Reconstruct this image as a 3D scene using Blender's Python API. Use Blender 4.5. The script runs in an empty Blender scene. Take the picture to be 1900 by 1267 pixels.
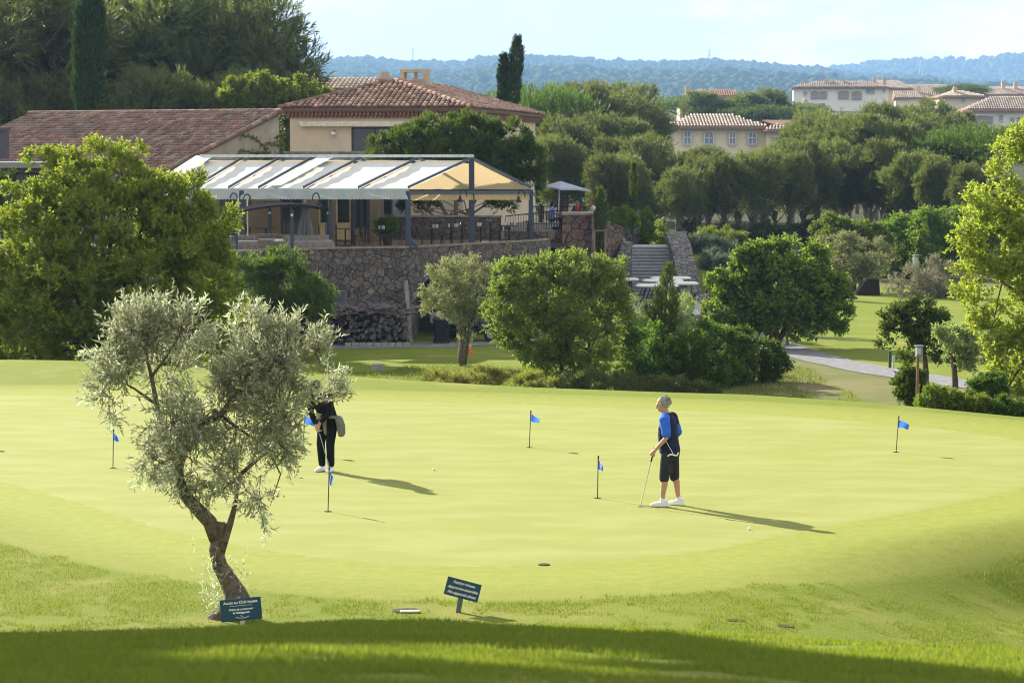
import bpy, math, random
import numpy as np
from mathutils import Vector, Matrix, Euler
rng = np.random.default_rng(7)
random.seed(7)
SC = bpy.context.scene
COL = SC.collection
R = math.radians

# ------------------------------------------------------------------ camera
F_PX, CX, CY, HOR, CAMZ = 4500.0, 950.0, 633.5, 275.0, 5.5
PITCH = math.atan((CY - HOR) / F_PX)

def P(px, py, Y):
    """the place in the world, at distance Y from the photographer, seen at a spot of the 1900 px photograph"""
    u = (px - CX) / F_PX; v = (CY - py) / F_PX
    dy = math.cos(PITCH) + v * math.sin(PITCH); dz = -math.sin(PITCH) + v * math.cos(PITCH)
    return Vector((u * Y / dy, Y, CAMZ + Y * dz / dy))

def X(px, Y): return P(px, HOR, Y).x
def Z(py, Y): return P(CX, py, Y).z

cam = bpy.data.cameras.new('camera'); cam_o = bpy.data.objects.new('camera', cam); COL.objects.link(cam_o)
cam_o.location = (0, 0, CAMZ); cam_o.rotation_euler = (math.pi / 2 - PITCH, 0, 0)
cam.sensor_width = 36; cam.lens = F_PX / 1900 * 36; cam.clip_end = 20000; cam.clip_start = .1
cam.dof.use_dof = True; cam.dof.focus_distance = 37.5; cam.dof.aperture_fstop = 5.0
SC.camera = cam_o

# ------------------------------------------------------------------ objects
ORG = {}
def link(o): COL.objects.link(o); return o
def tag(o, label=None, cat=None, group=None, kind=None):
    if label: o['label'] = label
    if cat: o['category'] = cat
    if group: o['group'] = group
    if kind: o['kind'] = kind
    return o
def thing(name, loc, label, cat, group=None):
    o = link(bpy.data.objects.new(name, None)); o.location = loc; o.empty_display_size = .2
    ORG[o] = Vector(loc)
    return tag(o, label, cat, group)
def children(o): return [c for c in list(COL.objects) if c.parent == o]
def copy_tree(o, kids=None):
    c = o.copy(); COL.objects.link(c)
    for k in o.children:
        kc = copy_tree(k); kc.parent = c
    return c

class MB:
    def __init__(s, M=None): s.v = []; s.f = []; s.M = M
    def add(s, vs, fs):
        n = len(s.v)
        for p in vs:
            p = Vector(p); s.v.append(s.M @ p if s.M else p)
        s.f += [tuple(i + n for i in f) for f in fs]
    def box(s, c, d, rz=0, rot=None):
        x, y, z = d[0] / 2, d[1] / 2, d[2] / 2
        m = rot if rot is not None else Matrix.Rotation(rz, 3, 'Z')
        c = Vector(c)
        vs = [c + m @ Vector((a * x, b * y, e * z)) for a in (-1, 1) for b in (-1, 1) for e in (-1, 1)]
        s.add(vs, [(0, 1, 3, 2), (4, 6, 7, 5), (0, 4, 5, 1), (2, 3, 7, 6), (0, 2, 6, 4), (1, 5, 7, 3)])
        return s
    def beam(s, a, b, w, h=None, up=(0, 0, 1)):
        a = Vector(a); b = Vector(b); d = b - a; L = d.length; d.normalize()
        u = Vector(up)
        if abs(d.dot(u)) > .98: u = Vector((0, 1, 0))
        sd = d.cross(u).normalized(); u = sd.cross(d)
        m = Matrix((sd, d, u)).transposed()
        return s.box((a + b) / 2, (w, L, h or w), rot=m)
    def tube(s, pts, rad, n=8, caps=True, jit=0, flat=1):
        pts = [Vector(p) for p in pts]
        if not hasattr(rad, '__len__'): rad = [rad] * len(pts)
        vs = []; fs = []; pu = None
        for i, p in enumerate(pts):
            d = (pts[min(i + 1, len(pts) - 1)] - pts[max(i - 1, 0)]).normalized()
            if pu is None:
                pu = Vector((1, 0, 0)) if abs(d.x) < .8 else Vector((0, 1, 0))
            pu = (pu - d * pu.dot(d)).normalized(); pv = d.cross(pu)
            for k in range(n):
                a = 2 * math.pi * k / n; r = rad[i] * (1 + (random.uniform(-jit, jit) if jit else 0))
                vs.append(p + pu * math.cos(a) * r + pv * math.sin(a) * r * flat)
        for i in range(len(pts) - 1):
            for k in range(n):
                a = i * n + k; b = i * n + (k + 1) % n
                fs.append((a, b, b + n, a + n))
        if caps: fs.append(tuple(reversed(range(n)))); fs.append(tuple(range((len(pts) - 1) * n, len(pts) * n)))
        s.add(vs, fs); return s
    def cap_tube(s, pts, rad, n=10):
        """a tube with rounded ends"""
        pts = [Vector(p) for p in pts]; rad = list(rad)
        a = (pts[0] - pts[1]).normalized(); b = (pts[-1] - pts[-2]).normalized()
        P0 = [pts[0] + a * rad[0] * f for f in (.95, .75, .4)]; R0 = [rad[0] * f for f in (.3, .66, .92)]
        P1 = [pts[-1] + b * rad[-1] * f for f in (.4, .75, .95)]; R1 = [rad[-1] * f for f in (.92, .66, .3)]
        return s.tube(P0 + pts + P1, R0 + rad + R1, n)
    def ell(s, c, r, n=14, m=9, rot=None):
        c = Vector(c); vs = []; fs = []
        for i in range(m + 1):
            t = math.pi * i / m
            for k in range(n):
                a = 2 * math.pi * k / n
                q = Vector((r[0] * math.sin(t) * math.cos(a), r[1] * math.sin(t) * math.sin(a), r[2] * math.cos(t)))
                vs.append(c + (rot @ q if rot else q))
        for i in range(m):
            for k in range(n):
                a = i * n + k; b = i * n + (k + 1) % n
                fs.append((a, a + n, b + n, b))
        s.add(vs, fs); return s
    def loft(s, rings, n=20, ex=2.0):
        """rings: (cx, cy, cz, half depth in x, half width in y)"""
        vs = []; fs = []
        for (x, y, z, a, b) in rings:
            for k in range(n):
                t = 2 * math.pi * k / n; c, q = math.cos(t), math.sin(t)
                vs.append((x + a * math.copysign(abs(c) ** (2 / ex), c), y + b * math.copysign(abs(q) ** (2 / ex), q), z))
        for i in range(len(rings) - 1):
            for k in range(n):
                a = i * n + k; b = i * n + (k + 1) % n
                fs.append((a, b, b + n, a + n))
        fs.append(tuple(reversed(range(n)))); fs.append(tuple(range((len(rings) - 1) * n, len(rings) * n)))
        s.add(vs, fs); return s
    def prism(s, poly, z0, z1):
        """poly of (x, y); z0, z1 a number or a list"""
        n = len(poly)
        a = z0 if hasattr(z0, '__len__') else [z0] * n; b = z1 if hasattr(z1, '__len__') else [z1] * n
        ar = sum(poly[i][0] * poly[(i + 1) % n][1] - poly[(i + 1) % n][0] * poly[i][1] for i in range(n))
        if ar < 0: poly = poly[::-1]; a = a[::-1]; b = b[::-1]
        vs = [(p[0], p[1], q) for p, q in zip(poly, a)] + [(p[0], p[1], q) for p, q in zip(poly, b)]
        fs = [tuple(range(n - 1, -1, -1)), tuple(range(n, 2 * n))] + [(i, (i + 1) % n, (i + 1) % n + n, i + n) for i in range(n)]
        s.add(vs, fs); return s
    def lathe(s, c, prof, n=16):
        c = Vector(c); vs = []; fs = []
        for (r, z) in prof:
            for k in range(n):
                a = 2 * math.pi * k / n; vs.append(c + Vector((r * math.cos(a), r * math.sin(a), z)))
        for i in range(len(prof) - 1):
            for k in range(n):
                a = i * n + k; b = i * n + (k + 1) % n
                fs.append((a, b, b + n, a + n))
        fs.append(tuple(reversed(range(n)))); fs.append(tuple(range((len(prof) - 1) * n, len(prof) * n)))
        s.add(vs, fs); return s
    def build(s, name, m, parent=None, smooth=False, bevel=0, fuse=0, sm=4):
        me = bpy.data.meshes.new(name)
        off = ORG.get(parent, Vector((0, 0, 0)))
        me.from_pydata([tuple(p - off) for p in s.v], [], s.f); me.update()
        o = bpy.data.objects.new(name, me)
        if m: me.materials.append(m)
        link(o)
        if fuse or bevel:
            if fuse:
                md = o.modifiers.new('r', 'REMESH'); md.mode = 'VOXEL'; md.voxel_size = fuse; md.use_smooth_shade = True
                md = o.modifiers.new('s', 'SMOOTH'); md.iterations = sm; md.factor = .5
            if bevel:
                md = o.modifiers.new('b', 'BEVEL'); md.width = bevel; md.segments = 2; md.limit_method = 'ANGLE'
            dg = bpy.context.evaluated_depsgraph_get()
            nm = bpy.data.meshes.new_from_object(o.evaluated_get(dg)); o.modifiers.clear()
            o.data = nm; nm.name = name
            if m and not nm.materials: nm.materials.append(m)
        if smooth or fuse:
            o.data.polygons.foreach_set('use_smooth', [True] * len(o.data.polygons))
        if parent is not None:
            o.parent = parent; ORG[o] = off
        else: ORG[o] = Vector((0, 0, 0))
        return o

def raw(name, V, Fq, m, parent=None, smooth=False):
    """a mesh of equal sized faces from arrays"""
    off = ORG.get(parent, Vector((0, 0, 0)))
    me = bpy.data.meshes.new(name); k = Fq.shape[1]
    V = np.ascontiguousarray(V - np.array(off), np.float32)
    me.vertices.add(len(V)); me.vertices.foreach_set('co', V.ravel())
    me.loops.add(Fq.size); me.loops.foreach_set('vertex_index', Fq.astype(np.int32).ravel())
    me.polygons.add(len(Fq)); me.polygons.foreach_set('loop_start', np.arange(0, Fq.size, k, dtype=np.int32))
    me.update(calc_edges=True)
    if smooth: me.polygons.foreach_set('use_smooth', np.ones(len(Fq), bool))
    me.materials.append(m)
    o = link(bpy.data.objects.new(name, me))
    if parent is not None: o.parent = parent
    ORG[o] = off
    return o

# ------------------------------------------------------------------ materials
class NT:
    def __init__(s, m):
        m.use_nodes = True; s.t = m.node_tree; s.n = s.t.nodes; s.n.clear()
    def new(s, typ, **kw):
        n = s.n.new(typ)
        for k, v in kw.items():
            if hasattr(n, k) and k not in ('Scale',): setattr(n, k, v)
            else: n.inputs[k].default_value = v
        return n
    def ln(s, a, b): s.t.links.new(a, b)
    def noise(s, vec, scale, detail=3, rough=.55):
        n = s.n.new('ShaderNodeTexNoise'); n.inputs['Scale'].default_value = scale; n.inputs['Detail'].default_value = detail
        n.inputs['Roughness'].default_value = rough; s.ln(vec, n.inputs['Vector']); return n.outputs['Fac']
    def ramp(s, fac, stops):
        n = s.n.new('ShaderNodeValToRGB'); e = n.color_ramp.elements
        while len(e) < len(stops): e.new(.5)
        for el, (p, c) in zip(e, stops): el.position = p; el.color = (*c, 1) if len(c) == 3 else c
        s.ln(fac, n.inputs[0]); return n.outputs[0]
    def mix(s, fac, a, b, mode='MIX'):
        n = s.n.new('ShaderNodeMix'); n.data_type = 'RGBA'; n.blend_type = mode
        for sock, v in ((n.inputs[0], fac), (n.inputs[6], a), (n.inputs[7], b)):
            if isinstance(v, (int, float)): sock.default_value = v
            elif isinstance(v, tuple): sock.default_value = (*v, 1) if len(v) == 3 else v
            else: s.ln(v, sock)
        return n.outputs[2]
    def math(s, op, a, b=0.0, clamp=False):
        n = s.n.new('ShaderNodeMath'); n.operation = op; n.use_clamp = clamp
        for sock, v in ((n.inputs[0], a), (n.inputs[1], b)):
            if isinstance(v, (int, float)): sock.default_value = v
            else: s.ln(v, sock)
        return n.outputs[0]
    def step(s, x, a, b):
        n = s.n.new('ShaderNodeMapRange'); n.interpolation_type = 'SMOOTHSTEP'
        n.inputs[1].default_value = a; n.inputs[2].default_value = b; s.ln(x, n.inputs[0]); return n.outputs[0]
    def bump(s, h, strength, dist=.05):
        n = s.n.new('ShaderNodeBump'); n.inputs['Strength'].default_value = strength; n.inputs['Distance'].default_value = dist
        s.ln(h, n.inputs['Height']); return n.outputs[0]
    def out(s, sh):
        o = s.n.new('ShaderNodeOutputMaterial'); s.ln(sh, o.inputs['Surface'])
    def bsdf(s, col, rough=.7, spec=.3, metal=0, normal=None):
        n = s.n.new('ShaderNodeBsdfPrincipled')
        if isinstance(col, tuple): n.inputs['Base Color'].default_value = (*col, 1)
        else: s.ln(col, n.inputs['Base Color'])
        n.inputs['Roughness'].default_value = rough; n.inputs['Specular IOR Level'].default_value = spec; n.inputs['Metallic'].default_value = metal
        if normal is not None: s.ln(normal, n.inputs['Normal'])
        return n.outputs[0]
    def coord(s, which='Object'):
        return s.n.new('ShaderNodeTexCoord').outputs[which]

MATS = {}
def mat(name, col, rough=.7, spec=.3, metal=0, var=.18, vs=6.0, bump=0, bs=30.0, trans=0, tint=None):
    if name in MATS: return MATS[name]
    m = bpy.data.materials.new(name); t = NT(m); c = t.coord()
    f = t.noise(c, vs, 4)
    lo = tuple(x * (1 - var) for x in col); hi = tuple(min(1, x * (1 + var)) for x in col)
    cc = t.ramp(f, [(.3, lo), (.7, hi)])
    nb = t.bump(t.noise(c, bs, 3), bump, .02) if bump else None
    sh = t.bsdf(cc, rough, spec, metal, nb)
    if trans:
        tr = t.n.new('ShaderNodeBsdfTranslucent')
        if tint: tr.inputs[0].default_value = (*tint, 1)
        else: t.ln(cc, tr.inputs[0])
        mx = t.n.new('ShaderNodeMixShader'); mx.inputs[0].default_value = trans
        t.ln(sh, mx.inputs[1]); t.ln(tr.outputs[0], mx.inputs[2]); sh = mx.outputs[0]
    t.out(sh); MATS[name] = m; return m

def leafmat(name, a, b, trans=.45, tcol=None, rough=.55, spec=.16):
    """leaf colour differs from leaf to leaf; light passes through the blades"""
    if name in MATS: return MATS[name]
    m = bpy.data.materials.new(name); t = NT(m)
    g = t.n.new('ShaderNodeNewGeometry'); oi = t.n.new('ShaderNodeObjectInfo')
    col = t.mix(g.outputs['Random Per Island'], a, b)
    hue = t.n.new('ShaderNodeHueSaturation'); t.ln(col, hue.inputs['Color'])
    t.ln(t.math('ADD', t.math('MULTIPLY', oi.outputs['Random'], .5), .75), hue.inputs['Value'])
    t.ln(t.math('ADD', t.math('MULTIPLY', oi.outputs['Random'], .025), .4875), hue.inputs['Hue'])
    col = hue.outputs[0]
    sh = t.bsdf(col, rough, spec)
    tr = t.n.new('ShaderNodeBsdfTranslucent')
    tc = t.mix(1.0, col, tcol or (1.65, 1.7, .75), 'MULTIPLY'); t.ln(tc, tr.inputs[0])
    mx = t.n.new('ShaderNodeMixShader'); mx.inputs[0].default_value = trans
    t.ln(sh, mx.inputs[1]); t.ln(tr.outputs[0], mx.inputs[2]); t.out(mx.outputs[0])
    MATS[name] = m; return m

def stonemat(name, cols, scale=3.4, mortar=(.05, .045, .05), edge=.06, flat=1.0):
    m = bpy.data.materials.new(name); t = NT(m); c = t.coord()
    mp = t.n.new('ShaderNodeMapping'); t.ln(c, mp.inputs[0]); mp.inputs['Scale'].default_value = (1, 1, flat)
    ns = t.n.new('ShaderNodeTexNoise'); ns.inputs['Scale'].default_value = 2.5; t.ln(mp.outputs[0], ns.inputs['Vector'])
    vec = t.mix(.12, mp.outputs[0], ns.outputs['Color'], 'ADD')
    v1 = t.n.new('ShaderNodeTexVoronoi'); v1.inputs['Scale'].default_value = scale; t.ln(vec, v1.inputs['Vector'])
    v2 = t.n.new('ShaderNodeTexVoronoi'); v2.feature = 'DISTANCE_TO_EDGE'; v2.inputs['Scale'].default_value = scale; t.ln(vec, v2.inputs['Vector'])
    sep = t.n.new('ShaderNodeSeparateColor'); t.ln(v1.outputs['Color'], sep.inputs[0])
    n = len(cols); col = t.ramp(sep.outputs[0], [(i / (n - 1), x) for i, x in enumerate(cols)])
    col = t.mix(t.step(t.noise(c, 14, 4), .3, .75), col, tuple(x * .55 for x in cols[0]))
    e = t.step(v2.outputs['Distance'], 0, edge)
    col = t.mix(e, mortar, col)
    h = t.math('ADD', e, t.math('MULTIPLY', t.noise(c, 20, 4), .35))
    t.out(t.bsdf(col, .9, .15, 0, t.bump(h, .9, .06)))
    MATS[name] = m; return m

def tilemat(name, cols):
    m = bpy.data.materials.new(name); t = NT(m)
    g = t.n.new('ShaderNodeNewGeometry'); n = len(cols)
    col = t.ramp(g.outputs['Random Per Island'], [(i / (n - 1), x) for i, x in enumerate(cols)])
    c = t.coord()
    col = t.mix(t.step(t.noise(c, .6, 4), .45, .75), col, t.mix(.55, col, (.13, .11, .1)))
    col = t.mix(t.step(t.noise(c, 9, 4), .55, .8), col, (.2, .19, .15))
    t.out(t.bsdf(col, .85, .2)); MATS[name] = m; return m

def smooth(x): x = np.clip(x, 0, 1); return x * x * (3 - 2 * x)

_tab = np.random.default_rng(3).random((32, 32, 32))
def vnoise(p):
    """value noise of an array of points, 0..1"""
    p = np.asarray(p, float); i = np.floor(p).astype(int); f = p - i; f = f * f * (3 - 2 * f)
    out = 0
    for a in (0, 1):
        for b in (0, 1):
            for c in (0, 1):
                w = (f[..., 0] if a else 1 - f[..., 0]) * (f[..., 1] if b else 1 - f[..., 1]) * (f[..., 2] if c else 1 - f[..., 2])
                out = out + w * _tab[(i[..., 0] + a) % 32, (i[..., 1] + b) % 32, (i[..., 2] + c) % 32]
    return out
def unit(a): return a / np.maximum(1e-9, np.linalg.norm(a, axis=-1, keepdims=True))

# ------------------------------------------------------------------ foliage
def leaves(B, D, L, W):
    """diamond leaves: base B, direction D, length L, width W"""
    n = len(B); r = unit(rng.normal(size=(n, 3))); s = unit(np.cross(D, r)) * (W[:, None] / 2)
    mid = B + D * (L * .45)[:, None]; up = np.cross(D, unit(s)) * (L * .06)[:, None]
    V = np.stack([B, mid + s + up, B + D * L[:, None] , mid - s + up], 1).reshape(-1, 3)
    return V, np.arange(n * 4).reshape(n, 4)

def sprays(c, d, tw, nl, ll, lw, spread=.8, droop=0):
    """leaves along short twigs: c, d (n,3) twig base and direction"""
    n = len(c); t = (np.arange(nl) + .5) / nl
    tl = tw * rng.uniform(.6, 1.3, n)
    pos = c[:, None] + d[:, None] * (t[None, :, None] * tl[:, None, None])
    pos[..., 2] -= droop * (t[None] ** 2) * tl[:, None]
    ld = unit(d[:, None] * (1 - spread * .6) + spread * unit(rng.normal(size=(n, nl, 3))))
    L = ll * rng.uniform(.65, 1.3, (n, nl)); W = lw * rng.uniform(.7, 1.25, (n, nl))
    return leaves(pos.reshape(-1, 3), ld.reshape(-1, 3), L.ravel(), W.ravel())

def shell(blobs, n, inner=.5, rough=.25, fr=2.2, seed=0, gap=0.0, gfr=1.0, low=-1.0):
    """points and outward directions scattered through a crown of ellipsoids [(centre, radii)]"""
    bl = [(np.array(c, float), np.array(r, float)) for c, r in blobs]
    ar = np.array([(r[0] * r[1] + r[0] * r[2] + r[1] * r[2]) for _, r in bl]); k = rng.choice(len(bl), size=int(n * 1.6), p=ar / ar.sum())
    d = unit(rng.normal(size=(len(k), 3))); C = np.array([b[0] for b in bl])[k]; Rr = np.array([b[1] for b in bl])[k]
    m = 1 + rough * 2 * (vnoise(d * fr + C * .7 + seed * 3.1) - .5) + rough * (vnoise(d * fr * 2.3 + C + seed) - .5)
    rad = (1 - (1 - inner) * rng.random(len(k)) ** 1.5) * m
    p = C + d * Rr * rad[:, None]; o = unit(d / Rr)
    ok = d[:, 2] > low
    if gap: ok &= vnoise(p * gfr + seed * 5.3) > gap
    # not deep inside a neighbour
    for c, r in bl:
        q = np.linalg.norm((p - c) / r, axis=1); ok &= ~((q < .45) & (rng.random(len(k)) < .8))
    p, o = p[ok][:n], o[ok][:n]
    return p, o

def twig_mesh(pairs, r=.006):
    """three sided twigs between point pairs"""
    a = np.array([p[0] for p in pairs]); b = np.array([p[1] for p in pairs]); d = unit(b - a)
    u = unit(np.cross(d, np.array([.3, .5, .8]))); w = np.cross(d, u); V = []
    for P_, rr in ((a, r), (b, r * .5)):
        for k in range(3):
            an = 2 * math.pi * k / 3; V.append(P_ + (u * math.cos(an) + w * math.sin(an)) * rr)
    V = np.stack(V, 1).reshape(-1, 3); n = len(a); base = np.arange(n)[:, None] * 6
    Fq = np.concatenate([base + np.array([k, (k + 1) % 3, (k + 1) % 3 + 3, k + 3]) for k in range(3)])
    return V, Fq

def crown(parent, blobs, n, m, tw=.25, nl=10, ll=.1, lw=.05, up=.3, rnd=.5, spread=.8, name='crown', **kw):
    droop = kw.pop('droop', 0); cl = kw.pop('clump', .17); per = kw.pop('per', 22)
    if cl:
        # leafy clumps over the surface of the lobes, dark gaps between them
        m_ = max(30, int(n / per)); kw['inner'] = max(kw.get('inner', .5), .45); c, oc = shell(blobs, m_, **kw)
        sz = np.mean([min(r) for _, r in blobs]) * cl * 2.0; k = rng.integers(0, len(c), n)
        rr = sz * rng.uniform(.55, 1.25, len(c))[k] * rng.uniform(.35, 1, n) ** .5
        o = unit(unit(rng.normal(size=(n, 3))) + .55 * oc[k] + np.array([0, 0, .15])); p = c[k] + o * rr[:, None] * np.array([1, 1, .8]); o = unit(o + .5 * oc[k])
    else: p, o = shell(blobs, n, **kw)
    d = unit(o * .8 + np.array([0, 0, up]) + rnd * unit(rng.normal(size=p.shape)))
    V, Fq = sprays(p, d, tw, nl, ll, lw, spread, droop)
    return raw(name, V, Fq, m, parent)

def limb(a, b, n=5, bend=.12, sag=0):
    a = Vector(a); b = Vector(b); L = (b - a).length
    off = Vector((random.uniform(-1, 1), random.uniform(-1, 1), random.uniform(-.3, .6))) * bend * L
    return [a.lerp(b, i / (n - 1)) + off * math.sin(math.pi * i / (n - 1)) + Vector((random.uniform(-1, 1), random.uniform(-1, 1), 0)) * .015 * L for i in range(n)]

def trunk(parent, base, fork, blobs, r0, m, extra=(), nl=None, name='trunk', bend=.1):
    """a tapered trunk from base to fork, with a limb into each blob of the crown"""
    b = MB(); base = Vector(base); fork = Vector(fork)
    ln = limb(base - Vector((0, 0, .15)), fork, 6, bend * .6)
    b.tube(ln, [r0 * 1.35, r0 * 1.05, r0 * .95, r0 * .88, r0 * .82, r0 * .75], 9, jit=.08)
    bl = blobs if nl is None else blobs[:nl]
    for c, r in bl:
        c = Vector(c); rr = r0 * .42 * min(1.2, .5 + max(r) / 3)
        l = limb(fork - (fork - base) * random.uniform(0, .25), c, 6, bend)
        b.tube(l, [rr * q for q in (1.1, .95, .8, .6, .42, .2)], 6, jit=.06)
        for k in range(4):
            q = Vector(np.array(c) + np.array(r) * unit(rng.normal(size=3)) * .75)
            l2 = limb(l[random.choice((2, 3, 4))], q, 4, bend); b.tube(l2, [rr * .45, rr * .33, rr * .2, rr * .06], 5)
    for e in extra: b.tube(*e)
    return b.build(name, m, parent, smooth=True)

def pblobs(lst, Y, dep=.9):
    """crown lobes read off the photograph: (px, py, half width, half height[, nearer by]) at distance Y"""
    out = []
    for q in lst:
        dy = q[4] if len(q) > 4 else 0; Yq = Y - dy; s = Yq / F_PX
        c = P(q[0], q[1], Yq); out.append((tuple(c), (q[2] * s, (q[2] + q[3]) / 2 * s * dep, q[3] * s)))
    return out
# ------------------------------------------------------------------ land
YCX = [-30, -12.6, -4, .6, 5.3, 8, 10.3, 14, 30]; YCY = [61, 59.6, 56, 54.2, 53, 51.2, 48.7, 45, 40]
FARY = [0, 130, 200, 260, 300, 360, 450, 560, 640, 760, 900, 1200, 1300, 2400]
FARZ = [0, 0, .2, 1.6, 3.4, 6.2, 10.5, 15.5, 18, 17, 12, 8, 12, 32]
def H(x, y):
    x = np.asarray(x, float); y = np.asarray(y, float)
    yc = np.interp(x, YCX, YCY); w = np.interp(x, [-12, -5, 0, 4], [30, 26, 20, 17])
    z = -2.4 * smooth((y - yc) / w) - .22 * smooth((y - 90) / 25)
    # the mound the photographer stands on
    cr = np.interp(x, [-6, -3.2, -.9, .5, 3, 6], [-.17, -.09, 0, -.05, -.19, -.42])
    t = np.clip(y, -30, 27)
    m = np.interp(t, [-30, 0, 5, 8, 10, 12, 14, 15, 16, 18, 20, 22, 24, 26, 27], [4.7, 4.6, 4.25, 3.78, 3.43, 3.08, 2.74, 2.52, 2.25, 1.68, 1.16, .7, .32, .07, 0])
    z = z + m + cr * smooth((24 - y) / 8)
    # ground falls away to the right of the green
    z = z - .55 * smooth((x - 10.4 + .32 * np.maximum(0, 38 - y) - .1 * np.maximum(0, y - 38)) / 6) * smooth((y - 22) / 6) * smooth((50 - y) / 10)
    z = z - .85 * smooth((x - 2.6) / 5.2) * smooth((y - 20) / 5) * smooth((30.4 + .75 * x - y) / 4)
    z = z + .05 * (vnoise(np.stack([x * .5, y * .5, x * 0], -1)) - .5) * (smooth((29 - y) / 4) + smooth((y - 62) / 10))
    z = z + np.interp(y, FARY, FARZ)
    # the club house stands on a shelf
    return z
def h(x, y): return float(H(x, y))
def G(px, py, y0=20, y1=300):
    """where the line of sight at a spot of the photograph meets the ground (first hit)"""
    ys = np.arange(y0, y1, .1); d = P(px, py, 100.0); xs = d.x / 100 * ys; zs = CAMZ + (d.z - CAMZ) / 100 * ys
    k = np.argmax(zs <= H(xs, ys)); return Vector((xs[k], ys[k], h(xs[k], ys[k])))

GREEN = [(-15, 49), (-13.2, 45.5), (-10.8, 42.3), (-8.3, 39.3), (-6.5, 36.7), (-4.9, 34.3), (-2.6, 32.1), (-.35, 31.4), (2.2, 32.3), (5.0, 35.1), (8.0, 38.3), (9.9, 41.5), (10.2, 44.5), (8.6, 47.5), (5, 50.3), (.5, 52), (-5, 53.2), (-10, 54.2), (-14, 53)]
def closed(poly, k=6):
    p = np.array(poly, float); n = len(p); out = []
    for i in range(n):
        a, b, c, d = p[i - 1], p[i], p[(i + 1) % n], p[(i + 2) % n]
        for t in np.arange(k) / k:
            out.append(.5 * (2 * b + (c - a) * t + (2 * a - 5 * b + 4 * c - d) * t * t + (3 * b - a - 3 * c + d) * t ** 3))
    return np.array(out)
GP_ = closed(GREEN, 24)
_r = np.random.default_rng(5).normal(size=GP_.shape) * .022; GP_ = GP_ + _r
def sdist(x, y):
    q = np.stack([x, y], -1).reshape(-1, 2); best = np.full(len(q), 1e9); ins = np.zeros(len(q), bool); n = len(GP_)
    for i in range(n):
        a, b = GP_[i], GP_[(i + 1) % n]; ab = b - a
        t = np.clip(((q - a) @ ab) / (ab @ ab), 0, 1); best = np.minimum(best, np.linalg.norm(q - a - t[:, None] * ab, axis=1))
        c = ((a[1] > q[:, 1]) != (b[1] > q[:, 1])); xx = a[0] + (q[:, 1] - a[1]) / (ab[1] if abs(ab[1]) > 1e-9 else 1e-9) * ab[0]
        ins ^= c & (q[:, 0] < xx)
    return np.where(ins, -best, best).reshape(np.shape(x))

def grassmat():
    m = bpy.data.materials.new('grass_land'); t = NT(m); c = t.coord()
    za = t.n.new('ShaderNodeAttribute'); za.attribute_name = 'edge'; d = za.outputs['Fac']
    wa = t.n.new('ShaderNodeAttribute'); wa.attribute_name = 'wild'; w = wa.outputs['Fac']
    fine = t.noise(c, 38, 3, .7); mid = t.noise(c, 5, 4); big = t.noise(c, .55, 4)
    wob = t.math('ADD', d, t.math('MULTIPLY', t.math('SUBTRACT', mid, .5), .5))
    fringe = t.mix(t.step(mid, .3, .7), (.19, .222, .036), (.226, .246, .05))
    rough = t.mix(t.step(fine, .3, .7), (.098, .145, .010), (.21, .24, .032))
    rough = t.mix(t.math('MULTIPLY', t.step(big, .5, .72), .55), rough, (.27, .25, .07))
    rough = t.mix(t.math('MULTIPLY', t.step(t.noise(c, 1.7, 4), .55, .75), .5), rough, (.12, .18, .012))
    lawn = t.mix(t.step(wob, 2.0, 2.35), fringe, rough)
    wild = t.mix(t.step(t.noise(c, .35, 5), .38, .62), (.17, .155, .06), (.085, .115, .024))
    wild = t.mix(t.step(fine, .35, .75), wild, (.21, .19, .09))
    dark = t.mix(t.step(t.noise(c, .3, 5), .4, .65), (.05, .045, .02), (.045, .06, .018))
    col = t.mix(t.step(w, .25, .75), lawn, wild); col = t.mix(t.step(w, 1.25, 1.75), col, dark)
    hh = t.math('ADD', t.math('MULTIPLY', fine, t.step(wob, .2, 2.4)), t.math('MULTIPLY', t.noise(c, 11, 3), t.math('MULTIPLY', t.step(wob, .5, 2.6), .6)))
    nb = t.bump(hh, .75, .04)
    sh = t.bsdf(col, .9, .1, 0, nb); t.out(sh); MATS['grass_land'] = m; return m

def path_pts(lst):
    return [G(*p) for p in lst]

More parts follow.
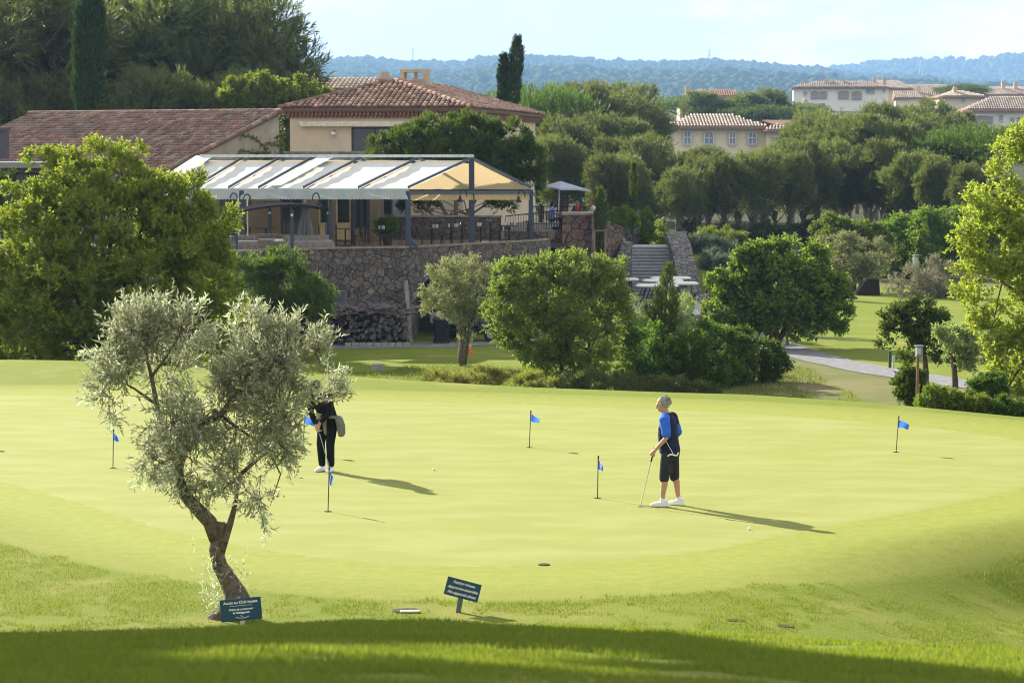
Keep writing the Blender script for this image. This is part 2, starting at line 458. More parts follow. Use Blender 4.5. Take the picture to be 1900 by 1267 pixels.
def build_land():
    ys = np.concatenate([np.arange(-20, 34, .3), np.arange(34, 64, .4), np.arange(64, 140, 1.1), np.arange(140, 300, 5), np.arange(300, 1320, 20), np.arange(1320, 2450, 60)])
    t = np.linspace(-1, 1, 181); t = np.sign(t) * np.abs(t) ** 1.15
    XX = t[None] * (14 + .42 * np.abs(ys))[:, None]; YY = np.repeat(ys[:, None], len(t), 1)
    ZZ = H(XX, YY); ed = sdist(XX, YY)
    V = np.stack([XX, YY, ZZ], -1).reshape(-1, 3); a, b = len(ys), len(t)
    i = (np.arange(a - 1)[:, None] * b + np.arange(b - 1)[None]).ravel(); Fq = np.stack([i, i + 1, i + b + 1, i + b], 1)
    o = raw('ground', V, Fq, grassmat(), smooth=True); tag(o, kind='structure')
    at = o.data.attributes.new('edge', 'FLOAT', 'POINT'); at.data.foreach_set('value', ed.ravel().astype(np.float32))
    yc = np.interp(XX, YCX, YCY)
    pth = np.interp(YY, [60, 72, 84.6, 90, 96], [22, 18, 12.9, 11.6, 10.6])
    wild = smooth((YY - yc - 2.5) / 3) * smooth((XX - 2.5) / 3) * smooth((pth + 1.5 - XX) / 2.0) * smooth((106 - YY) / 6)
    wild = np.maximum(wild, .55 * smooth((YY - yc - 12) / 4) * smooth((XX + 6.2) / 2) * smooth((3.5 - XX) / 2) * smooth((88 - YY) / 5))
    far = smooth((YY - 138) / 12) * 2
    far = np.maximum(far, 2 * smooth((YY - 122) / 6) * smooth((10.5 - XX) / 2))
    wild = np.maximum(wild, far)
    at = o.data.attributes.new('wild', 'FLOAT', 'POINT'); at.data.foreach_set('value', wild.ravel().astype(np.float32))
    # putting green: a thin sheet on the ground
    m = bpy.data.materials.new('green_turf'); q = NT(m); c = q.coord()
    mp = q.n.new('ShaderNodeMapping'); q.ln(c, mp.inputs[0]); mp.inputs['Scale'].default_value = (.7, 1.7, 1); mp.inputs['Rotation'].default_value = (0, 0, .25)
    col = q.mix(q.step(q.noise(mp.outputs[0], .9, 5), .35, .68), (.226, .246, .066), (.264, .274, .092))
    col = q.mix(q.math('MULTIPLY', q.step(q.noise(c, .45, 3), .52, .7), .5), col, (.226, .258, .06))
    col = q.mix(q.math('MULTIPLY', q.step(q.noise(c, 60, 2), .5, .8), .35), col, (.185, .225, .05))
    col = q.mix(q.math('MULTIPLY', q.step(q.noise(c, 3.2, 5), .56, .7), .35), col, (.21, .242, .06))
    col = q.mix(q.math('MULTIPLY', q.step(q.noise(c, 24, 2), .66, .74), .5), col, (.19, .20, .07))
    q.out(q.bsdf(col, .9, .08, 0, q.bump(q.noise(c, 70, 2), .25, .01)))
    g = MB(); ctr = np.array([-1.0, 43.0]); n = len(GP_); vs = []; rings = 26
    for k in range(1, rings + 1):
        for q2 in ctr + (GP_ - ctr) * (k / rings if k < rings else 1.004): vs.append((q2[0], q2[1], h(*q2) + (.004 if k < rings else -.008)))
    vs.append((ctr[0], ctr[1], h(*ctr) + .0035)); c0 = len(vs) - 1
    fs = [(k * n + j, k * n + (j + 1) % n, (k + 1) * n + (j + 1) % n, (k + 1) * n + j) for k in range(rings - 1) for j in range(n)] + [(c0, (j + 1) % n, j) for j in range(n)]
    g.add(vs, [tuple(reversed(f)) for f in fs])
    go = g.build('putting_green', m); tag(go, kind='structure')
    # tarmac: the cart yard, its path and the path that crosses the frame
    asp = mat('asphalt', (.17, .17, .18), .9, .2, var=.25, vs=3, bump=.3, bs=60)
    def strip(name, ctr, wid, dz=.012):
        b = MB(); n = len(ctr); vs = []
        for k, p in enumerate(ctr):
            d = (ctr[min(k + 1, n - 1)] - ctr[max(k - 1, 0)]); d.z = 0; d.normalize(); s = Vector((d.y, -d.x, 0))
            for e in np.linspace(-.5, .5, 5):
                q2 = p + s * wid[k] * e; vs.append((q2.x, q2.y, h(q2.x, q2.y) + dz))
        fs = [(k * 5 + j, k * 5 + j + 1, k * 5 + j + 6, k * 5 + j + 5) for k in range(n - 1) for j in range(4)]
        b.add(vs, fs); o = b.build(name, asp, smooth=True); tag(o, kind='structure'); return o
    def dense(pts, k=6):
        p = [pts[0]] + pts + [pts[-1]]; out = []
        for i in range(1, len(p) - 2):
            for t_ in np.arange(k) / k:
                a_, b_, c_, d_ = p[i - 1], p[i], p[i + 1], p[i + 2]
                out.append(.5 * (2 * b_ + (c_ - a_) * t_ + (2 * a_ - 5 * b_ + 4 * c_ - d_) * t_ ** 2 + (3 * b_ - a_ - 3 * c_ + d_) * t_ ** 3))
        return out + [p[-1]]
    C = lambda x, y: Vector((x, y, 0))
    strip('road', dense([C(-2, 109), C(2.5, 113), C(6.5, 115.5), C(10, 115), C(13.5, 117)]), [8] * 40, .012)
    strip('path', dense([C(9.8, 113), C(10.1, 106), C(10.7, 98), C(11.4, 92), C(12.9, 86.5), C(15.2, 81.2), C(18.5, 75), C(24, 66)]), [1.9] * 60, .018)
    # the service yard below the terrace wall
    strip('yard', dense([C(-9, 97.6), C(-5, 97.3), C(-2, 98.4), C(1, 102), C(3, 109)]), [2.4] * 40, .015)

def build_hills():
    hm = mat('hill_earth', (.045, .06, .022), .95, .1, var=.3, vs=.02)
    FR = [(-200, 118), (300, 118), (530, 116), (600, 122), (660, 118), (760, 126), (860, 126), (900, 117), (960, 115), (1060, 117), (1130, 125), (1240, 126), (1320, 122), (1420, 128), (1520, 136), (1600, 146), (1700, 150), (1800, 160), (1900, 165), (2300, 185)]
    BK = [(300, 160), (900, 150), (1060, 134), (1160, 127), (1250, 136), (1480, 142), (1560, 134), (1640, 123), (1720, 118), (1800, 118), (1900, 110), (2300, 97)]
    fm = leafmat('far_leaf', (.040, .062, .020), (.062, .09, .028), .1, rough=1, spec=0)
    ico = None
    phi = (1 + 5 ** .5) / 2
    iv = unit(np.array([(-1, phi, 0), (1, phi, 0), (-1, -phi, 0), (1, -phi, 0), (0, -1, phi), (0, 1, phi), (0, -1, -phi), (0, 1, -phi), (phi, 0, -1), (phi, 0, 1), (-phi, 0, -1), (-phi, 0, 1)], float))
    jf = np.array([(0, 11, 5), (0, 5, 1), (0, 1, 7), (0, 7, 10), (0, 10, 11), (1, 5, 9), (5, 11, 4), (11, 10, 2), (10, 7, 6), (7, 1, 8), (3, 9, 4), (3, 4, 2), (3, 2, 6), (3, 6, 8), (3, 8, 9), (4, 9, 5), (2, 4, 11), (6, 2, 10), (8, 6, 7), (9, 8, 1)])
    for name, RG, y0, y1, z0, sp, rad in (('hills', FR, 2300, 4800, 30, 13.5, (5, 8.5)), ('far_hills', BK, 5000, 6400, 70, 24, (8, 13))):
        pxs = np.array([p[0] for p in RG], float); zc = np.array([CAMZ + (HOR - p[1]) / F_PX * y1 for p in RG])
        def hz(x, y):
            px = CX + x / y * F_PX; zt = np.interp(px, pxs, zc)
            t = (y - y0) / (y1 - y0); tt = np.clip(t, 0, 1)
            prof = np.where(t <= 1, tt ** .85 * (1 + .22 * np.sin(tt * 7) * (1 - tt)), 1 - .8 * (t - 1))
            fold = 22 * (vnoise(np.stack([x * .0035, y * .002, x * 0 + 2], -1)) - .5) * (1 - np.abs(tt - .45) * 1.5).clip(0, 1) * (y1 / 4800)
            return z0 + (zt - z0) * prof + fold
        ys = np.linspace(y0 - 60, y1 + 500, 60); tt = np.linspace(-.32, .36, 120)
        XX = tt[None] * ys[:, None]; YY = np.repeat(ys[:, None], 120, 1); ZZ = hz(XX, YY)
        i = (np.arange(59)[:, None] * 120 + np.arange(119)[None]).ravel()
        o = raw(name, np.stack([XX, YY, ZZ], -1).reshape(-1, 3), np.stack([i, i + 1, i + 121, i + 120], 1), hm, smooth=True); tag(o, kind='structure')
        n = int((.26 + .25) * (y0 + y1) / 2 * (y1 - y0 + 60) / sp ** 2)
        yy = rng.uniform(y0, y1 + 40, n); xx = rng.uniform(-.25, .26, n) * yy
        rr = rng.uniform(*rad, n); big = rng.random(n) < .04; rr[big] *= 1.35
        c = np.stack([xx, yy, hz(xx, yy) + rr * .5], -1)
        V = c[:, None] + iv[None] * (rr[:, None] * np.array([1, 1, 1.15]))[:, None, :].reshape(n, 1, 3) * rng.uniform(.72, 1.25, (n, 12, 1))
        Fq = (np.arange(n)[:, None, None] * 12 + jf[None]).reshape(-1, 3)
        fo = raw('far_forest' if name == 'hills' else 'distant_forest', V.reshape(-1, 3), Fq, fm, smooth=False); tag(fo, kind='stuff')

def haze():
    b = MB(); b.box((0, 3450, 133), (6800, 7000, 294))
    m = bpy.data.materials.new('haze'); t = NT(m)
    v = t.n.new('ShaderNodeVolumePrincipled'); v.inputs['Color'].default_value = (.33, .57, 1.0, 1); v.inputs['Density'].default_value = HAZE_D
    v.inputs['Anisotropy'].default_value = 0.3
    o = t.n.new('ShaderNodeOutputMaterial'); t.ln(v.outputs[0], o.inputs['Volume'])
    ob = b.build('haze', m); tag(ob, kind='stuff'); return ob
HAZE_D = .000095

SUN_EL, SUN_AZ = R(26), R(40)      # back left of the view
def light():
    s = bpy.data.lights.new('sun', 'SUN'); s.energy = SUN_E; s.angle = R(.53); s.color = (1, .93, .80)
    o = link(bpy.data.objects.new('sun', s))
    d = Vector((-math.sin(SUN_AZ) * math.cos(SUN_EL), math.cos(SUN_AZ) * math.cos(SUN_EL), math.sin(SUN_EL)))
    o.rotation_euler = d.to_track_quat('Z', 'Y').to_euler(); o.location = (-40, 60, 60)
    w = bpy.data.worlds.new('World'); SC.world = w; w.use_nodes = True; t = NT(w)
    sky = t.n.new('ShaderNodeTexSky'); sky.sky_type = 'NISHITA'; sky.sun_disc = False
    sky.sun_elevation = SUN_EL; sky.sun_rotation = SKY_ROT; sky.air_density = 1.0; sky.dust_density = 1.2; sky.ozone_density = 1.3
    c = t.coord('Generated'); mp = t.n.new('ShaderNodeMapping'); t.ln(c, mp.inputs[0]); mp.inputs['Scale'].default_value = (1, 1, 3.2)
    cl = t.noise(mp.outputs[0], 7.5, 7, .6)
    veil = t.mix(.84, sky.outputs[0], (5.9, 6.6, 7.3))
    f = t.math('MULTIPLY', t.step(cl, .33, .53), .95)
    cloud = t.mix(t.step(cl, .42, .62), (6.9, 7.1, 7.3), (9.5, 9.4, 9.3))
    col = t.mix(f, veil, cloud)
    bg = t.n.new('ShaderNodeBackground'); t.ln(col, bg.inputs[0]); bg.inputs[1].default_value = SKY_S
    ou = t.n.new('ShaderNodeOutputWorld'); t.ln(bg.outputs[0], ou.inputs['Surface'])
    v = SC.view_settings; v.view_transform = 'Standard'; v.look = 'None'; v.exposure = EXPO; v.gamma = 1
    cy = SC.cycles; cy.use_denoising = True; cy.filter_width = 1.0; cy.max_bounces = 8; cy.diffuse_bounces = 3; cy.transmission_bounces = 6; cy.transparent_max_bounces = 8
    cy.volume_bounces = 1; cy.sample_clamp_indirect = 6; cy.use_adaptive_sampling = False
SUN_E, SKY_S, EXPO, SKY_ROT = 5.0, .046, 1.5, -SUN_AZ
# ------------------------------------------------------------------ plants
BARK = lambda: mat('bark', (.10, .075, .055), .9, .15, var=.4, vs=14, bump=.9, bs=40)
def base_of(px, Y): x = X(px, Y); return (x, Y, h(x, Y))

def plant(name, label, cat, px, Y, lobes, n, lm, group=None, fork=None, r0=.12, bark=None, stems=None, dep=.9, **kw):
    """a tree or shrub read off the photograph: its lobes at distance Y, its trunk at px"""
    b = base_of(px, Y); t = thing(name, b, label, cat, group)
    bl = pblobs(lobes, Y, dep)
    crown(t, bl, n, lm, **kw)
    bk = bark or BARK()
    if stems:
        mb = MB()
        for s in stems:
            pts = [P(q[0], q[1], Y) for q in s[0]]; pts[0].z = min(pts[0].z, h(pts[0].x, Y) - .05)
            rr = np.interp(np.linspace(0, 1, len(pts)), [0, 1], s[1]); mb.tube(pts, list(rr), 8, jit=.08)
            top = pts[-1]
            for c, r in random.sample(bl, min(3, len(bl))):
                l = limb(top, c, 5, .1); mb.tube(l, [s[1][1] * q for q in (.8, .6, .45, .3, .1)], 5)
        mb.build('trunk', bk, t, smooth=True)
    else:
        f = P(fork[0], fork[1], Y) if fork else Vector((b[0], Y, b[2] + .4))
        trunk(t, b, f, bl, r0, bk)
    return t

def foreground_olive():
    Y = 28.2
    lm = leafmat('olive_leaf', (.26, .295, .19), (.54, .555, .43), .38, (1.25, 1.3, .95), rough=.5, spec=.35)
    b = P(432, 1152, Y); b.z = h(b.x, Y); t = thing('olive_tree', b, 'silvery olive tree with a leaning forked trunk behind the club-house access sign', 'tree')
    S = Y / F_PX
    lob = [(215, 662, 45, 46), (262, 612, 52, 42), (300, 670, 60, 50, -.3), (245, 715, 50, 32), (345, 610, 40, 36), (195, 728, 20, 26), (205, 772, 10, 12),
           (460, 628, 48, 46), (515, 655, 56, 52, .3), (565, 685, 46, 42), (450, 700, 65, 50), (592, 650, 14, 32), (605, 702, 32, 32), (628, 715, 18, 20), (594, 742, 24, 20), (612, 730, 20, 16), (525, 740, 46, 44, .4),
           (400, 760, 70, 52), (330, 775, 40, 38, .4), (465, 800, 72, 54), (522, 815, 30, 46), (295, 850, 26, 30), (375, 850, 56, 42, .4), (450, 875, 54, 42), (508, 872, 26, 30), (420, 910, 50, 18), (478, 930, 16, 16), (345, 890, 22, 16), (285, 790, 18, 28), (470, 962, 7, 8), (405, 650, 30, 30)]
    bl = pblobs(lob, Y, 1.0)
    p, o = shell(bl, 3900, inner=.12, rough=.5, fr=3.0, gap=.47, gfr=3.2, seed=2)
    up = np.where(p[:, 2:3] > b.z + 2.4, .55, -.1)
    d = unit(o * .7 + np.concatenate([np.zeros((len(p), 2)), up], 1) + .55 * unit(rng.normal(size=p.shape)))
    V, Fq = sprays(p, d, .24, 13, .078, .020, .62, .03)
    raw('crown', V, Fq, lm, t)
    # long leader shoots that break the outline
    lead = [((610, 700), (607, 610)), ((615, 705), (648, 718)), ((595, 690), (640, 690)), ((470, 640), (480, 560)), ((440, 630), (438, 560)), ((260, 620), (228, 560)), ((290, 600), (300, 560)), ((210, 650), (165, 655)), ((205, 720), (170, 740)), ((215, 760), (205, 785)), ((510, 640), (560, 585)), ((480, 930), (492, 985)), ((350, 590), (372, 565)), ((270, 860), (258, 890)), ((540, 640), (525, 575))]
    q, e, tp = [], [], []
    for a, c in lead:
        A, B_ = P(*a, Y + random.uniform(-.3, .3)), P(*c, Y + random.uniform(-.3, .3)); tp.append((tuple(A), tuple(B_)))
        for k in range(7): q.append(A.lerp(B_, .15 + k * .12)); e.append((B_ - A).normalized())
    e = unit(np.array(e) + .35 * rng.normal(size=(len(e), 3)))
    V, Fq = sprays(np.array(q), e, .17, 11, .075, .019, .6); raw('leader_shoots', V, Fq, lm, t)
    # trunk and limbs
    bm = mat('olive_bark', (.135, .11, .085), .92, .15, var=.5, vs=16, bump=1.0, bs=35)
    mb = MB()
    def pts(l, off=0): return [P(q_[0], q_[1], Y + off) for q_ in l]
    mb.tube([b + Vector((-.12, 0, -.12))] + pts([(440, 1128), (437, 1100), (424, 1075), (408, 1048), (400, 1018), (402, 985)]), [.24, .175, .135, .105, .09, .085, .05], 14, jit=.1)
    mb.tube(pts([(402, 1000), (390, 968), (368, 945), (346, 922), (334, 895), (330, 865)]), [.085, .085, .078, .068, .06, .05], 11, jit=.07)
    mb.tube(pts([(403, 1020), (408, 990), (411, 968)]), [.07, .058, .05], 9, jit=.08)
    mb.tube(pts([(408, 1032), (417, 1000), (427, 970), (434, 945), (439, 915), (446, 880)]), [.05, .048, .04, .032, .026, .02], 8, jit=.05)
    mb.tube(pts([(445, 1125), (456, 1112), (452, 1100)]), [.10, .085, .05], 9, jit=.1)
    br = [([(334, 890), (318, 850), (300, 800), (290, 750), (280, 700), (268, 650), (262, 600)], .05), ([(331, 872), (345, 830), (365, 790), (395, 760)], .05), ([(365, 790), (410, 770), (440, 730), (465, 690), (478, 640), (480, 600)], .045), ([(440, 730), (490, 700), (540, 670), (580, 650)], .03),
          ([(446, 880), (480, 850), (520, 820), (560, 780), (600, 730)], .025), ([(290, 750), (250, 720), (215, 700)], .022), ([(280, 700), (310, 660), (340, 610)], .022), ([(465, 690), (440, 650), (430, 610)], .02), ([(500, 840), (520, 880), (500, 940)], .015), ([(395, 760), (460, 810), (510, 830)], .025), ([(318, 850), (300, 860), (280, 850)], .015)]
    for l, r in br:
        off = random.uniform(-.35, .35); pp = pts(l); n = len(pp)
        for i, p_ in enumerate(pp): p_.y += off * i / n
        mb.tube(pp, [r * (1 - .8 * i / (n - 1)) for i in range(n)], 7, jit=.05)
    V0, F0 = twig_mesh(tp, .006)
    o_ = mb.build('trunk', bm, t, smooth=True)
    k = rng.integers(0, len(p), 900); ends = p[k] + d[k] * .22; st = p[k] - d[k] * .18
    V1, F1 = twig_mesh([(a, c) for a, c in zip(st, ends)], .005)
    raw('twigs', np.concatenate([V0, V1]), np.concatenate([F0, F1 + len(V0)]), bm, t)
    # suckers at the foot
    c = [P(random.uniform(385, 455), random.uniform(1050, 1150), Y + random.uniform(-.2, .25)) for _ in range(60)]
    c += [P(random.gauss(400, 16), random.uniform(1040, 1140), Y + random.uniform(-.2, .25)) for _ in range(50)]
    V, Fq = sprays(np.array(c), unit(np.array([0, 0, 1.]) + .6 * rng.normal(size=(len(c), 3))), .22, 9, .05, .014, .5); raw('basal_shoots', V, Fq, lm, t)

def mid_plants():
    oak = leafmat('oak_leaf', (.145, .185, .028), (.235, .27, .05), .44)
    # the big evergreen on the left
    plant('holm_oak', 'huge rounded green evergreen bush below the tiled shed roof', 'tree', 190, 74,
          [(205, 440, 150, 130), (215, 330, 55, 60), (130, 350, 65, 62), (300, 380, 80, 62), (345, 385, 50, 48), (360, 440, 70, 75), (75, 440, 80, 85), (25, 510, 70, 90), (60, 590, 75, 75), (40, 650, 55, 40), (130, 540, 110, 110, 1.0), (250, 540, 120, 120, 1.0), (370, 520, 55, 85), (340, 610, 90, 70, .6), (180, 650, 120, 45, .6), (400, 590, 50, 70), (-40, 560, 60, 100), (240, 290, 26, 30), (190, 300, 28, 26), (110, 310, 25, 25), (320, 350, 28, 30), (280, 345, 30, 30)],
          20000, oak, clump=.15, per=26, tw=.28, nl=11, ll=.105, lw=.062, up=.45, rnd=.55, inner=.5, rough=.26, fr=3.2, gap=.14, gfr=1.5, seed=1, fork=(190, 640), r0=.22)
    ole = leafmat('oleander_leaf', (.065, .12, .03), (.13, .19, .045), .38)
    plant('oleander', 'bushy oleander with long upright leaves against the stone wall', 'shrub', 520, 90.5,
          [(470, 555, 60, 65), (530, 545, 60, 58), (560, 590, 42, 60), (500, 610, 80, 60), (450, 520, 35, 36), (510, 505, 32, 26), (575, 560, 24, 40), (420, 590, 50, 70)],
          3600, ole, tw=.4, nl=12, ll=.2, lw=.038, up=.9, rnd=.35, spread=.55, inner=.5, rough=.3, seed=4, r0=.07)
    ol2 = leafmat('olive_leaf_far', (.15, .175, .085), (.31, .33, .19), .35, (1.5, 1.45, .85))
    plant('olive_tree', 'small grey-green olive tree with a thick trunk in front of the stone arch', 'tree', 858, 88,
          [(850, 548, 52, 46), (815, 545, 28, 34), (885, 545, 28, 36), (850, 510, 40, 30), (835, 580, 36, 24), (875, 578, 30, 22), (890, 510, 16, 22), (815, 512, 12, 22), (868, 495, 10, 18), (800, 570, 14, 20), (865, 618, 12, 12)],
          2200, ol2, tw=.28, nl=10, ll=.11, lw=.032, up=.6, rnd=.5, inner=.3, rough=.35, gap=.28, gfr=2.2, seed=3,
          stems=[([(858, 685), (857, 655), (860, 630), (855, 608), (850, 590)], (.17, .11)), ([(860, 625), (872, 605), (880, 585)], (.09, .06))], bark=mat('olive_bark', (.135, .11, .085)))
    lig = leafmat('privet_leaf', (.14, .205, .045), (.22, .285, .085), .45)
    plant('round_bush', 'dense light green rounded bush with several thin trunks beside the green', 'tree', 1060, 79,
          [(1040, 560, 92, 70), (960, 560, 48, 62), (1110, 560, 52, 70), (1000, 510, 45, 30), (1070, 505, 50, 28), (1130, 515, 30, 28), (1000, 620, 70, 50, .5), (1090, 630, 62, 55, .5), (940, 520, 28, 28), (1040, 670, 55, 32), (1140, 600, 26, 48), (930, 595, 20, 30), (1085, 482, 14, 14), (1030, 488, 14, 12), (960, 495, 15, 14)],
          9000, lig, tw=.24, nl=11, ll=.085, lw=.05, up=.5, rnd=.5, inner=.6, rough=.28, fr=3.2, gap=.2, gfr=1.7, seed=6,
          stems=[([(1050, 725), (1046, 700), (1035, 660)], (.10, .07)), ([(1075, 728), (1078, 690), (1095, 650)], (.11, .07)), ([(1062, 728), (1060, 690), (1050, 640)], (.07, .05))])
    gry = leafmat('grey_leaf', (.14, .18, .085), (.25, .29, .15), .35)
    plant('grey_shrub', 'loose grey-green shrub around the young cypress, in front of the parked carts', 'shrub', 1225, 87,
          [(1175, 575, 30, 28), (1225, 585, 38, 30), (1265, 580, 24, 24), (1170, 615, 36, 44), (1250, 605, 32, 30), (1210, 645, 46, 46)],
          2300, gry, tw=.28, nl=10, ll=.10, lw=.034, up=.5, rnd=.6, inner=.35, rough=.35, gap=.3, gfr=2, seed=8, r0=.06)
    cyp = leafmat('cypress_leaf', (.055, .085, .018), (.105, .135, .03), .3)
    # young cypress with a forked top
    b = base_of(1228, 81); t = thing('young_cypress', b, 'young upright cypress with a ragged forked tip among grey shrubs', 'tree')
    mb = MB(); q, d = [], []
    for (ax, ay, bx, by, n, w) in ((1226, 690, 1240, 500, 620, 19), (1222, 690, 1221, 545, 380, 12), (1240, 640, 1252, 555, 170, 10), (1215, 600, 1195, 570, 60, 7)):
        A, B_ = P(ax, ay, 81), P(bx, by, 81); mb.tube([A, A.lerp(B_, .5), B_], [.05, .035, .01], 6)
        tt = rng.random(n); w_ = w * 81 / F_PX * (np.sin(np.pi * np.clip(tt * .9 + .12, 0, 1)) ** .7)
        an = rng.uniform(0, 2 * math.pi, n); rr = np.sqrt(rng.uniform(.2, 1, n)) * w_
        c = np.array(A)[None] + tt[:, None] * np.array(B_ - A)[None] + np.stack([np.cos(an) * rr, np.sin(an) * rr, 0 * an], 1)
        q.append(c); d.append(unit(np.stack([np.cos(an) * .35, np.sin(an) * .35, 1 + 0 * an], 1) + .2 * rng.normal(size=(n, 3))))
    V, Fq = sprays(np.concatenate(q), np.concatenate(d), .26, 9, .11, .028, .35); raw('crown', V, Fq, cyp, t); mb.build('trunk', BARK(), t, smooth=True)
    # laurel shrubs beside the path
    lau = leafmat('laurel_leaf', (.05, .10, .018), (.105, .165, .032), .4)
    for k, (px, Y, lob, n, lab) in enumerate([
        (1290, 80, [(1285, 650, 42, 42), (1310, 690, 50, 36), (1262, 690, 36, 36)], 1500, 'mid green laurel shrub right of the young cypress'),
        (1345, 81, [(1350, 640, 38, 30), (1355, 680, 46, 38), (1330, 700, 40, 26)], 1400, 'glossy laurel shrub in the middle of the bank below the cart yard'),
        (1415, 82, [(1405, 655, 34, 26), (1428, 680, 30, 24), (1395, 695, 40, 26)], 1200, 'laurel shrub at the right end of the bank, under the round tree'),
        (1180, 80, [(1180, 650, 40, 50), (1165, 700, 40, 30), (1215, 700, 36, 30)], 1300, 'dark shrub between the rounded bush and the young cypress'),
        (1300, 88, [(1290, 615, 44, 16), (1340, 625, 30, 14), (1250, 625, 24, 16)], 700, 'low dark shrub at the edge of the cart yard tarmac')]):
        plant('laurel_shrub', lab, 'shrub', px, Y, lob, n, lau, 'laurel shrubs on the bank', tw=.24, nl=9, ll=.12, lw=.055, up=.6, rnd=.6, inner=.45, rough=.3, seed=10 + k, r0=.05)
    ros = leafmat('rosemary_leaf', (.065, .09, .03), (.13, .155, .05), .3)
    wee = leafmat('heather_leaf', (.15, .165, .04), (.22, .21, .06), .4)
    for k, (px, py, w, hh, lm, lab) in enumerate([
        (985, 712, 48, 18, wee, 'low yellowish heath shrub left of the rounded bush'), (905, 706, 50, 18, wee, 'patch of low heath below the small olive tree'),
        (1110, 712, 44, 24, ros, 'dark rosemary mound under the rounded bush'), (1165, 718, 46, 24, ros, 'rosemary mound left of the golfer in blue'),
        (1230, 722, 46, 24, ros, 'rosemary mound right above the head of the golfer in blue'), (1290, 726, 44, 20, ros, 'rosemary mound at the right end of the row'),
        (1060, 718, 34, 16, ros, 'small rosemary mound at the foot of the thin trunks'), (830, 708, 50, 14, wee, 'low sparse heath at the left end of the planted bank')]):
        Y = 75.5; plant('rosemary_shrub' if lm is ros else 'heath_shrub', lab, 'shrub', px, Y, [(px - w * .4, py + 5, w * .6, hh), (px + w * .4, py + 5, w * .6, hh * .9), (px, py, w * .6, hh)], 800, lm, 'low shrubs along the far edge of the green',
              tw=.2, nl=9, ll=.085, lw=.02, up=.9, rnd=.5, inner=.3, rough=.4, seed=20 + k, r0=.03)
    # the round tree by the path
    mul = leafmat('mulberry_leaf', (.08, .125, .025), (.165, .21, .05), .42)
    plant('round_tree', 'round-crowned green tree with a dark forked trunk beside the path', 'tree', 1437, 96.5,
          [(1445, 540, 85, 62), (1380, 545, 52, 50), (1510, 560, 55, 48), (1450, 490, 70, 40), (1400, 500, 42, 34), (1510, 510, 44, 38), (1345, 575, 30, 32), (1550, 580, 34, 30), (1410, 590, 56, 26), (1490, 600, 50, 22), (1480, 470, 26, 20), (1425, 465, 14, 12), (1545, 535, 26, 26), (1340, 530, 24, 22)],
          6500, mul, tw=.3, nl=9, ll=.15, lw=.10, up=.3, rnd=.6, inner=.45, rough=.3, gap=.3, gfr=1.4, seed=30,
          stems=[([(1437, 648), (1438, 625), (1436, 600)], (.24, .17)), ([(1437, 606), (1405, 575), (1385, 545)], (.13, .06)), ([(1437, 604), (1470, 585), (1495, 560)], (.13, .06)), ([(1436, 606), (1440, 560), (1445, 520)], (.14, .05))])
    plant('slender_tree', 'thin straight tree trunk standing just behind the round-crowned tree', 'tree', 1468, 104, [(1490, 590, 26, 22), (1470, 560, 30, 30), (1500, 565, 26, 26)], 500, gry, tw=.28, nl=9, ll=.12, lw=.05, inner=.2, rough=.3, seed=31,
          stems=[([(1466, 642), (1468, 610), (1476, 575)], (.16, .10))])
    # beyond the fairway
    plant('olive_tree', 'wide grey olive with several bare stems at the top of the fairway', 'tree', 1590, 137,
          [(1545, 478, 36, 32), (1590, 475, 40, 32), (1625, 485, 28, 26), (1570, 455, 28, 14), (1610, 500, 34, 18)], 1700, ol2, tw=.36, nl=10, ll=.15, lw=.05, inner=.35, rough=.3, gap=.28, gfr=1.2, seed=32,
          stems=[([(1580, 530), (1570, 510), (1550, 490)], (.14, .07)), ([(1585, 530), (1585, 505), (1592, 480)], (.15, .07)), ([(1590, 532), (1605, 515), (1625, 495)], (.12, .06))], bark=mat('olive_bark', (.135, .11, .085)))
    plant('grey_olive', 'pale grey spreading olive right of the floodlight at the top of the fairway', 'tree', 1725, 132,
          [(1690, 535, 32, 28), (1735, 520, 40, 36), (1765, 530, 30, 36), (1715, 550, 44, 20)], 1700, leafmat('pale_olive_leaf', (.20, .22, .14), (.36, .36, .27), .3, (1.3, 1.2, .8)), tw=.36, nl=10, ll=.15, lw=.05, inner=.35, rough=.3, seed=33, r0=.14)
    big = leafmat('bush_leaf', (.08, .125, .022), (.15, .20, .04), .45)
    for k, (px, Y, lob, n, lab) in enumerate([
        (1560, 150, [(1545, 440, 40, 30), (1590, 440, 42, 26), (1620, 455, 30, 30)], 1800, 'leafy green bush right behind the grey olive with bare stems'),
        (1665, 152, [(1665, 470, 42, 44), (1690, 440, 40, 36), (1655, 510, 40, 34)], 2000, 'dark leafy bush behind the floodlight at the top of the fairway'),
        (1730, 150, [(1725, 430, 32, 32), (1760, 425, 40, 30), (1745, 470, 46, 36), (1790, 440, 36, 40)], 2300, 'tall pale-tipped bush left of the yellow-green tree'),
        (1810, 158, [(1820, 410, 50, 40), (1800, 460, 50, 50)], 1500, 'bush mostly hidden by the yellow-green tree')]):
        plant('leafy_bush', lab, 'shrub', px, Y, lob, n, big, 'bushes beyond the fairway', tw=.4, nl=10, ll=.17, lw=.09, up=.6, rnd=.5, inner=.5, rough=.35, seed=40 + k, r0=.15)
    # the right edge
    smallt = leafmat('small_oak_leaf', (.05, .085, .018), (.105, .14, .035), .4)
    plant('small_oak', 'small dark oak with a straight trunk behind the wooden floodlight post', 'tree', 1716, 72,
          [(1665, 600, 30, 32), (1700, 592, 36, 28), (1725, 620, 30, 40), (1660, 640, 18, 22), (1690, 650, 26, 18), (1745, 600, 20, 22)], 1500, smallt, tw=.22, nl=9, ll=.10, lw=.06, inner=.35, rough=.35, gap=.33, gfr=2.4, seed=50,
          stems=[([(1716, 745), (1718, 690), (1712, 630)], (.12, .07))])
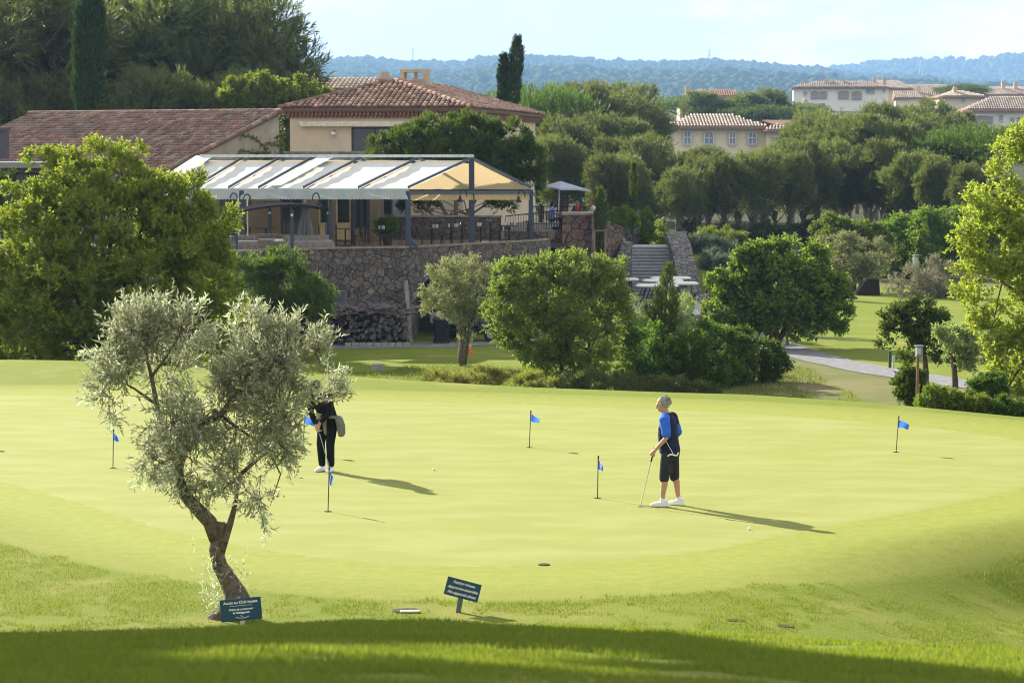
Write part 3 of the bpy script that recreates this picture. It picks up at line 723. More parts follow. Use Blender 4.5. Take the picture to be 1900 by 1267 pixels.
    plant('small_oak', 'thin-crowned little tree between the small dark oak and the yellow-green tree', 'tree', 1771, 68,
          [(1775, 630, 30, 36), (1755, 655, 22, 24), (1800, 640, 26, 30), (1780, 670, 26, 16), (1812, 670, 14, 22), (1745, 625, 16, 18)], 900, gry, tw=.22, nl=8, ll=.10, lw=.05, inner=.25, rough=.4, gap=.36, gfr=2.4, seed=51,
          stems=[([(1769, 745), (1772, 710), (1768, 660)], (.11, .07))])
    yel = leafmat('young_oak_leaf', (.17, .205, .035), (.27, .29, .065), .45)
    plant('yellow_green_tree', 'large bright yellow-green oak filling the right edge', 'tree', 1985, 62,
          [(1880, 300, 36, 48), (1850, 370, 50, 40), (1900, 400, 60, 70), (1800, 410, 30, 28), (1840, 460, 60, 50), (1790, 470, 26, 26), (1810, 530, 50, 42), (1870, 540, 60, 50), (1780, 520, 22, 18), (1850, 600, 52, 46), (1890, 660, 50, 60), (1870, 720, 30, 40), (1940, 480, 60, 160), (1960, 640, 70, 120), (1930, 340, 50, 60), (1990, 350, 70, 90), (1835, 640, 24, 26), (1905, 265, 22, 30)],
          6500, yel, tw=.26, nl=10, ll=.10, lw=.062, up=.25, rnd=.6, inner=.4, rough=.38, fr=2.6, gap=.36, gfr=1.5, seed=52,
          stems=[([(1990, 800), (1985, 700), (1960, 560)], (.28, .16)), ([(1975, 640), (1920, 560), (1860, 525)], (.09, .03)), ([(1968, 600), (1930, 480), (1890, 400)], (.10, .03)), ([(1975, 640), (1920, 640), (1870, 620)], (.06, .02))])
    hed = leafmat('hedge_leaf', (.095, .14, .022), (.16, .21, .035), .4)
    for k, (px, py, w, hh, lm, lab) in enumerate([(1690, 718, 26, 36, lau, 'upright glossy shrub at the foot of the wooden floodlight post'), (1745, 752, 44, 24, hed, 'low clipped hedge shrub right of the floodlight post'), (1805, 758, 46, 22, hed, 'low hedge shrub in the middle of the short hedge by the green'),
                                              (1865, 768, 44, 20, lau, 'dark low hedge shrub under the yellow-green tree'), (1830, 722, 36, 22, lau, 'round dark shrub behind the short hedge'), (1920, 775, 40, 22, lau, 'dark low shrub cut by the right edge of the frame')]):
        Y = 56 if py > 745 else 60
        plant('hedge_shrub', lab, 'shrub', px, Y, [(px - w * .35, py, w * .65, hh), (px + w * .35, py + 3, w * .65, hh), (px, py - 2, w * .6, hh)], 1100, lm, 'shrubs at the right end of the green', tw=.16, nl=9, ll=.075, lw=.04, up=.6, rnd=.6, inner=.5, rough=.3, seed=60 + k, r0=.03)

def cypress(px, Y, ptop, pbot, w, label, n=700, lean=0, mat_=None, group=None, ll=.16):
    t = thing('cypress', (X(px, Y), Y, h(X(px, Y), Y)), label, 'tree', group)
    lm = mat_ or leafmat('dark_cypress_leaf', (.022, .040, .012), (.05, .075, .02), .2)
    A, B_ = P(px, pbot, Y), P(px + lean, ptop, Y)
    tt = rng.random(n) ** .85; wm = w * Y / F_PX * np.minimum(1, (1.02 - tt) * 3.2) ** .75 * np.minimum(1, .75 + tt * 2) * (.8 + .4 * vnoise(np.stack([tt * 9, tt * 0 + px, tt * 0], 1)))
    an = rng.uniform(0, 2 * math.pi, n); rr = np.sqrt(rng.uniform(.35, 1, n)) * wm
    c = np.array(A)[None] + tt[:, None] * np.array(B_ - A)[None] + np.stack([np.cos(an) * rr, np.sin(an) * rr, 0 * an], 1)
    d = unit(np.stack([np.cos(an) * .3, np.sin(an) * .3, 1 + 0 * an], 1) + .15 * rng.normal(size=(n, 3)))
    V, Fq = sprays(c, d, ll * 2.2, 9, ll, ll * .3, .35); raw('crown', V, Fq, lm, t)
    mb = MB(); mb.tube([A - Vector((0, 0, max(0, A.z - h(A.x, Y)) + .1)), A.lerp(B_, .5), B_], [w * Y / F_PX * .3, w * Y / F_PX * .2, .01], 7); mb.build('trunk', BARK(), t, smooth=True)
    return t

# ---- pines: a few shapes, copied
PINE = {}
def pine_shape(k, H_=10.0, wid=3.6, kind='aleppo'):
    name = 'umbrella_pine' if kind == 'umbrella' else 'aleppo_pine'
    t = thing(name, (0, 0, 0), 'pine', 'tree'); rs = random.Random(100 + k)
    lm = leafmat('umbrella_needle' if kind == 'umbrella' else 'pine_needle', *(((.065, .115, .022), (.12, .17, .04)) if kind == 'umbrella' else ((.10, .13, .045), (.19, .215, .085))), .3)
    bm = mat('pine_bark', (.20, .16, .13), .9, .15, var=.4, vs=9, bump=.8, bs=25)
    mb = MB(); bl = []
    top = Vector((rs.uniform(-.6, .6), rs.uniform(-.6, .6), H_ * .93))
    tr = [Vector((0, 0, -.4)), Vector((rs.uniform(-.2, .2), rs.uniform(-.2, .2), H_ * .25)), Vector((rs.uniform(-.4, .4), rs.uniform(-.4, .4), H_ * .5)), top * .78, top]
    mb.tube(tr, [.27, .23, .19, .12, .03], 8, jit=.05)
    nb = 30 if kind != 'umbrella' else 16
    for i in range(nb):
        f = i / (nb - 1)
        if kind == 'umbrella':
            zz = H_ * (.62 + .3 * rs.random()); a = rs.uniform(0, 6.28); r = wid * math.sqrt(rs.random()) * .9
            c = Vector((math.cos(a) * r, math.sin(a) * r, H_ * (.80 - .13 * (r / wid) ** 2) + rs.uniform(-.3, .3))); rad = (wid * .36, wid * .36, H_ * .085); st = tr[2].lerp(tr[3], rs.random())
        else:
            zz = .52 + .42 * f ** .85; a = i * 2.4 + rs.uniform(-.5, .5); r = wid * .92 * math.sqrt(max(.02, 1 - ((zz - .68) / .36) ** 2)) * rs.uniform(.55, 1.1)
            c = Vector((math.cos(a) * r, math.sin(a) * r, H_ * zz)) + top * .3 * zz * .2; s_ = rs.uniform(.6, 1.15); rad = (wid * .36 * s_, wid * .36 * s_, wid * .33 * s_); st = Vector(tr[0]).lerp(top, max(.2, zz - .16))
        bl.append((tuple(c), rad)); l = limb(st, c, 5, .1); mb.tube(l, [.085, .065, .05, .03, .01], 5)
    p, o = shell(bl, 3900 if kind != 'umbrella' else 2900, inner=.3, rough=.5, fr=3.0, gap=.33, gfr=1.7, seed=k)
    d = unit(o * .9 + np.array([0, 0, .6]) + .45 * unit(rng.normal(size=p.shape)))
    V, Fq = sprays(p, d, .44, 12, .27, .040, .42); raw('crown', V, Fq, lm, t); mb.build('trunk', bm, t, smooth=True)
    TOP[t] = float(np.percentile(V[:, 2], 99.5)); HALF[t] = float(np.percentile(np.hypot(V[:, 0], V[:, 1]), 97))
    return t
TOP, HALF = {}, {}
def copy_thing(src, loc, rz, sc, label, group):
    c = src.copy(); COL.objects.link(c); c.location = loc; c.rotation_euler = (0, 0, rz); c.scale = sc if hasattr(sc, '__len__') else (sc,) * 3
    c['label'] = label; c['group'] = group
    for k in src.children:
        kc = k.copy(); COL.objects.link(kc); kc.parent = c
    return c
def woods():
    src = [pine_shape(k, 10.0, w) for k, w in enumerate((1.9, 2.2, 2.5, 1.75, 2.1))]; um = pine_shape(9, 10.0, 4.6, 'umbrella')
    used = set()
    def put(k, px, Y, ptop, label, group, wide=1.0, s=None, zb=None):
        s = s or src[k % 5]; x = X(px, Y); zb = h(x, Y) if zb is None else zb; hh = (Z(ptop, Y) - zb) / TOP[s]
        rz = random.uniform(0, 6.28); hw = hh * wide * random.uniform(.95, 1.2); sc = (hw, hw, hh)
        if s.name not in used:
            used.add(s.name); s.location = (x, Y, zb); s.rotation_euler = (0, 0, rz); s.scale = sc; s['label'] = label; s['group'] = group; return s
        return copy_thing(s, (x, Y, zb), rz, sc, label, group)
    # left, behind the shed
    g = 'tall pines behind the tiled shed'; L = 'tall feathery pine in the dense wood behind the tiled shed'
    for i, (px, Y, top, w) in enumerate([(-40, 150, -70, 1.2), (30, 142, -40, 1.3), (100, 156, -60, 1.2), (215, 160, -55, 1.15), (262, 150, -15, 1.05), (318, 168, 40, 1.0), (60, 170, -30, 1.2), (150, 175, -50, 1.2), (0, 165, -60, 1.2), (340, 175, 70, 1.0), (240, 172, -40, 1.2)]):
        put(i, px, Y, top, L, g, w)
    put(1, 372, 154, -38, 'tall full-crowned pine just left of the gap of sky behind the shed', g, 1.15)
    put(2, 462, 150, 5, 'feathery pine leaning out against the sky at the right end of the tall wood', g, 1.05)
    for i, (px, Y, top) in enumerate([(90, 138, 150), (300, 140, 130), (400, 141, 150), (235, 139, 160), (460, 145, 130), (20, 137, 140)]):
        put(i, px, Y, top, 'short young pine below the tall pines, just over the ridge of the tiled shed', 'young pines along the shed ridge', .95)
    # right: the wood behind the steps
    g = 'pines of the wood behind the steps'
    rows = [([(1010, 262), (1032, 258), (1050, 225), (1095, 250), (1115, 285), (1162, 290), (1212, 300), (1262, 305), (1315, 300), (1368, 300), (1418, 292), (1465, 290), (1515, 285), (1562, 285), (1612, 288), (1665, 290), (1140, 262), (1188, 250), (1235, 290), (1290, 288), (1340, 285), (1395, 278), (1440, 265), (1490, 268), (1540, 258), (1585, 270), (1635, 262), (1690, 275), (1740, 285), (1800, 300), (1860, 330), (1930, 330)], 172, 10, 'grey-green pine in the front row of the wood behind the steps'),
            ([(985, 215), (1030, 182), (1075, 205), (1120, 215), (1165, 222), (1205, 258), (1255, 285), (1320, 275), (1480, 236), (1520, 215), (1560, 222), (1605, 215), (1655, 225), (1705, 218), (1755, 250)], 196, 12, 'taller pine in the middle of the wood, over the front row'),
            ([(1005, 178), (1045, 158), (1090, 150), (1130, 160), (1175, 158), (1165, 168), (1020, 165), (1195, 205), (1150, 175), (1065, 172)], 230, 16, 'pine on the skyline of the wood, left of the arched hotel'),
            ([(1500, 205), (1590, 208), (1630, 190), (1660, 195), (1700, 196), (1730, 190), (1770, 215), (1560, 225)], 250, 20, 'pine at the back of the wood, below the white houses')]
    i = 0
    for pts, Y, jit, lab in rows:
        for px, top in pts:
            put(i, px + random.uniform(-8, 8), Y + random.uniform(-jit, jit), top + random.uniform(-7, 7), lab, g, random.uniform(.72, 1.0)); i += 1
    for j, (px, top) in enumerate([(1270, 178), (1300, 170), (1330, 185), (1365, 188), (1390, 172), (1432, 166), (1465, 190), (1490, 196), (1350, 200), (1415, 196)]):
        put(j, px, 405 + random.uniform(-20, 20), top, 'rounded pine behind the roof of the arched hotel', 'pines behind the arched hotel', 1.5, um if j % 3 == 0 else None)
    put(0, 1815, 185, 232, 'dark flat-topped umbrella pine left of the right hand house', g, .95, um)
    put(0, 1790, 560, 157, 'broad umbrella pine between the houses on the skyline', 'pines behind the arched hotel', 1.6, um)
    put(0, 985, 205, 160, 'small umbrella pine right of the pair of skyline cypresses', g, .8, um)
    for j, (px, Y, top) in enumerate([(1290, 200, 345), (1420, 205, 335), (1560, 206, 340), (1700, 207, 330), (1790, 205, 330)]):
        put(j + 2, px, Y, top, 'small dark pine in the shade under the front row of the wood', 'understorey pines', 1.4)
    for s in list(src) + [um]:
        if s.name not in used: put(0, 1900, 260, 300, 'pine at the back of the wood, below the white houses', g, 1, s)
    dk = leafmat('shade_dark_leaf', (.03, .045, .014), (.06, .08, .024), .25)  # scrub added with dark leaves so the sunlit wood floor reads as shade
    for k, (px, lab) in enumerate([(1310, 'dark low scrub added for shade under pines right above the dry stone wall'), (1410, 'dark low scrub added for shade under pines over the left half of the round-crowned tree'), (1500, 'dark low scrub added for shade under pines over the right half of the round-crowned tree'), (1610, 'dark low scrub added for shade under pines over the grey olive with bare stems'), (1720, 'dark low scrub added for shade under pines left of the yellow-green tree')]):
        plant('shade_scrub', lab, 'shrub', px, 164 + k, [(px - 30, 438, 36, 18), (px + 25, 434, 36, 22), (px, 444, 50, 16)], 900, dk, 'dark scrub added for shade in the wood', tw=.4, nl=9, ll=.2, lw=.09, up=.6, rnd=.6, inner=.4, rough=.4, seed=120 + k, r0=.08)
    # broad-leaved fill
    fill = leafmat('broad_leaf', (.10, .14, .03), (.19, .22, .05), .45)
    for k, (px, Y, lob, n, lab) in enumerate([
        (500, 138, [(490, 182, 46, 30), (540, 172, 36, 26), (585, 192, 36, 20), (450, 187, 36, 30), (640, 200, 30, 14)], 2600, 'bright green bushy tree between the tall pines and the hip roof'),
        (1222, 140, [(1222, 440, 14, 16), (1228, 452, 14, 12)], 300, 'small pale bush beyond the stair landing')]):
        plant('broadleaf_bush', lab, 'shrub', px, Y, lob, n, fill, tw=.4, nl=10, ll=.16, lw=.09, up=.5, rnd=.6, inner=.4, rough=.35, seed=80 + k, r0=.12)

def club_plants():
    cypress(160, 128, -25, 212, 25, 'dark slender cypress rising behind the tiled shed roof', 2600, 10, ll=.2)
    cypress(952, 150, 76, 200, 10, 'tall dark cypress on the skyline, the taller of the pair', 900, 9)
    cypress(930, 150, 108, 200, 7, 'shorter dark cypress on the skyline, left of its taller neighbour', 600, 6)
    yc = leafmat('cypress_leaf', (.055, .085, .018), (.105, .135, .03), .3)
    a = cypress(1114, 113, 356, 486, 8.5, 'thin columnar cypress tied to a wooden stake in front of the stone pier', 620, 0, yc, ll=.11)
    c = cypress(1174, 126, 308, 420, 6.5, 'thin columnar cypress beside the clipped hedge at the head of the steps', 520, 2, yc, ll=.11)
    wd = mat('weathered_wood', (.25, .20, .15), .85, .2, var=.3, vs=12)
    for t, px, Y, y0, y1, yb in ((a, 1114, 113, 425, 486, 428), (c, 1174, 126, 392, 418, 396)):
        mb = MB()
        for dx in (-11, 9): mb.beam(P(px + dx, y0, Y - .3), P(px + dx, y1, Y - .3), .07)
        mb.beam(P(px - 12, yb, Y - .36), P(px + 11, yb, Y - .36), .05); mb.build('stake', wd, t)
    hm = leafmat('clipped_hedge_leaf', (.085, .14, .018), (.14, .20, .03), .4)
    for k, (px, py, w, hh, Y, lab) in enumerate([(1158, 402, 24, 12, 125, 'clipped bright hedge left of the cypress at the head of the steps'), (1196, 410, 14, 22, 128, 'tall clipped hedge block right of the cypress at the head of the steps')]):
        plant('clipped_hedge', lab, 'hedge', px, Y, [(px, py, w, hh), (px + w * .4, py + 6, w * .6, hh * .9), (px, py + hh, w, hh)], 900, hm, 'clipped hedges', tw=.15, nl=9, ll=.09, lw=.05, inner=.7, rough=.15, seed=90 + k, r0=.04)
    # lavender bank right of the steps
    lv = leafmat('lavender_leaf', (.09, .12, .085), (.16, .19, .13), .25, (1.1, 1.2, .8)); gr = leafmat('bank_grass', (.10, .15, .03), (.20, .24, .06), .45)
    for k, (px, py, w, hh, Y, lm, lab) in enumerate([(1318, 485, 24, 18, 121, lv, 'grey lavender cushion lowest on the bank right of the steps'), (1300, 455, 24, 14, 124, lv, 'grey lavender cushion halfway up the bank beside the dry stone wall'), (1345, 462, 20, 14, 124, lv, 'grey lavender cushion at the right of the bank'),
                                                 (1325, 440, 30, 14, 127, gr, 'tuft of long sunlit grass on top of the lavender bank'), (1360, 448, 22, 16, 128, gr, 'grassy bush on the right shoulder of the lavender bank'), (1345, 492, 20, 14, 120, lv, 'small lavender cushion behind the single cart')]):
        plant('lavender_cushion' if lm is lv else 'grass_tuft', lab, 'plant', px, Y, [(px, py, w, hh), (px + w * .3, py + hh * .6, w, hh)], 520, lm, 'plants on the bank by the steps', tw=.3, nl=8, ll=.2, lw=.03, up=1.2, rnd=.4, inner=.3, rough=.3, seed=95 + k, r0=.03)
    # many-stemmed umbrella pine behind the awning
    um = leafmat('umbrella_needle', (.065, .115, .022), (.12, .17, .04), .36)
    plant('stone_pine', 'broad many-stemmed pine with a domed dense crown between awning and house', 'tree', 848, 112.6,
          [(840, 262, 80, 38), (765, 270, 60, 32), (715, 283, 40, 20), (920, 268, 60, 36), (840, 285, 120, 22), (800, 290, 80, 18), (965, 300, 38, 34), (800, 245, 45, 24), (870, 245, 50, 26), (930, 320, 40, 26), (850, 300, 100, 20), (985, 330, 18, 24), (940, 370, 30, 16), (780, 385, 30, 10)],
          11000, um, tw=.30, nl=11, ll=.20, lw=.038, up=.8, rnd=.4, spread=.4, inner=.6, rough=.2, fr=3, seed=99, clump=.16, per=26,
          stems=[([(838, 452), (832, 405), (800, 350), (780, 300)], (.11, .06)), ([(845, 452), (846, 400), (845, 330), (845, 280)], (.12, .06)), ([(852, 452), (862, 405), (895, 350), (920, 300)], (.11, .06)), ([(858, 452), (872, 400), (930, 360), (960, 320)], (.08, .04)), ([(832, 452), (815, 410), (770, 370), (740, 320)], (.08, .04)), ([(842, 452), (836, 425), (832, 400)], (.05, .04)), ([(850, 452), (858, 425), (866, 398)], (.05, .04))], bark=mat('pine_stem', (.17, .13, .10), .9, .1))
    # ivy on the gable of the shed is built with the shed
    th = leafmat('cypress_leaf', (.055, .085, .018), (.105, .135, .03), .3)
    plant('thuja', 'dark pointed thuja at the left edge beside the big evergreen', 'shrub', 4, 82, [(2, 370, 16, 40), (-10, 400, 20, 50), (14, 350, 7, 26)], 700, th, tw=.3, nl=9, ll=.12, lw=.03, up=1.5, rnd=.3, inner=.4, rough=.25, seed=77, r0=.08)

def shade_trees():
    """two pines left of the frame: their shade lies on the mound"""
    lm = leafmat('pine_needle', (.10, .13, .045), (.19, .215, .085), .3); bm = BARK()
    sd = np.array([-math.sin(SUN_AZ), math.cos(SUN_AZ), math.tan(SUN_EL)])
    def at(x, y, t): return tuple(np.array([x, y, h(x, y)]) + sd * t)
    for t0, spots, lab, n in ((17.5, [(-3.4, 13.4, .9), (-2.4, 13.3, .9), (-1.5, 13.2, .85), (-.6, 13.1, .75), (.1, 12.9, .55), (-3.3, 12.0, .8), (-2.3, 12.1, .7), (-1.2, 12.0, .65), (-.3, 11.9, .55), (.45, 11.9, .4), (-2.9, 10.9, .7), (-1.7, 11.2, .5), (.8, 11.2, .32), (1.15, 10.5, .28)], 'tall pine left of the frame shading the crest of the near mound', 7600),
                              (19.5, [(-2.5, 9.9, .6), (-2.3, 8.9, .6), (-1.6, 8.0, .55), (-.7, 7.5, .5), (.1, 7.3, .5), (.9, 7.4, .45), (1.3, 8.0, .3), (1.0, 9.1, .25), (1.4, 9.6, .25), (-2.0, 7.2, .6), (1.7, 7.3, .3), (-.2, 8.3, .2)], 'tall pine left of the frame shading the foot of the near mound', 5600)):
        bl = [(at(x, y, t0 + random.uniform(-1, 1)), (r, r, r * .62)) for x, y, r in spots]
        c = np.mean([b[0] for b in bl], axis=0); base = (c[0] - 1, c[1] + .5, h(c[0] - 1, c[1] + .5))
        t = thing('shade_pine', base, lab, 'tree')
        crown(t, bl, n, lm, tw=.3, nl=12, ll=.26, lw=.085, up=.4, inner=.05, rough=.2, seed=int(t0), clump=0)
        trunk(t, base, (c[0], c[1], c[2] - 1.6), bl, .22, bm)

def turf():
    """blades of grass on the near mound and tufts in the rough before the green"""
    def blades(name, x, y, L, W, lean, m):
        n = len(x); z = H(x, y); B = np.stack([x, y, z - .004], -1)
        an = rng.uniform(0, 2 * math.pi, n); s = np.stack([np.cos(an), np.sin(an), 0 * an], -1) * (W / 2)[:, None]
        ld = rng.uniform(0, 2 * math.pi, n); le = np.abs(rng.normal(0, lean, n))
        tip = B + np.stack([np.cos(ld) * np.sin(le), np.sin(ld) * np.sin(le), np.cos(le)], -1) * L[:, None]
        V = np.stack([B - s, B + s, tip], 1).reshape(-1, 3); o = raw(name, V, np.arange(n * 3).reshape(n, 3), m); tag(o, kind='stuff'); return o
    m = leafmat('grass_blade', (.105, .155, .02), (.19, .22, .045), .45, (1.5, 1.45, .7))
    n = 470000; y = 6.6 + 12.4 * rng.random(n) ** .8; x = rng.uniform(-1, 1, n) * (.215 * y + 2.4)
    k = vnoise(np.stack([x * 3, y * 3, 0 * x], -1)) > .22
    x, y = x[k], y[k]; hgt = .6 + .8 * vnoise(np.stack([x * 2.2, y * 2.2, 0 * x + 4], -1))
    blades('grass', x, y, .030 * hgt * rng.uniform(.6, 1.4, len(x)), rng.uniform(.004, .007, len(x)) * (1 + y * .05), .5, m)
    n = 700000; y = 19 + 29 * rng.random(n) ** 1.25; x = rng.uniform(-1, 1, n) * (.215 * y + 2.2); e = sdist(x, y)
    dens = vnoise(np.stack([x * 1.6, y * 1.6, 0 * x + 7], -1)) * .6 + vnoise(np.stack([x * 5, y * 5, 0 * x + 2], -1)) * .5
    k = (e > 1.95 + .5 * vnoise(np.stack([x * 2, y * 2, 0 * x], -1))) & (dens > .44 + .14 * rng.random(n)); x, y = x[k], y[k]
    blades('rough_grass', x, y, rng.uniform(.018, .05, len(x)) * (.6 + vnoise(np.stack([x * .9, y * .9, 0 * x + 5], -1))), rng.uniform(.006, .012, len(x)), .7, m)
    # weeds on the bank beyond the green
    m2 = leafmat('weed_blade', (.11, .15, .028), (.19, .21, .06), .4)
    n = 60000; y = rng.uniform(68, 88, n); x = rng.uniform(-7.2, 11, n); k = vnoise(np.stack([x * .8, y * .5, 0 * x + 9], -1)) > .48; x, y = x[k], y[k]
    yc = np.interp(x, YCX, YCY); k = y > yc + 12; x, y = x[k], y[k]
    blades('weeds', x, y, rng.uniform(.05, .18, len(x)), rng.uniform(.015, .03, len(x)), .6, m2)
# ------------------------------------------------------------------ buildings
TERR = 1.36           # level of the terrace
def frame_at(o, ex, ey):
    ex = Vector((*ex, 0)).normalized(); ey = Vector((*ey, 0)).normalized()
    return Matrix(((ex.x, ey.x, 0, o[0]), (ex.y, ey.y, 0, o[1]), (0, 0, 1, o[2]), (0, 0, 0, 1)))

def tiles(b, O, ac, dn, w, L, tw, tl, keep=None, r=None, lift=.035):
    """rows of half-round roof tiles: O ridge corner, ac across (unit), dn down the slope (unit), w x L"""
    ac = Vector(ac).normalized(); dn = Vector(dn).normalized(); up = ac.cross(dn)
    if up.z < 0: up = -up
    r = r or tw * .36; nc = int(w / tw); nr = int(L / tl)
    for i in range(nc):
        for j in range(nr):
            c = Vector(O) + ac * ((i + .5) * tw) + dn * (j * tl)
            if keep and not keep(c + dn * tl * .5): continue
            c += up * random.uniform(-.008, .012) + ac * random.uniform(-.01, .01); vs = []
            for s, e, rr in ((-.06, lift * .2, r * .9), (tl * 1.02, lift * 1.4, r * 1.08)):
                for k in range(5):
                    a = math.pi * k / 4; vs.append(c + dn * s + ac * math.cos(a) * rr + up * (math.sin(a) * rr + e))
            b.add(vs, [(k, k + 1, k + 6, k + 5) for k in range(4)] + [(5, 6, 7, 8, 9)])

OLDT = [(.11, .065, .05), (.19, .115, .085), (.25, .155, .12), (.14, .09, .075), (.33, .24, .19), (.18, .15, .13), (.24, .12, .085), (.085, .062, .056)]
def shed():
    t = thing('tiled_shed', (-15, 112, 1.3), 'long low building with a weathered brown tile roof sloping towards the terrace', 'building')
    e1 = Vector((-.862, .506, 0)); e2 = Vector((-.506, -.862, 0)); O = Vector((-10.99, 115, 0)); LEN, W = 15.4, 9.28
    wl = mat('old_render', (.36, .315, .235), .92, .1, var=.22, vs=1.3, bump=.25, bs=25)
    M = Matrix(((e1.x, e2.x, 0, O.x), (e1.y, e2.y, 0, O.y), (0, 0, 1, 0), (0, 0, 0, 1)))
    b = MB(M); sec = [(0, 7.02), (W - .35, 4.25)]
    vs = [(x, y, z) for x in (0, LEN) for y, z in ((0, .9), (0, 7.04), (W - .35, 4.24), (W - .35, .9))]
    b.add(vs, [(0, 1, 2, 3), (7, 6, 5, 4), (0, 4, 5, 1), (3, 2, 6, 7), (0, 3, 7, 4)]); w_ = b.build('wall', wl, t)
    b = MB(M)      # bed of the roof
    b.add([(-.12, -.1, 7.10), (LEN + .1, -.1, 7.10), (LEN + .1, W, 4.20), (-.12, W, 4.20), (-.12, -.1, 7.22), (LEN + .1, -.1, 7.22), (LEN + .1, W, 4.31), (-.12, W, 4.31)], [(0, 1, 2, 3), (7, 6, 5, 4), (0, 4, 5, 1), (1, 5, 6, 2), (2, 6, 7, 3), (3, 7, 4, 0)])
    tm = tilemat('old_tile', OLDT); rf = b.build('roof', mat('tile_bed', (.13, .075, .055), .9), t)
    b = MB(); dn = (e2 * W + Vector((0, 0, -2.91))); L = dn.length
    tiles(b, O + e1 * -.1 + Vector((0, 0, 7.23)), e1, dn, LEN + .15, L, .24, .40); b.build('tiles', tm, rf)
    b = MB()
    for i in range(34):
        c = O + e1 * (i * .46 - .1) + Vector((0, 0, 7.25)); b.tube([c, c + e1 * .47], [.12, .105], 8)
    for i in range(24):
        c = O + e1 * -.06 + dn * (i / 24) + Vector((0, 0, 7.25)); b.tube([c, c + dn / 23.4], [.085, .10], 8)
    b.build('ridge_tiles', tm, rf)
    b = MB(); c = P(2, 268, 108); b.box(c, (.55, .6, 1.3), .5); b.box(c + Vector((0, 0, .68)), (.7, .75, .10), .5); b.build('chimney', mat('dark_flue', (.09, .085, .09), .7), rf)
    # ivy: strands over the gable
    n = e1 * -1; t2 = thing('ivy', P(521, 300, 114.6), 'thin strands of bright ivy on the gable wall of the tiled shed', 'climber')
    def on(px, py):   # the gable plane
        d = P(px, py, 100) - Vector((0, 0, CAMZ)); k = (O - Vector((0, 0, CAMZ))).dot(n) / d.dot(n); return Vector((0, 0, CAMZ)) + d * k + n * .03
    st = [[(520, 210), (522, 240), (521, 270), (522, 300)], [(523, 296), (500, 290), (470, 296), (440, 296)], [(500, 290), (485, 268), (470, 255), (442, 252)], [(522, 268), (505, 270), (492, 264)], [(480, 284), (460, 282), (445, 280), (437, 290)], [(521, 285), (505, 292), (490, 283), (470, 286)], [(522, 250), (515, 252), (508, 256)]]
    q = []; mb = MB()
    for l in st:
        pp = [on(*a) for a in l]; mb.tube(pp, .018, 4)
        for a, c in zip(pp[:-1], pp[1:]):
            for k in range(int((c - a).length * 34)): q.append(a.lerp(c, random.random()) + Vector((random.gauss(0, .05), random.gauss(0, .05), random.gauss(0, .07))) + n * .04)
    mb.build('stem', BARK(), t2); q = np.array(q)
    V, Fq = leaves(q, unit(rng.normal(size=q.shape) + np.array([0, -.4, -.4])), rng.uniform(.09, .18, len(q)), rng.uniform(.07, .13, len(q)))
    raw('leaves', V, Fq, leafmat('ivy_leaf', (.12, .18, .02), (.2, .25, .04), .4), t2)

def window(b_frame, b_pane, M, x0, x1, z0, z1, y=0, fw=.07, mull=1):
    """frame bars and a pane lying in the local plane y"""
    for a, c in (((x0, y, z0), (x1, y, z0)), ((x0, y, z1), (x1, y, z1))): b_frame.box(((x0 + x1) / 2, y, a[2]), (x1 - x0 + fw, .08, fw))
    for k in range(mull + 2):
        xx = x0 + (x1 - x0) * k / (mull + 1); b_frame.box((xx, y, (z0 + z1) / 2), (fw, .074, z1 - z0 - fw))
    b_pane.add([(x0, y - .012, z0), (x1, y - .012, z0), (x1, y - .012, z1), (x0, y - .012, z1)], [(0, 1, 2, 3)])

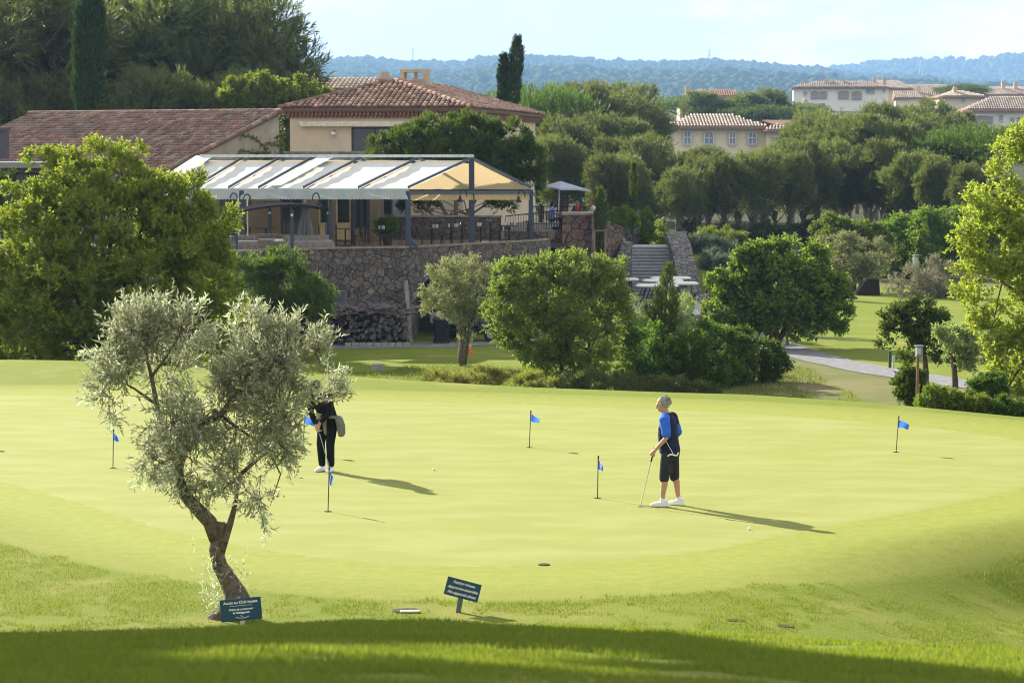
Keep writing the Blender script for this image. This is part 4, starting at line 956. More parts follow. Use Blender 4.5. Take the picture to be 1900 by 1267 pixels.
def glass(): return mat('dark_glass', (.025, .03, .035), .08, .6, var=.3, vs=.8)
def house():
    t = thing('club_house', (-6, 122, 1.3), 'cream house with a hipped red-brown tile roof and a slotted chimney', 'building')
    ux = Vector((.988, -.153, 0)); uy = Vector((.153, .988, 0)); B = Vector((-2.02, 118, 0)); W, L, EZ = 9.5, 25.3, 7.40
    M = Matrix(((ux.x, uy.x, 0, B.x), (ux.y, uy.y, 0, B.y), (0, 0, 1, 0), (0, 0, 0, 1)))     # local x runs right along the front, B at x = 0
    cr = mat('cream_render', (.63, .53, .39), .9, .15, var=.07, vs=1.2, bump=.12, bs=30); i = .42
    b = MB(M); dx0, dx1, dz0, dz1 = -6.0, -2.6, 4.35, 6.52
    b.box((-i - .1, L / 2, 4.3), (.2, L - 2 * i, 5.9)); b.box((-W + i + .1, L / 2, 4.3), (.2, L - 2 * i, 5.9)); b.box((-W / 2, L - i - .1, 4.3), (W - 2 * i - .4, .2, 5.9))
    yf = i + .13; x0, x1 = -W + i + .2, -i - .2
    b.box(((x0 + dx0) / 2, yf, 4.3), (dx0 - x0, .26, 5.9)); b.box(((x1 + dx1) / 2, yf, 4.3), (x1 - dx1, .26, 5.9))
    b.box(((dx0 + dx1) / 2, yf, (dz1 + 7.25) / 2), (dx1 - dx0, .26, 7.25 - dz1)); b.box(((dx0 + dx1) / 2, yf, (1.35 + dz0) / 2), (dx1 - dx0, .26, dz0 - 1.35))
    b.build('wall', cr, t)
    dk = mat('dark_frame', (.05, .055, .07), .5, .4)
    fb, pb = MB(M), MB(M); window(fb, pb, M, dx0 + .05, dx1 - .05, dz0 + .03, dz1 - .05, yf + .04, .09, 2)
    f = fb.build('sliding_window', dk, t); pb.build('pane', glass(), f)
    b = MB(M)
    for k in range(9): b.tube([(dx0 + .18 + k * .07, yf + .10 + .02 * (k % 2), dz0 + .1), (dx0 + .18 + k * .07, yf + .10 + .02 * (k % 2), dz1 - .12)], .045, 6)
    b.build('curtain', mat('white_cloth', (.62, .64, .68), .9), f)
    # room behind the window
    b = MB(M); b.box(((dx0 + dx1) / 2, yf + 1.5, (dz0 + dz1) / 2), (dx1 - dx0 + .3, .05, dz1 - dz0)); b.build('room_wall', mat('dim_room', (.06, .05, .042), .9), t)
    fb, pb = MB(M), MB(M); M2 = M @ Matrix.Rotation(math.pi / 2, 4, 'Z')
    fb2, pb2 = MB(M2), MB(M2); window(fb2, pb2, M2, L - 3.1, L - 2.0, 5.3, 6.35, i - .02, .07, 1); f2 = fb2.build('window', dk, t); pb2.build('pane', glass(), f2)
    for k in range(2):    # pale shutters and doors of the ground floor, behind the pine
        fb, pb = MB(M), MB(M); xx = -8.0 + k * 3.0; window(fb, pb, M, xx, xx + 1.0, 1.5, 3.2, i - .03, .08, 1); f3 = fb.build('window', dk, t); pb.build('pane', glass(), f3)
        for s in (-.35, 1.35): b = MB(M); b.box((xx + s, i - .05, 2.35), (.5, .05, 1.75)); b.build('shutter', mat('blue_shutter', (.24, .30, .36), .7), f3)
    # roof: hip, tiles laid face by face
    rise = math.tan(R(17)) * W / 2; AZ = EZ + rise
    A0, A1 = Vector((-W / 2, W / 2, AZ)), Vector((-W / 2, L - W / 2, AZ)); c = [Vector((-W, 0, EZ)), Vector((0, 0, EZ)), Vector((0, L, EZ)), Vector((-W, L, EZ))]
    b = MB(M); vs = c + [A0, A1] + [p - Vector((0, 0, .14)) for p in c]
    b.add(vs, [(0, 1, 4), (1, 2, 5, 4), (2, 3, 5), (3, 0, 4, 5), (6, 9, 8, 7), (0, 6, 7, 1), (1, 7, 8, 2), (2, 8, 9, 3), (3, 9, 6, 0)])
    rf = b.build('roof', mat('tile_bed', (.13, .075, .055), .9), t)
    tm = tilemat('house_tile', [(.19, .10, .07), (.28, .155, .11), (.38, .25, .185), (.22, .135, .10), (.48, .37, .28), (.25, .125, .085), (.14, .085, .065)])
    sl = math.hypot(W / 2, rise); cs = (W / 2) / sl; sn = rise / sl; up = Vector((0, 0, .02)); I = M.inverted()
    def inside_front(p): q = I @ p; return q.y < min(-q.x, q.x + W) - .05
    def inside_right(p): q = I @ p; return -q.x < min(q.y, L - q.y) - .05
    b = MB()
    tiles(b, M @ (Vector((-W, W / 2, AZ)) + up), ux, uy * -cs + Vector((0, 0, -sn)), W, sl + .1, .27, .40, inside_front)
    tiles(b, M @ (Vector((-W / 2, L, AZ)) + up), -uy, ux * cs + Vector((0, 0, -sn)), L, sl + .1, .27, .40, inside_right)
    b.build('tiles', tm, rf)
    b = MB()
    for p0, p1 in ((A0, c[0]), (A0, c[1]), (A0, A1), (A1, c[2])):
        d = p1 - p0; n = int(d.length / .42)
        for k in range(n): b.tube([M @ (p0 + d * (k / n) + Vector((0, 0, .09))), M @ (p0 + d * ((k + 1.12) / n) + Vector((0, 0, .11)))], [.10, .125], 8)
    b.build('hip_tiles', tm, rf)
    # the two rows of tile ends below the eaves
    b = MB(M)
    for r_, (dz, ins) in enumerate(((.22, .12), (.36, .25))):
        b.box((-W / 2, ins + .2, EZ - dz + .05), (W - 2 * ins, .06, .10)); b.box((-ins - .2, L / 2, EZ - dz + .05), (.06, L - 2 * ins - .5, .10))
        for k in range(int((W - 2 * ins) / .2)): x = -W + ins + .1 + k * .2; b.tube([(x, ins, EZ - dz), (x, ins + .3, EZ - dz)], .085, 7)
        for k in range(int((L - 2 * ins) / .2)): y = ins + .1 + k * .2; b.tube([(-ins, y, EZ - dz), (-ins - .3, y, EZ - dz)], .085, 7)
    b.build('eaves_tiles', tilemat('eaves_tile', [(.26, .12, .08), (.34, .17, .11), (.22, .11, .08)]), rf)
    b = MB(M); cy = W / 2 + 5.6; hw, hd = .70, .45; z0, z1, zt = AZ - .4, AZ + .28, AZ + .66
    b.box((-W / 2, cy, (z0 + z1) / 2), (2 * hw, 2 * hd, z1 - z0)); b.box((-W / 2, cy, zt + .05), (2 * hw + .02, 2 * hd + .02, .16))
    for s in (-1, 1): b.box((-W / 2 + s * (hw - .1), cy, (z1 + zt - .03) / 2), (.2, 2 * hd, zt - .03 - z1))
    b.box((-W / 2 + .05, cy, (z1 + zt - .03) / 2), (.12, .3, zt - .03 - z1)); b.build('chimney', mat('chimney_render', (.50, .38, .26), .9, var=.12, vs=3), rf)
    # folded awning over the window, wall lamp
    a = thing('folded_awning', M @ Vector((-6, .3, 6.7)), 'long folded cream awning cassette over the sliding window of the cream house', 'awning')
    b = MB(M); b.box((-5.6, i - .12, 6.72), (5.9, .22, .17)); b.build('cassette', mat('cream_metal', (.66, .60, .48), .5), a)
    b = MB(M); b.box((-5.6, i - .27, 6.6), (5.8, .10, .08)); b.build('front_bar', mat('cream_metal', (.66, .60, .48), .5), a)
    for k in range(3): b = MB(M); b.beam((-8 + k * 2.4, i - .02, 6.62), (-8 + k * 2.4, i - .27, 6.58), .06); b.build('bracket', mat('cream_metal', (.66, .60, .48), .5), a)
    a = thing('wall_lamp', M @ Vector((-6.85, i, 6.25)), 'small round wall lamp on the cream wall left of the sliding window', 'lamp')
    b = MB(M); b.box((-6.85, i - .05, 6.28), (.07, .1, .16)); b.build('bracket', dk, a)
    b = MB(M); b.lathe((-6.85, i - .18, 6.16), [(.15, 0), (.13, .07), (.05, .15), (.02, .17)], 12); b.build('lamp_shade', mat('white_metal', (.7, .7, .68), .4), a)

def simple_house(name, label, px0, px1, Y, y_eave, y_base, y_ridge, wall, roof_cols, rz=0, depth=9, hip=True, feats=(), chim=(), gable=None, tw=.45):
    """a far house: front from px0 to px1 at distance Y, feats = windows and arches in photo pixels"""
    a, c = P(px0, y_eave, Y), P(px1, y_eave, Y); ex = Vector((math.cos(rz), math.sin(rz), 0)); ey = Vector((-ex.y, ex.x, 0)); L = (c.x - a.x) / math.cos(rz)
    O = Vector((a.x, Y, 0)); M = Matrix(((ex.x, ey.x, 0, O.x), (ex.y, ey.y, 0, O.y), (0, 0, 1, 0), (0, 0, 0, 1)))
    ze, zb, zr = a.z, Z(y_base, Y), Z(y_ridge, Y + (depth / 2))
    t = thing(name, (O.x, Y, zb), label, 'building'); b = MB(M)
    b.box((L / 2, depth / 2 + .3, (zb - 3 + ze) / 2), (L, depth - .6, ze - zb + 3))
    if gable:      # solid gable ends under the roof
        b.add([(.0, .3, ze), (.0, depth - .3, ze), (.0, depth / 2, zr - .15), (L, .3, ze), (L, depth - .3, ze), (L, depth / 2, zr - .15)], [(0, 2, 1), (3, 4, 5), (0, 3, 5, 2), (1, 2, 5, 4)])
    w = b.build('wall', wall, t); ov = .5
    hx = depth / 2 if hip else 0
    b = MB(M); v = [(-ov, -ov, ze), (L + ov, -ov, ze), (L + ov, depth + ov, ze), (-ov, depth + ov, ze), (hx - (0 if hip else ov), depth / 2, zr), (L - hx + (0 if hip else ov), depth / 2, zr)]
    if not hip and gable is None: pass
    b.add(v + [(p[0], p[1], p[2] - .25) for p in v], [(0, 1, 5, 4), (1, 2, 5), (2, 3, 4, 5), (3, 0, 4), (6, 9, 8, 7), (0, 6, 7, 1), (1, 7, 8, 2), (2, 8, 9, 3), (3, 9, 6, 0)])
    rf = b.build('roof', mat('far_tile_bed', (.22, .13, .09), .9), t)
    b = MB(); sl = math.hypot(depth / 2 + ov, zr - ze); dn = (-ey * (depth / 2 + ov) + Vector((0, 0, ze - zr))) / sl; I = M.inverted()
    def keep(p):
        q = I @ p
        return not hip or q.y - ov * .2 < min(q.x, L - q.x) * 1.0 + ov * .6
    tiles(b, M @ Vector((-ov, depth / 2, zr + .02)), ex, dn, L + 2 * ov, sl, tw, .9, keep, tw * .34, .05)
    b.build('tiles', tilemat('tile_' + name + str(int(px0)), roof_cols), rf)
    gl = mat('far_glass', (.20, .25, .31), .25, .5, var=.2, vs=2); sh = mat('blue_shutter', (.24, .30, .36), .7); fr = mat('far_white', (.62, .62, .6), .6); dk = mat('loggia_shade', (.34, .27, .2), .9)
    s = Y / F_PX
    for kind, px, py, pw, ph in feats:
        lx = (P(px, py, Y).x - O.x) / math.cos(rz); lz = Z(py, Y); ww, hh = pw * s, ph * s
        if kind == 'arch':
            n = 12; b = MB(M); pts = [(lx - ww / 2, lz - hh / 2), (lx + ww / 2, lz - hh / 2)] + [(lx + ww / 2 * math.cos(math.pi * k / n), lz + hh / 2 - ww / 2 * .9 + ww / 2 * .9 * math.sin(math.pi * k / n)) for k in range(n + 1)]
            b.add([(p[0], .22, p[1]) for p in pts], [tuple(range(len(pts)))]); w2 = b.build('window', gl, t)
            b = MB(M)
            for k in range(len(pts)): b.beam((pts[k][0], .2, pts[k][1]), (pts[(k + 1) % len(pts)][0], .2, pts[(k + 1) % len(pts)][1]), .16)
            b.beam((lx, .2, lz - hh / 2), (lx, .2, lz + hh / 2), .12); b.beam((lx - ww / 2, .2, lz), (lx + ww / 2, .2, lz), .12); b.build('frame', fr, w2)
        elif kind == 'loggia':
            b = MB(M); n = 10; hy = .25
            top = [(lx + ww / 2 * math.cos(math.pi * k / n), lz + hh * .32 + hh * .18 * math.sin(math.pi * k / n)) for k in range(n + 1)]
            pts = [(lx - ww / 2, lz - hh / 2), (lx + ww / 2, lz - hh / 2)] + top
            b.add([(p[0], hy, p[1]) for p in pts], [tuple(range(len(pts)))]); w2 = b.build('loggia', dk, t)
            b = MB(M); b.box((lx, .2, lz - hh * .28), (ww, .06, hh * .36)); b.build('railing', mat('far_railing', (.30, .31, .33), .7), w2)
            b = MB(M)
            for k in range(len(top) - 1): b.beam((top[k][0], .24, top[k][1]), (top[k + 1][0], .24, top[k + 1][1]), .22)
            b.build('arch', wall, w2)
        else:
            b = MB(M); b.box((lx, .27, lz), (ww, .06, hh)); w2 = b.build('window', gl, t)
            b = MB(M); b.box((lx, .22, lz), (.08, .06, hh)); b.box((lx, .22, lz + hh / 2), (ww + .2, .08, .12)); b.box((lx, .22, lz - hh / 2), (ww + .2, .12, .12)); b.build('frame', fr, w2)
            if kind == 'shutters':
                for q in (-1, 1): b = MB(M); b.box((lx + q * ww * .85, .2, lz), (ww * .6, .07, hh)); b.build('shutter', sh, w2)
    for px, pyt, pyb in chim:
        lx = (P(px, pyt, Y).x - O.x) / math.cos(rz); b = MB(M); zt, zl = Z(pyt, Y + 3), Z(pyb, Y + 3) - 1.2; b.box((lx, depth * .36, (zt + zl) / 2), (.9, .7, zt - zl)); b.box((lx, depth * .36, zt + .05), (1.1, .9, .12)); b.box((lx, depth * .36, zt + .3), (.7, .5, .35)); b.build('chimney', mat('far_chimney', (.55, .42, .32), .9), rf)
    return t

def far_houses():
    ora = [(.42, .33, .26), (.50, .41, .33), (.55, .47, .39), (.38, .30, .235)]; gry = [(.32, .26, .21), (.42, .35, .29), (.46, .40, .34), (.37, .29, .23)]; red = [(.33, .15, .10), (.38, .18, .12), (.42, .24, .17)]
    cre = mat('far_cream', (.80, .70, .50), .9, .1, var=.06); wh = mat('far_pale', (.86, .82, .72), .9, .1, var=.05); ye = mat('far_yellow', (.78, .62, .38), .9, .1, var=.05)
    simple_house('arched_hotel', 'long low cream building with arched windows and a pale tile roof in the pines', 1234, 1424, 340, 237, 282, 213, cre, ora, .04, 10, True, [('arch', 1276, 255, 13, 26), ('arch', 1316, 256, 17, 24), ('arch', 1360, 256, 12, 24), ('arch', 1397, 256, 15, 24)])
    simple_house('hotel_wing', 'lower tiled wing at the right end of the arched building', 1421, 1462, 338, 243, 285, 223, cre, ora, -.15, 8, True, [('win', 1438, 262, 9, 16)])
    simple_house('apartment_house', 'wide white two-storey apartment house with chimneys and loggias on the skyline', 1472, 1646, 620, 163, 208, 152, wh, gry, -.10, 12, True,
                 [('loggia', 1511, 176, 14, 16), ('loggia', 1527, 176, 13, 16), ('loggia', 1564, 176, 19, 17), ('loggia', 1588, 177, 18, 17), ('shutters', 1613, 170, 6, 8), ('win', 1494, 173, 6, 7), ('win', 1638, 169, 4, 5), ('win', 1500, 196, 12, 8), ('win', 1525, 196, 10, 8)], [(1490, 154, 160), (1532, 149, 157), (1545, 152, 160), (1566, 152, 160), (1622, 146, 154), (1640, 148, 154)])
    simple_house('gabled_house', 'cream house with a gable turned to the right of the white apartment house', 1650, 1695, 630, 165, 200, 150, ye, gry, .5, 12, False, [('win', 1668, 178, 5, 7)], (), True)
    simple_house('orange_roof_house', 'white house with an orange roof and blue shutters below the skyline', 1662, 1768, 560, 183, 215, 170, wh, ora, -.12, 10, False, [('shutters', 1717, 189, 8, 10), ('shutters', 1733, 189, 7, 9), ('win', 1748, 189, 5, 6)], [(1705, 164, 170)], True)
    simple_house('low_cottage', 'house with a pale orange roof left of the big right hand house', 1745, 1830, 545, 180, 205, 169, cre, ora, .1, 9, True, [('win', 1790, 186, 5, 6)], [(1780, 165, 170)])
    simple_house('white_gable_house', 'white house with chimneys on the skyline at the right edge', 1818, 1960, 600, 177, 200, 162, wh, ora, .0, 12, False, [('win', 1878, 178, 4, 4), ('win', 1890, 178, 4, 4)], [(1868, 154, 163), (1891, 156, 163)], True)
    simple_house('long_roof_house', 'house with a long grey-brown roof and a balcony at the right edge', 1790, 1990, 455, 206, 250, 180, wh, gry, -.05, 12, True, [('loggia', 1825, 221, 34, 15), ('win', 1857, 219, 6, 12), ('win', 1878, 224, 6, 12), ('loggia', 1900, 224, 24, 18)])
    simple_house('grey_roof_house', 'long grey roof just behind the orange-roofed house', 1690, 1760, 680, 170, 195, 158, cre, gry, 0, 10, False)
    simple_house('red_roof_house', 'dark red roof under the white apartment house', 1395, 1475, 520, 200, 225, 190, ye, red, .05, 9, True, (), [(1500, 187, 194)])
    simple_house('red_roof_house', 'dark red roof at the foot of the white apartment house, right of its neighbour', 1480, 1545, 505, 207, 230, 193, ye, red, -.05, 9, True)
    simple_house('small_white_house', 'small white gable among the pines under the red roofs', 1524, 1562, 470, 225, 245, 208, wh, ora, .6, 8, False, (), (), True)
    simple_house('terracotta_house', 'terracotta roof mostly hidden by rounded pines behind the arched hotel', 1262, 1395, 470, 181, 205, 167, ye, red, 0, 9, True, (), [(1278, 163, 170)])
    simple_house('ribbed_roof_house', 'pale ribbed roof behind the hip roof of the cream house', 560, 690, 172, 168, 190, 147, cre, ora, -.06, 8, False, (), [(706, 148, 156)], True, .32)
    # pylons
    st = mat('pylon_steel', (.30, .32, .34), .6)
    for px, yt, yb, Y, lab in ((766, 89, 126, 4780, 'tiny lattice pylon on the hill above the slotted chimney'), (1316, 92, 126, 4780, 'tiny lattice pylon on the hill left of the white apartment house'), (1708, 108, 155, 4700, 'tiny lattice pylon in front of the far blue hill')):
        a, c = P(px, yb, Y), P(px, yt, Y); t = thing('pylon', a, lab, 'pylon', 'pylons on the hills'); b = MB(); H_ = c.z - a.z; w = H_ * .13
        for s in ((-1, -1), (1, -1), (1, 1), (-1, 1)):
            b.beam(a + Vector((s[0] * w, s[1] * w, -3)), a + Vector((s[0] * w * .25, s[1] * w * .25, H_ * .7)), .8); b.beam(a + Vector((s[0] * w * .25, s[1] * w * .25, H_ * .7)), c, .7)
        for k in range(5):
            f0, f1 = k / 5 * .7, (k + 1) / 5 * .7; w0, w1 = w * (1 - .75 * f0 / .7), w * (1 - .75 * f1 / .7)
            b.beam(a + Vector((-w0, -w0, H_ * f0)), a + Vector((w1, -w1, H_ * f1)), .45); b.beam(a + Vector((w0, -w0, H_ * f0)), a + Vector((-w1, -w1, H_ * f1)), .45)
        b.build('mast', st, t); b = MB()
        for f in (.72, .84, .95): b.beam(a + Vector((-w * 1.1 * (1.3 - f * .7), 0, H_ * f)), a + Vector((w * 1.1 * (1.3 - f * .7), 0, H_ * f)), .6)
        b.build('cross_arms', st, t)

STONE = [(.15, .125, .12), (.20, .165, .155), (.27, .21, .165), (.19, .165, .16), (.14, .12, .12), (.25, .22, .205), (.11, .095, .095), (.40, .33, .24)]
def terrace():
    sm = stonemat('rubble_stone', STONE, 3.5, (.06, .052, .05), .055)
    cop = mat('stone_coping', (.27, .22, .18), .9, .1, var=.3, vs=5, bump=.6, bs=20)
    line = [(-30, 92), (-18, 94), (-11.4, 96), (X(540, 97.5), 97.5), (X(610, 99.2), 99.2), (X(757, 100.3), 100.3), (X(820, 102), 102), (X(905, 104.6), 104.6), (X(965, 106.5), 106.5), (X(1015, 108.5), 108.5), (X(1022, 111), 111)]
    # arch between two points of the line
    t = thing('stone_terrace_wall', (-6, 99, -2.6), 'high rubble stone retaining wall with an arched vault below the terrace', 'wall')
    def onx(x):
        for (a, b_), (c, d) in zip(line[:-1], line[1:]):
            if a <= x <= c: return b_ + (d - b_) * (x - a) / (c - a)
    ac, aw, az0, azs = X(842, 102.6), 1.62, -2.75, -1.0        # arch centre, half width, floor, spring height
    def seg(b, x0, x1, z0a, z1a, z0b, z1b, th=.55):
        y0, y1 = onx(x0), onx(x1)
        vs = [(x0, y0, z0a), (x1, y1, z0b), (x1, y1, z1b), (x0, y0, z1a), (x0, y0 + th, z0a), (x1, y1 + th, z0b), (x1, y1 + th, z1b), (x0, y0 + th, z1a)]
        b.add(vs, [(0, 1, 2, 3), (7, 6, 5, 4), (0, 4, 5, 1), (3, 2, 6, 7), (0, 3, 7, 4), (1, 5, 6, 2)])
    b = MB(); xs = [p[0] for p in line]; xs = sorted(set([x for x in xs if not ac - aw < x < ac + aw] + [ac - aw, ac + aw] + list(np.linspace(ac - aw, ac + aw, 15))))
    top = 1.38
    for x0, x1 in zip(xs[:-1], xs[1:]):
        if ac - aw - 1e-6 <= x0 and x1 <= ac + aw + 1e-6:
            f = lambda x: azs + 1.35 * math.sqrt(max(0, 1 - ((x - ac) / aw) ** 2)); seg(b, x0, x1, f(x0), top, f(x1), top)
        else: seg(b, x0, x1, -3.2, top, -3.2, top)
    b.build('wall', sm, t)
    b = MB()
    for x0, x1 in zip(xs[:-1], xs[1:]):
        y0, y1 = onx(x0) - .05, onx(x1) - .05
        b.prism([(x0, y0), (x1, y1), (x1, y1 + .65), (x0, y0 + .65)], top + .003, top + .075)
    b.build('coping', cop, t)
    b = MB(); n = 14     # vault behind the arch
    for k in range(n):
        a0, a1 = math.pi * k / n, math.pi * (k + 1) / n
        p = [(ac + aw * math.cos(a), azs + 1.35 * math.sin(a)) for a in (a0, a1)]; y0 = 103.8
        b.add([(p[0][0], onx(p[0][0]) + .5, p[0][1]), (p[1][0], onx(p[1][0]) + .5, p[1][1]), (p[1][0], y0 + 5, p[1][1]), (p[0][0], y0 + 5, p[0][1])], [(0, 1, 2, 3)])
    for s in (-1, 1):
        xx = ac + s * aw; b.add([(xx, onx(xx) + .5, -3.2), (xx, onx(xx) + .5, azs), (xx, 108.8, azs), (xx, 108.8, -3.2)], [(0, 1, 2, 3)])
    b.add([(ac - aw, 108.7, -3.2), (ac + aw, 108.7, -3.2), (ac + aw, 108.7, azs + 1.4), (ac - aw, 108.7, azs + 1.4)], [(0, 1, 2, 3)]); b.build('vault', sm, t)
    b = MB(); c = P(633, 555, 99.3); c.y = onx(c.x) - .01
    for k in range(7): b.box((c.x, c.y - .02, c.z - .28 + k * .1), (.32, .05, .055), rot=Matrix.Rotation(.6, 3, 'X'))
    b.box((c.x - .19, c.y - .01, c.z), (.05, .06, .72)); b.box((c.x + .19, c.y - .01, c.z), (.05, .06, .72)); b.build('vent', mat('grey_metal', (.20, .21, .22), .5), t)
    # terrace floor
    fl = mat('terrace_floor', (.15, .13, .115), .9, .15, var=.2, vs=4)
    poly = [(x, onx(x) + .56) for x in xs] + [(X(1022, 123), 123), (-30, 123)]
    b = MB(); b.prism(poly, 1.15, 1.33); tag(b.build('terrace_floor', fl), kind='structure')
    # restaurant block with its doors, roof and parapet
    t = thing('restaurant', (-9.5, 110, TERR), 'cream restaurant front with doors and dark windows in the shade of the awning', 'building')
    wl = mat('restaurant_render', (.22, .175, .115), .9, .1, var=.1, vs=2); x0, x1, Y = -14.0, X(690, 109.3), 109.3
    ops = [(X(408, Y), X(440, Y), 1.4, 3.5, 'window'), (X(520, Y), X(560, Y), 1.36, 3.5, 'window'), (X(590, Y), X(612, Y), 1.36, 3.45, 'door'), (X(622, Y), X(652, Y), 1.36, 3.45, 'door'), (X(657, Y), X(684, Y), 1.9, 3.45, 'window')]
    b = MB(); last = x0
    for a, c, z0, z1, kd in ops:
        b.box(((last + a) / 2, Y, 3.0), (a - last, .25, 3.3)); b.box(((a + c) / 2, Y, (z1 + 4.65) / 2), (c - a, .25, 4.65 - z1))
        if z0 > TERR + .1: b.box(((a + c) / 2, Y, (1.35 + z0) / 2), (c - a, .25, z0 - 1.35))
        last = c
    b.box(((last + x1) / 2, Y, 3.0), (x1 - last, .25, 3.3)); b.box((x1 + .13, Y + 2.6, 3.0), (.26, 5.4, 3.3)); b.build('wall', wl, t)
    b = MB(); b.box(((x0 + x1) / 2, Y + 2.8, 4.72), (x1 - x0 + .6, 6.2, .14)); b.build('roof', fl, t)
    pm = mat('parapet_concrete', (.30, .29, .28), .9, .1, var=.35, vs=3.5)
    b = MB(); b.box((X(615, 115) + .3, 115.4, 4.6), (7.2, .25, 1.36)); b.box((X(615, 115) + .3, 115.4, 5.31), (7.3, .34, .07)); b.build('parapet', pm, t)
    dk = mat('dark_frame', (.05, .055, .07), .5, .4); dc = mat('cream_door', (.52, .42, .26), .7)
    for a, c, z0, z1, kd in ops:
        fb, pb = MB(), MB(); window(fb, pb, None, a + .05, c - .05, z0 + .05 + (.7 if kd == 'door' else 0), z1 - .05, Y - .02, .09, 0 if kd == 'door' else 1)
        if kd == 'door': fb.box(((a + c) / 2, Y - .02, z0 + .36), (c - a - .1, .07, .68))
        f = fb.build(kd, dc if kd == 'door' else dk, t); pb.build('pane', glass(), f)
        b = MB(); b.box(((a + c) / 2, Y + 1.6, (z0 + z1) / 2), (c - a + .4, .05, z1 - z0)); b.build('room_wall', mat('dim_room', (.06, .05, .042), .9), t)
        if kd == 'door': b = MB(); b.box((a + .16, Y - .08, z0 + 1.0), (.03, .06, .16)); b.build('handle', dk, f)
    # low stone wall behind the right part of the terrace
    t = thing('low_stone_wall', (-3, 110.9, TERR), 'low dry stone wall behind the terrace tables under the pine', 'wall')
    b = MB(); y1 = 110.9; b.box(((X(690, y1) + X(930, y1)) / 2, y1, 1.85), (X(930, y1) - X(690, y1), .5, 1.05)); b.build('wall', stonemat('dry_stone', [(.14, .12, .10), (.20, .165, .13), (.10, .085, .075), (.24, .20, .15)], 3.4, flat=1.7), t)
    b = MB(); b.box(((X(690, y1) + X(930, y1)) / 2, y1, 2.40), (X(930, y1) - X(690, y1) + .1, .58, .07)); b.build('coping', cop, t)
    t = thing('planter_wall', (0, 111, TERR), 'low stone ledge wall stepping up right of the terrace corner post', 'wall')
    b = MB(); b.prism([(X(935, 110), 110.2), (X(1018, 109.6), 109.6), (X(1030, 112), 112), (X(935, 112), 112)], 1.34, 1.75); b.build('wall', sm, t)

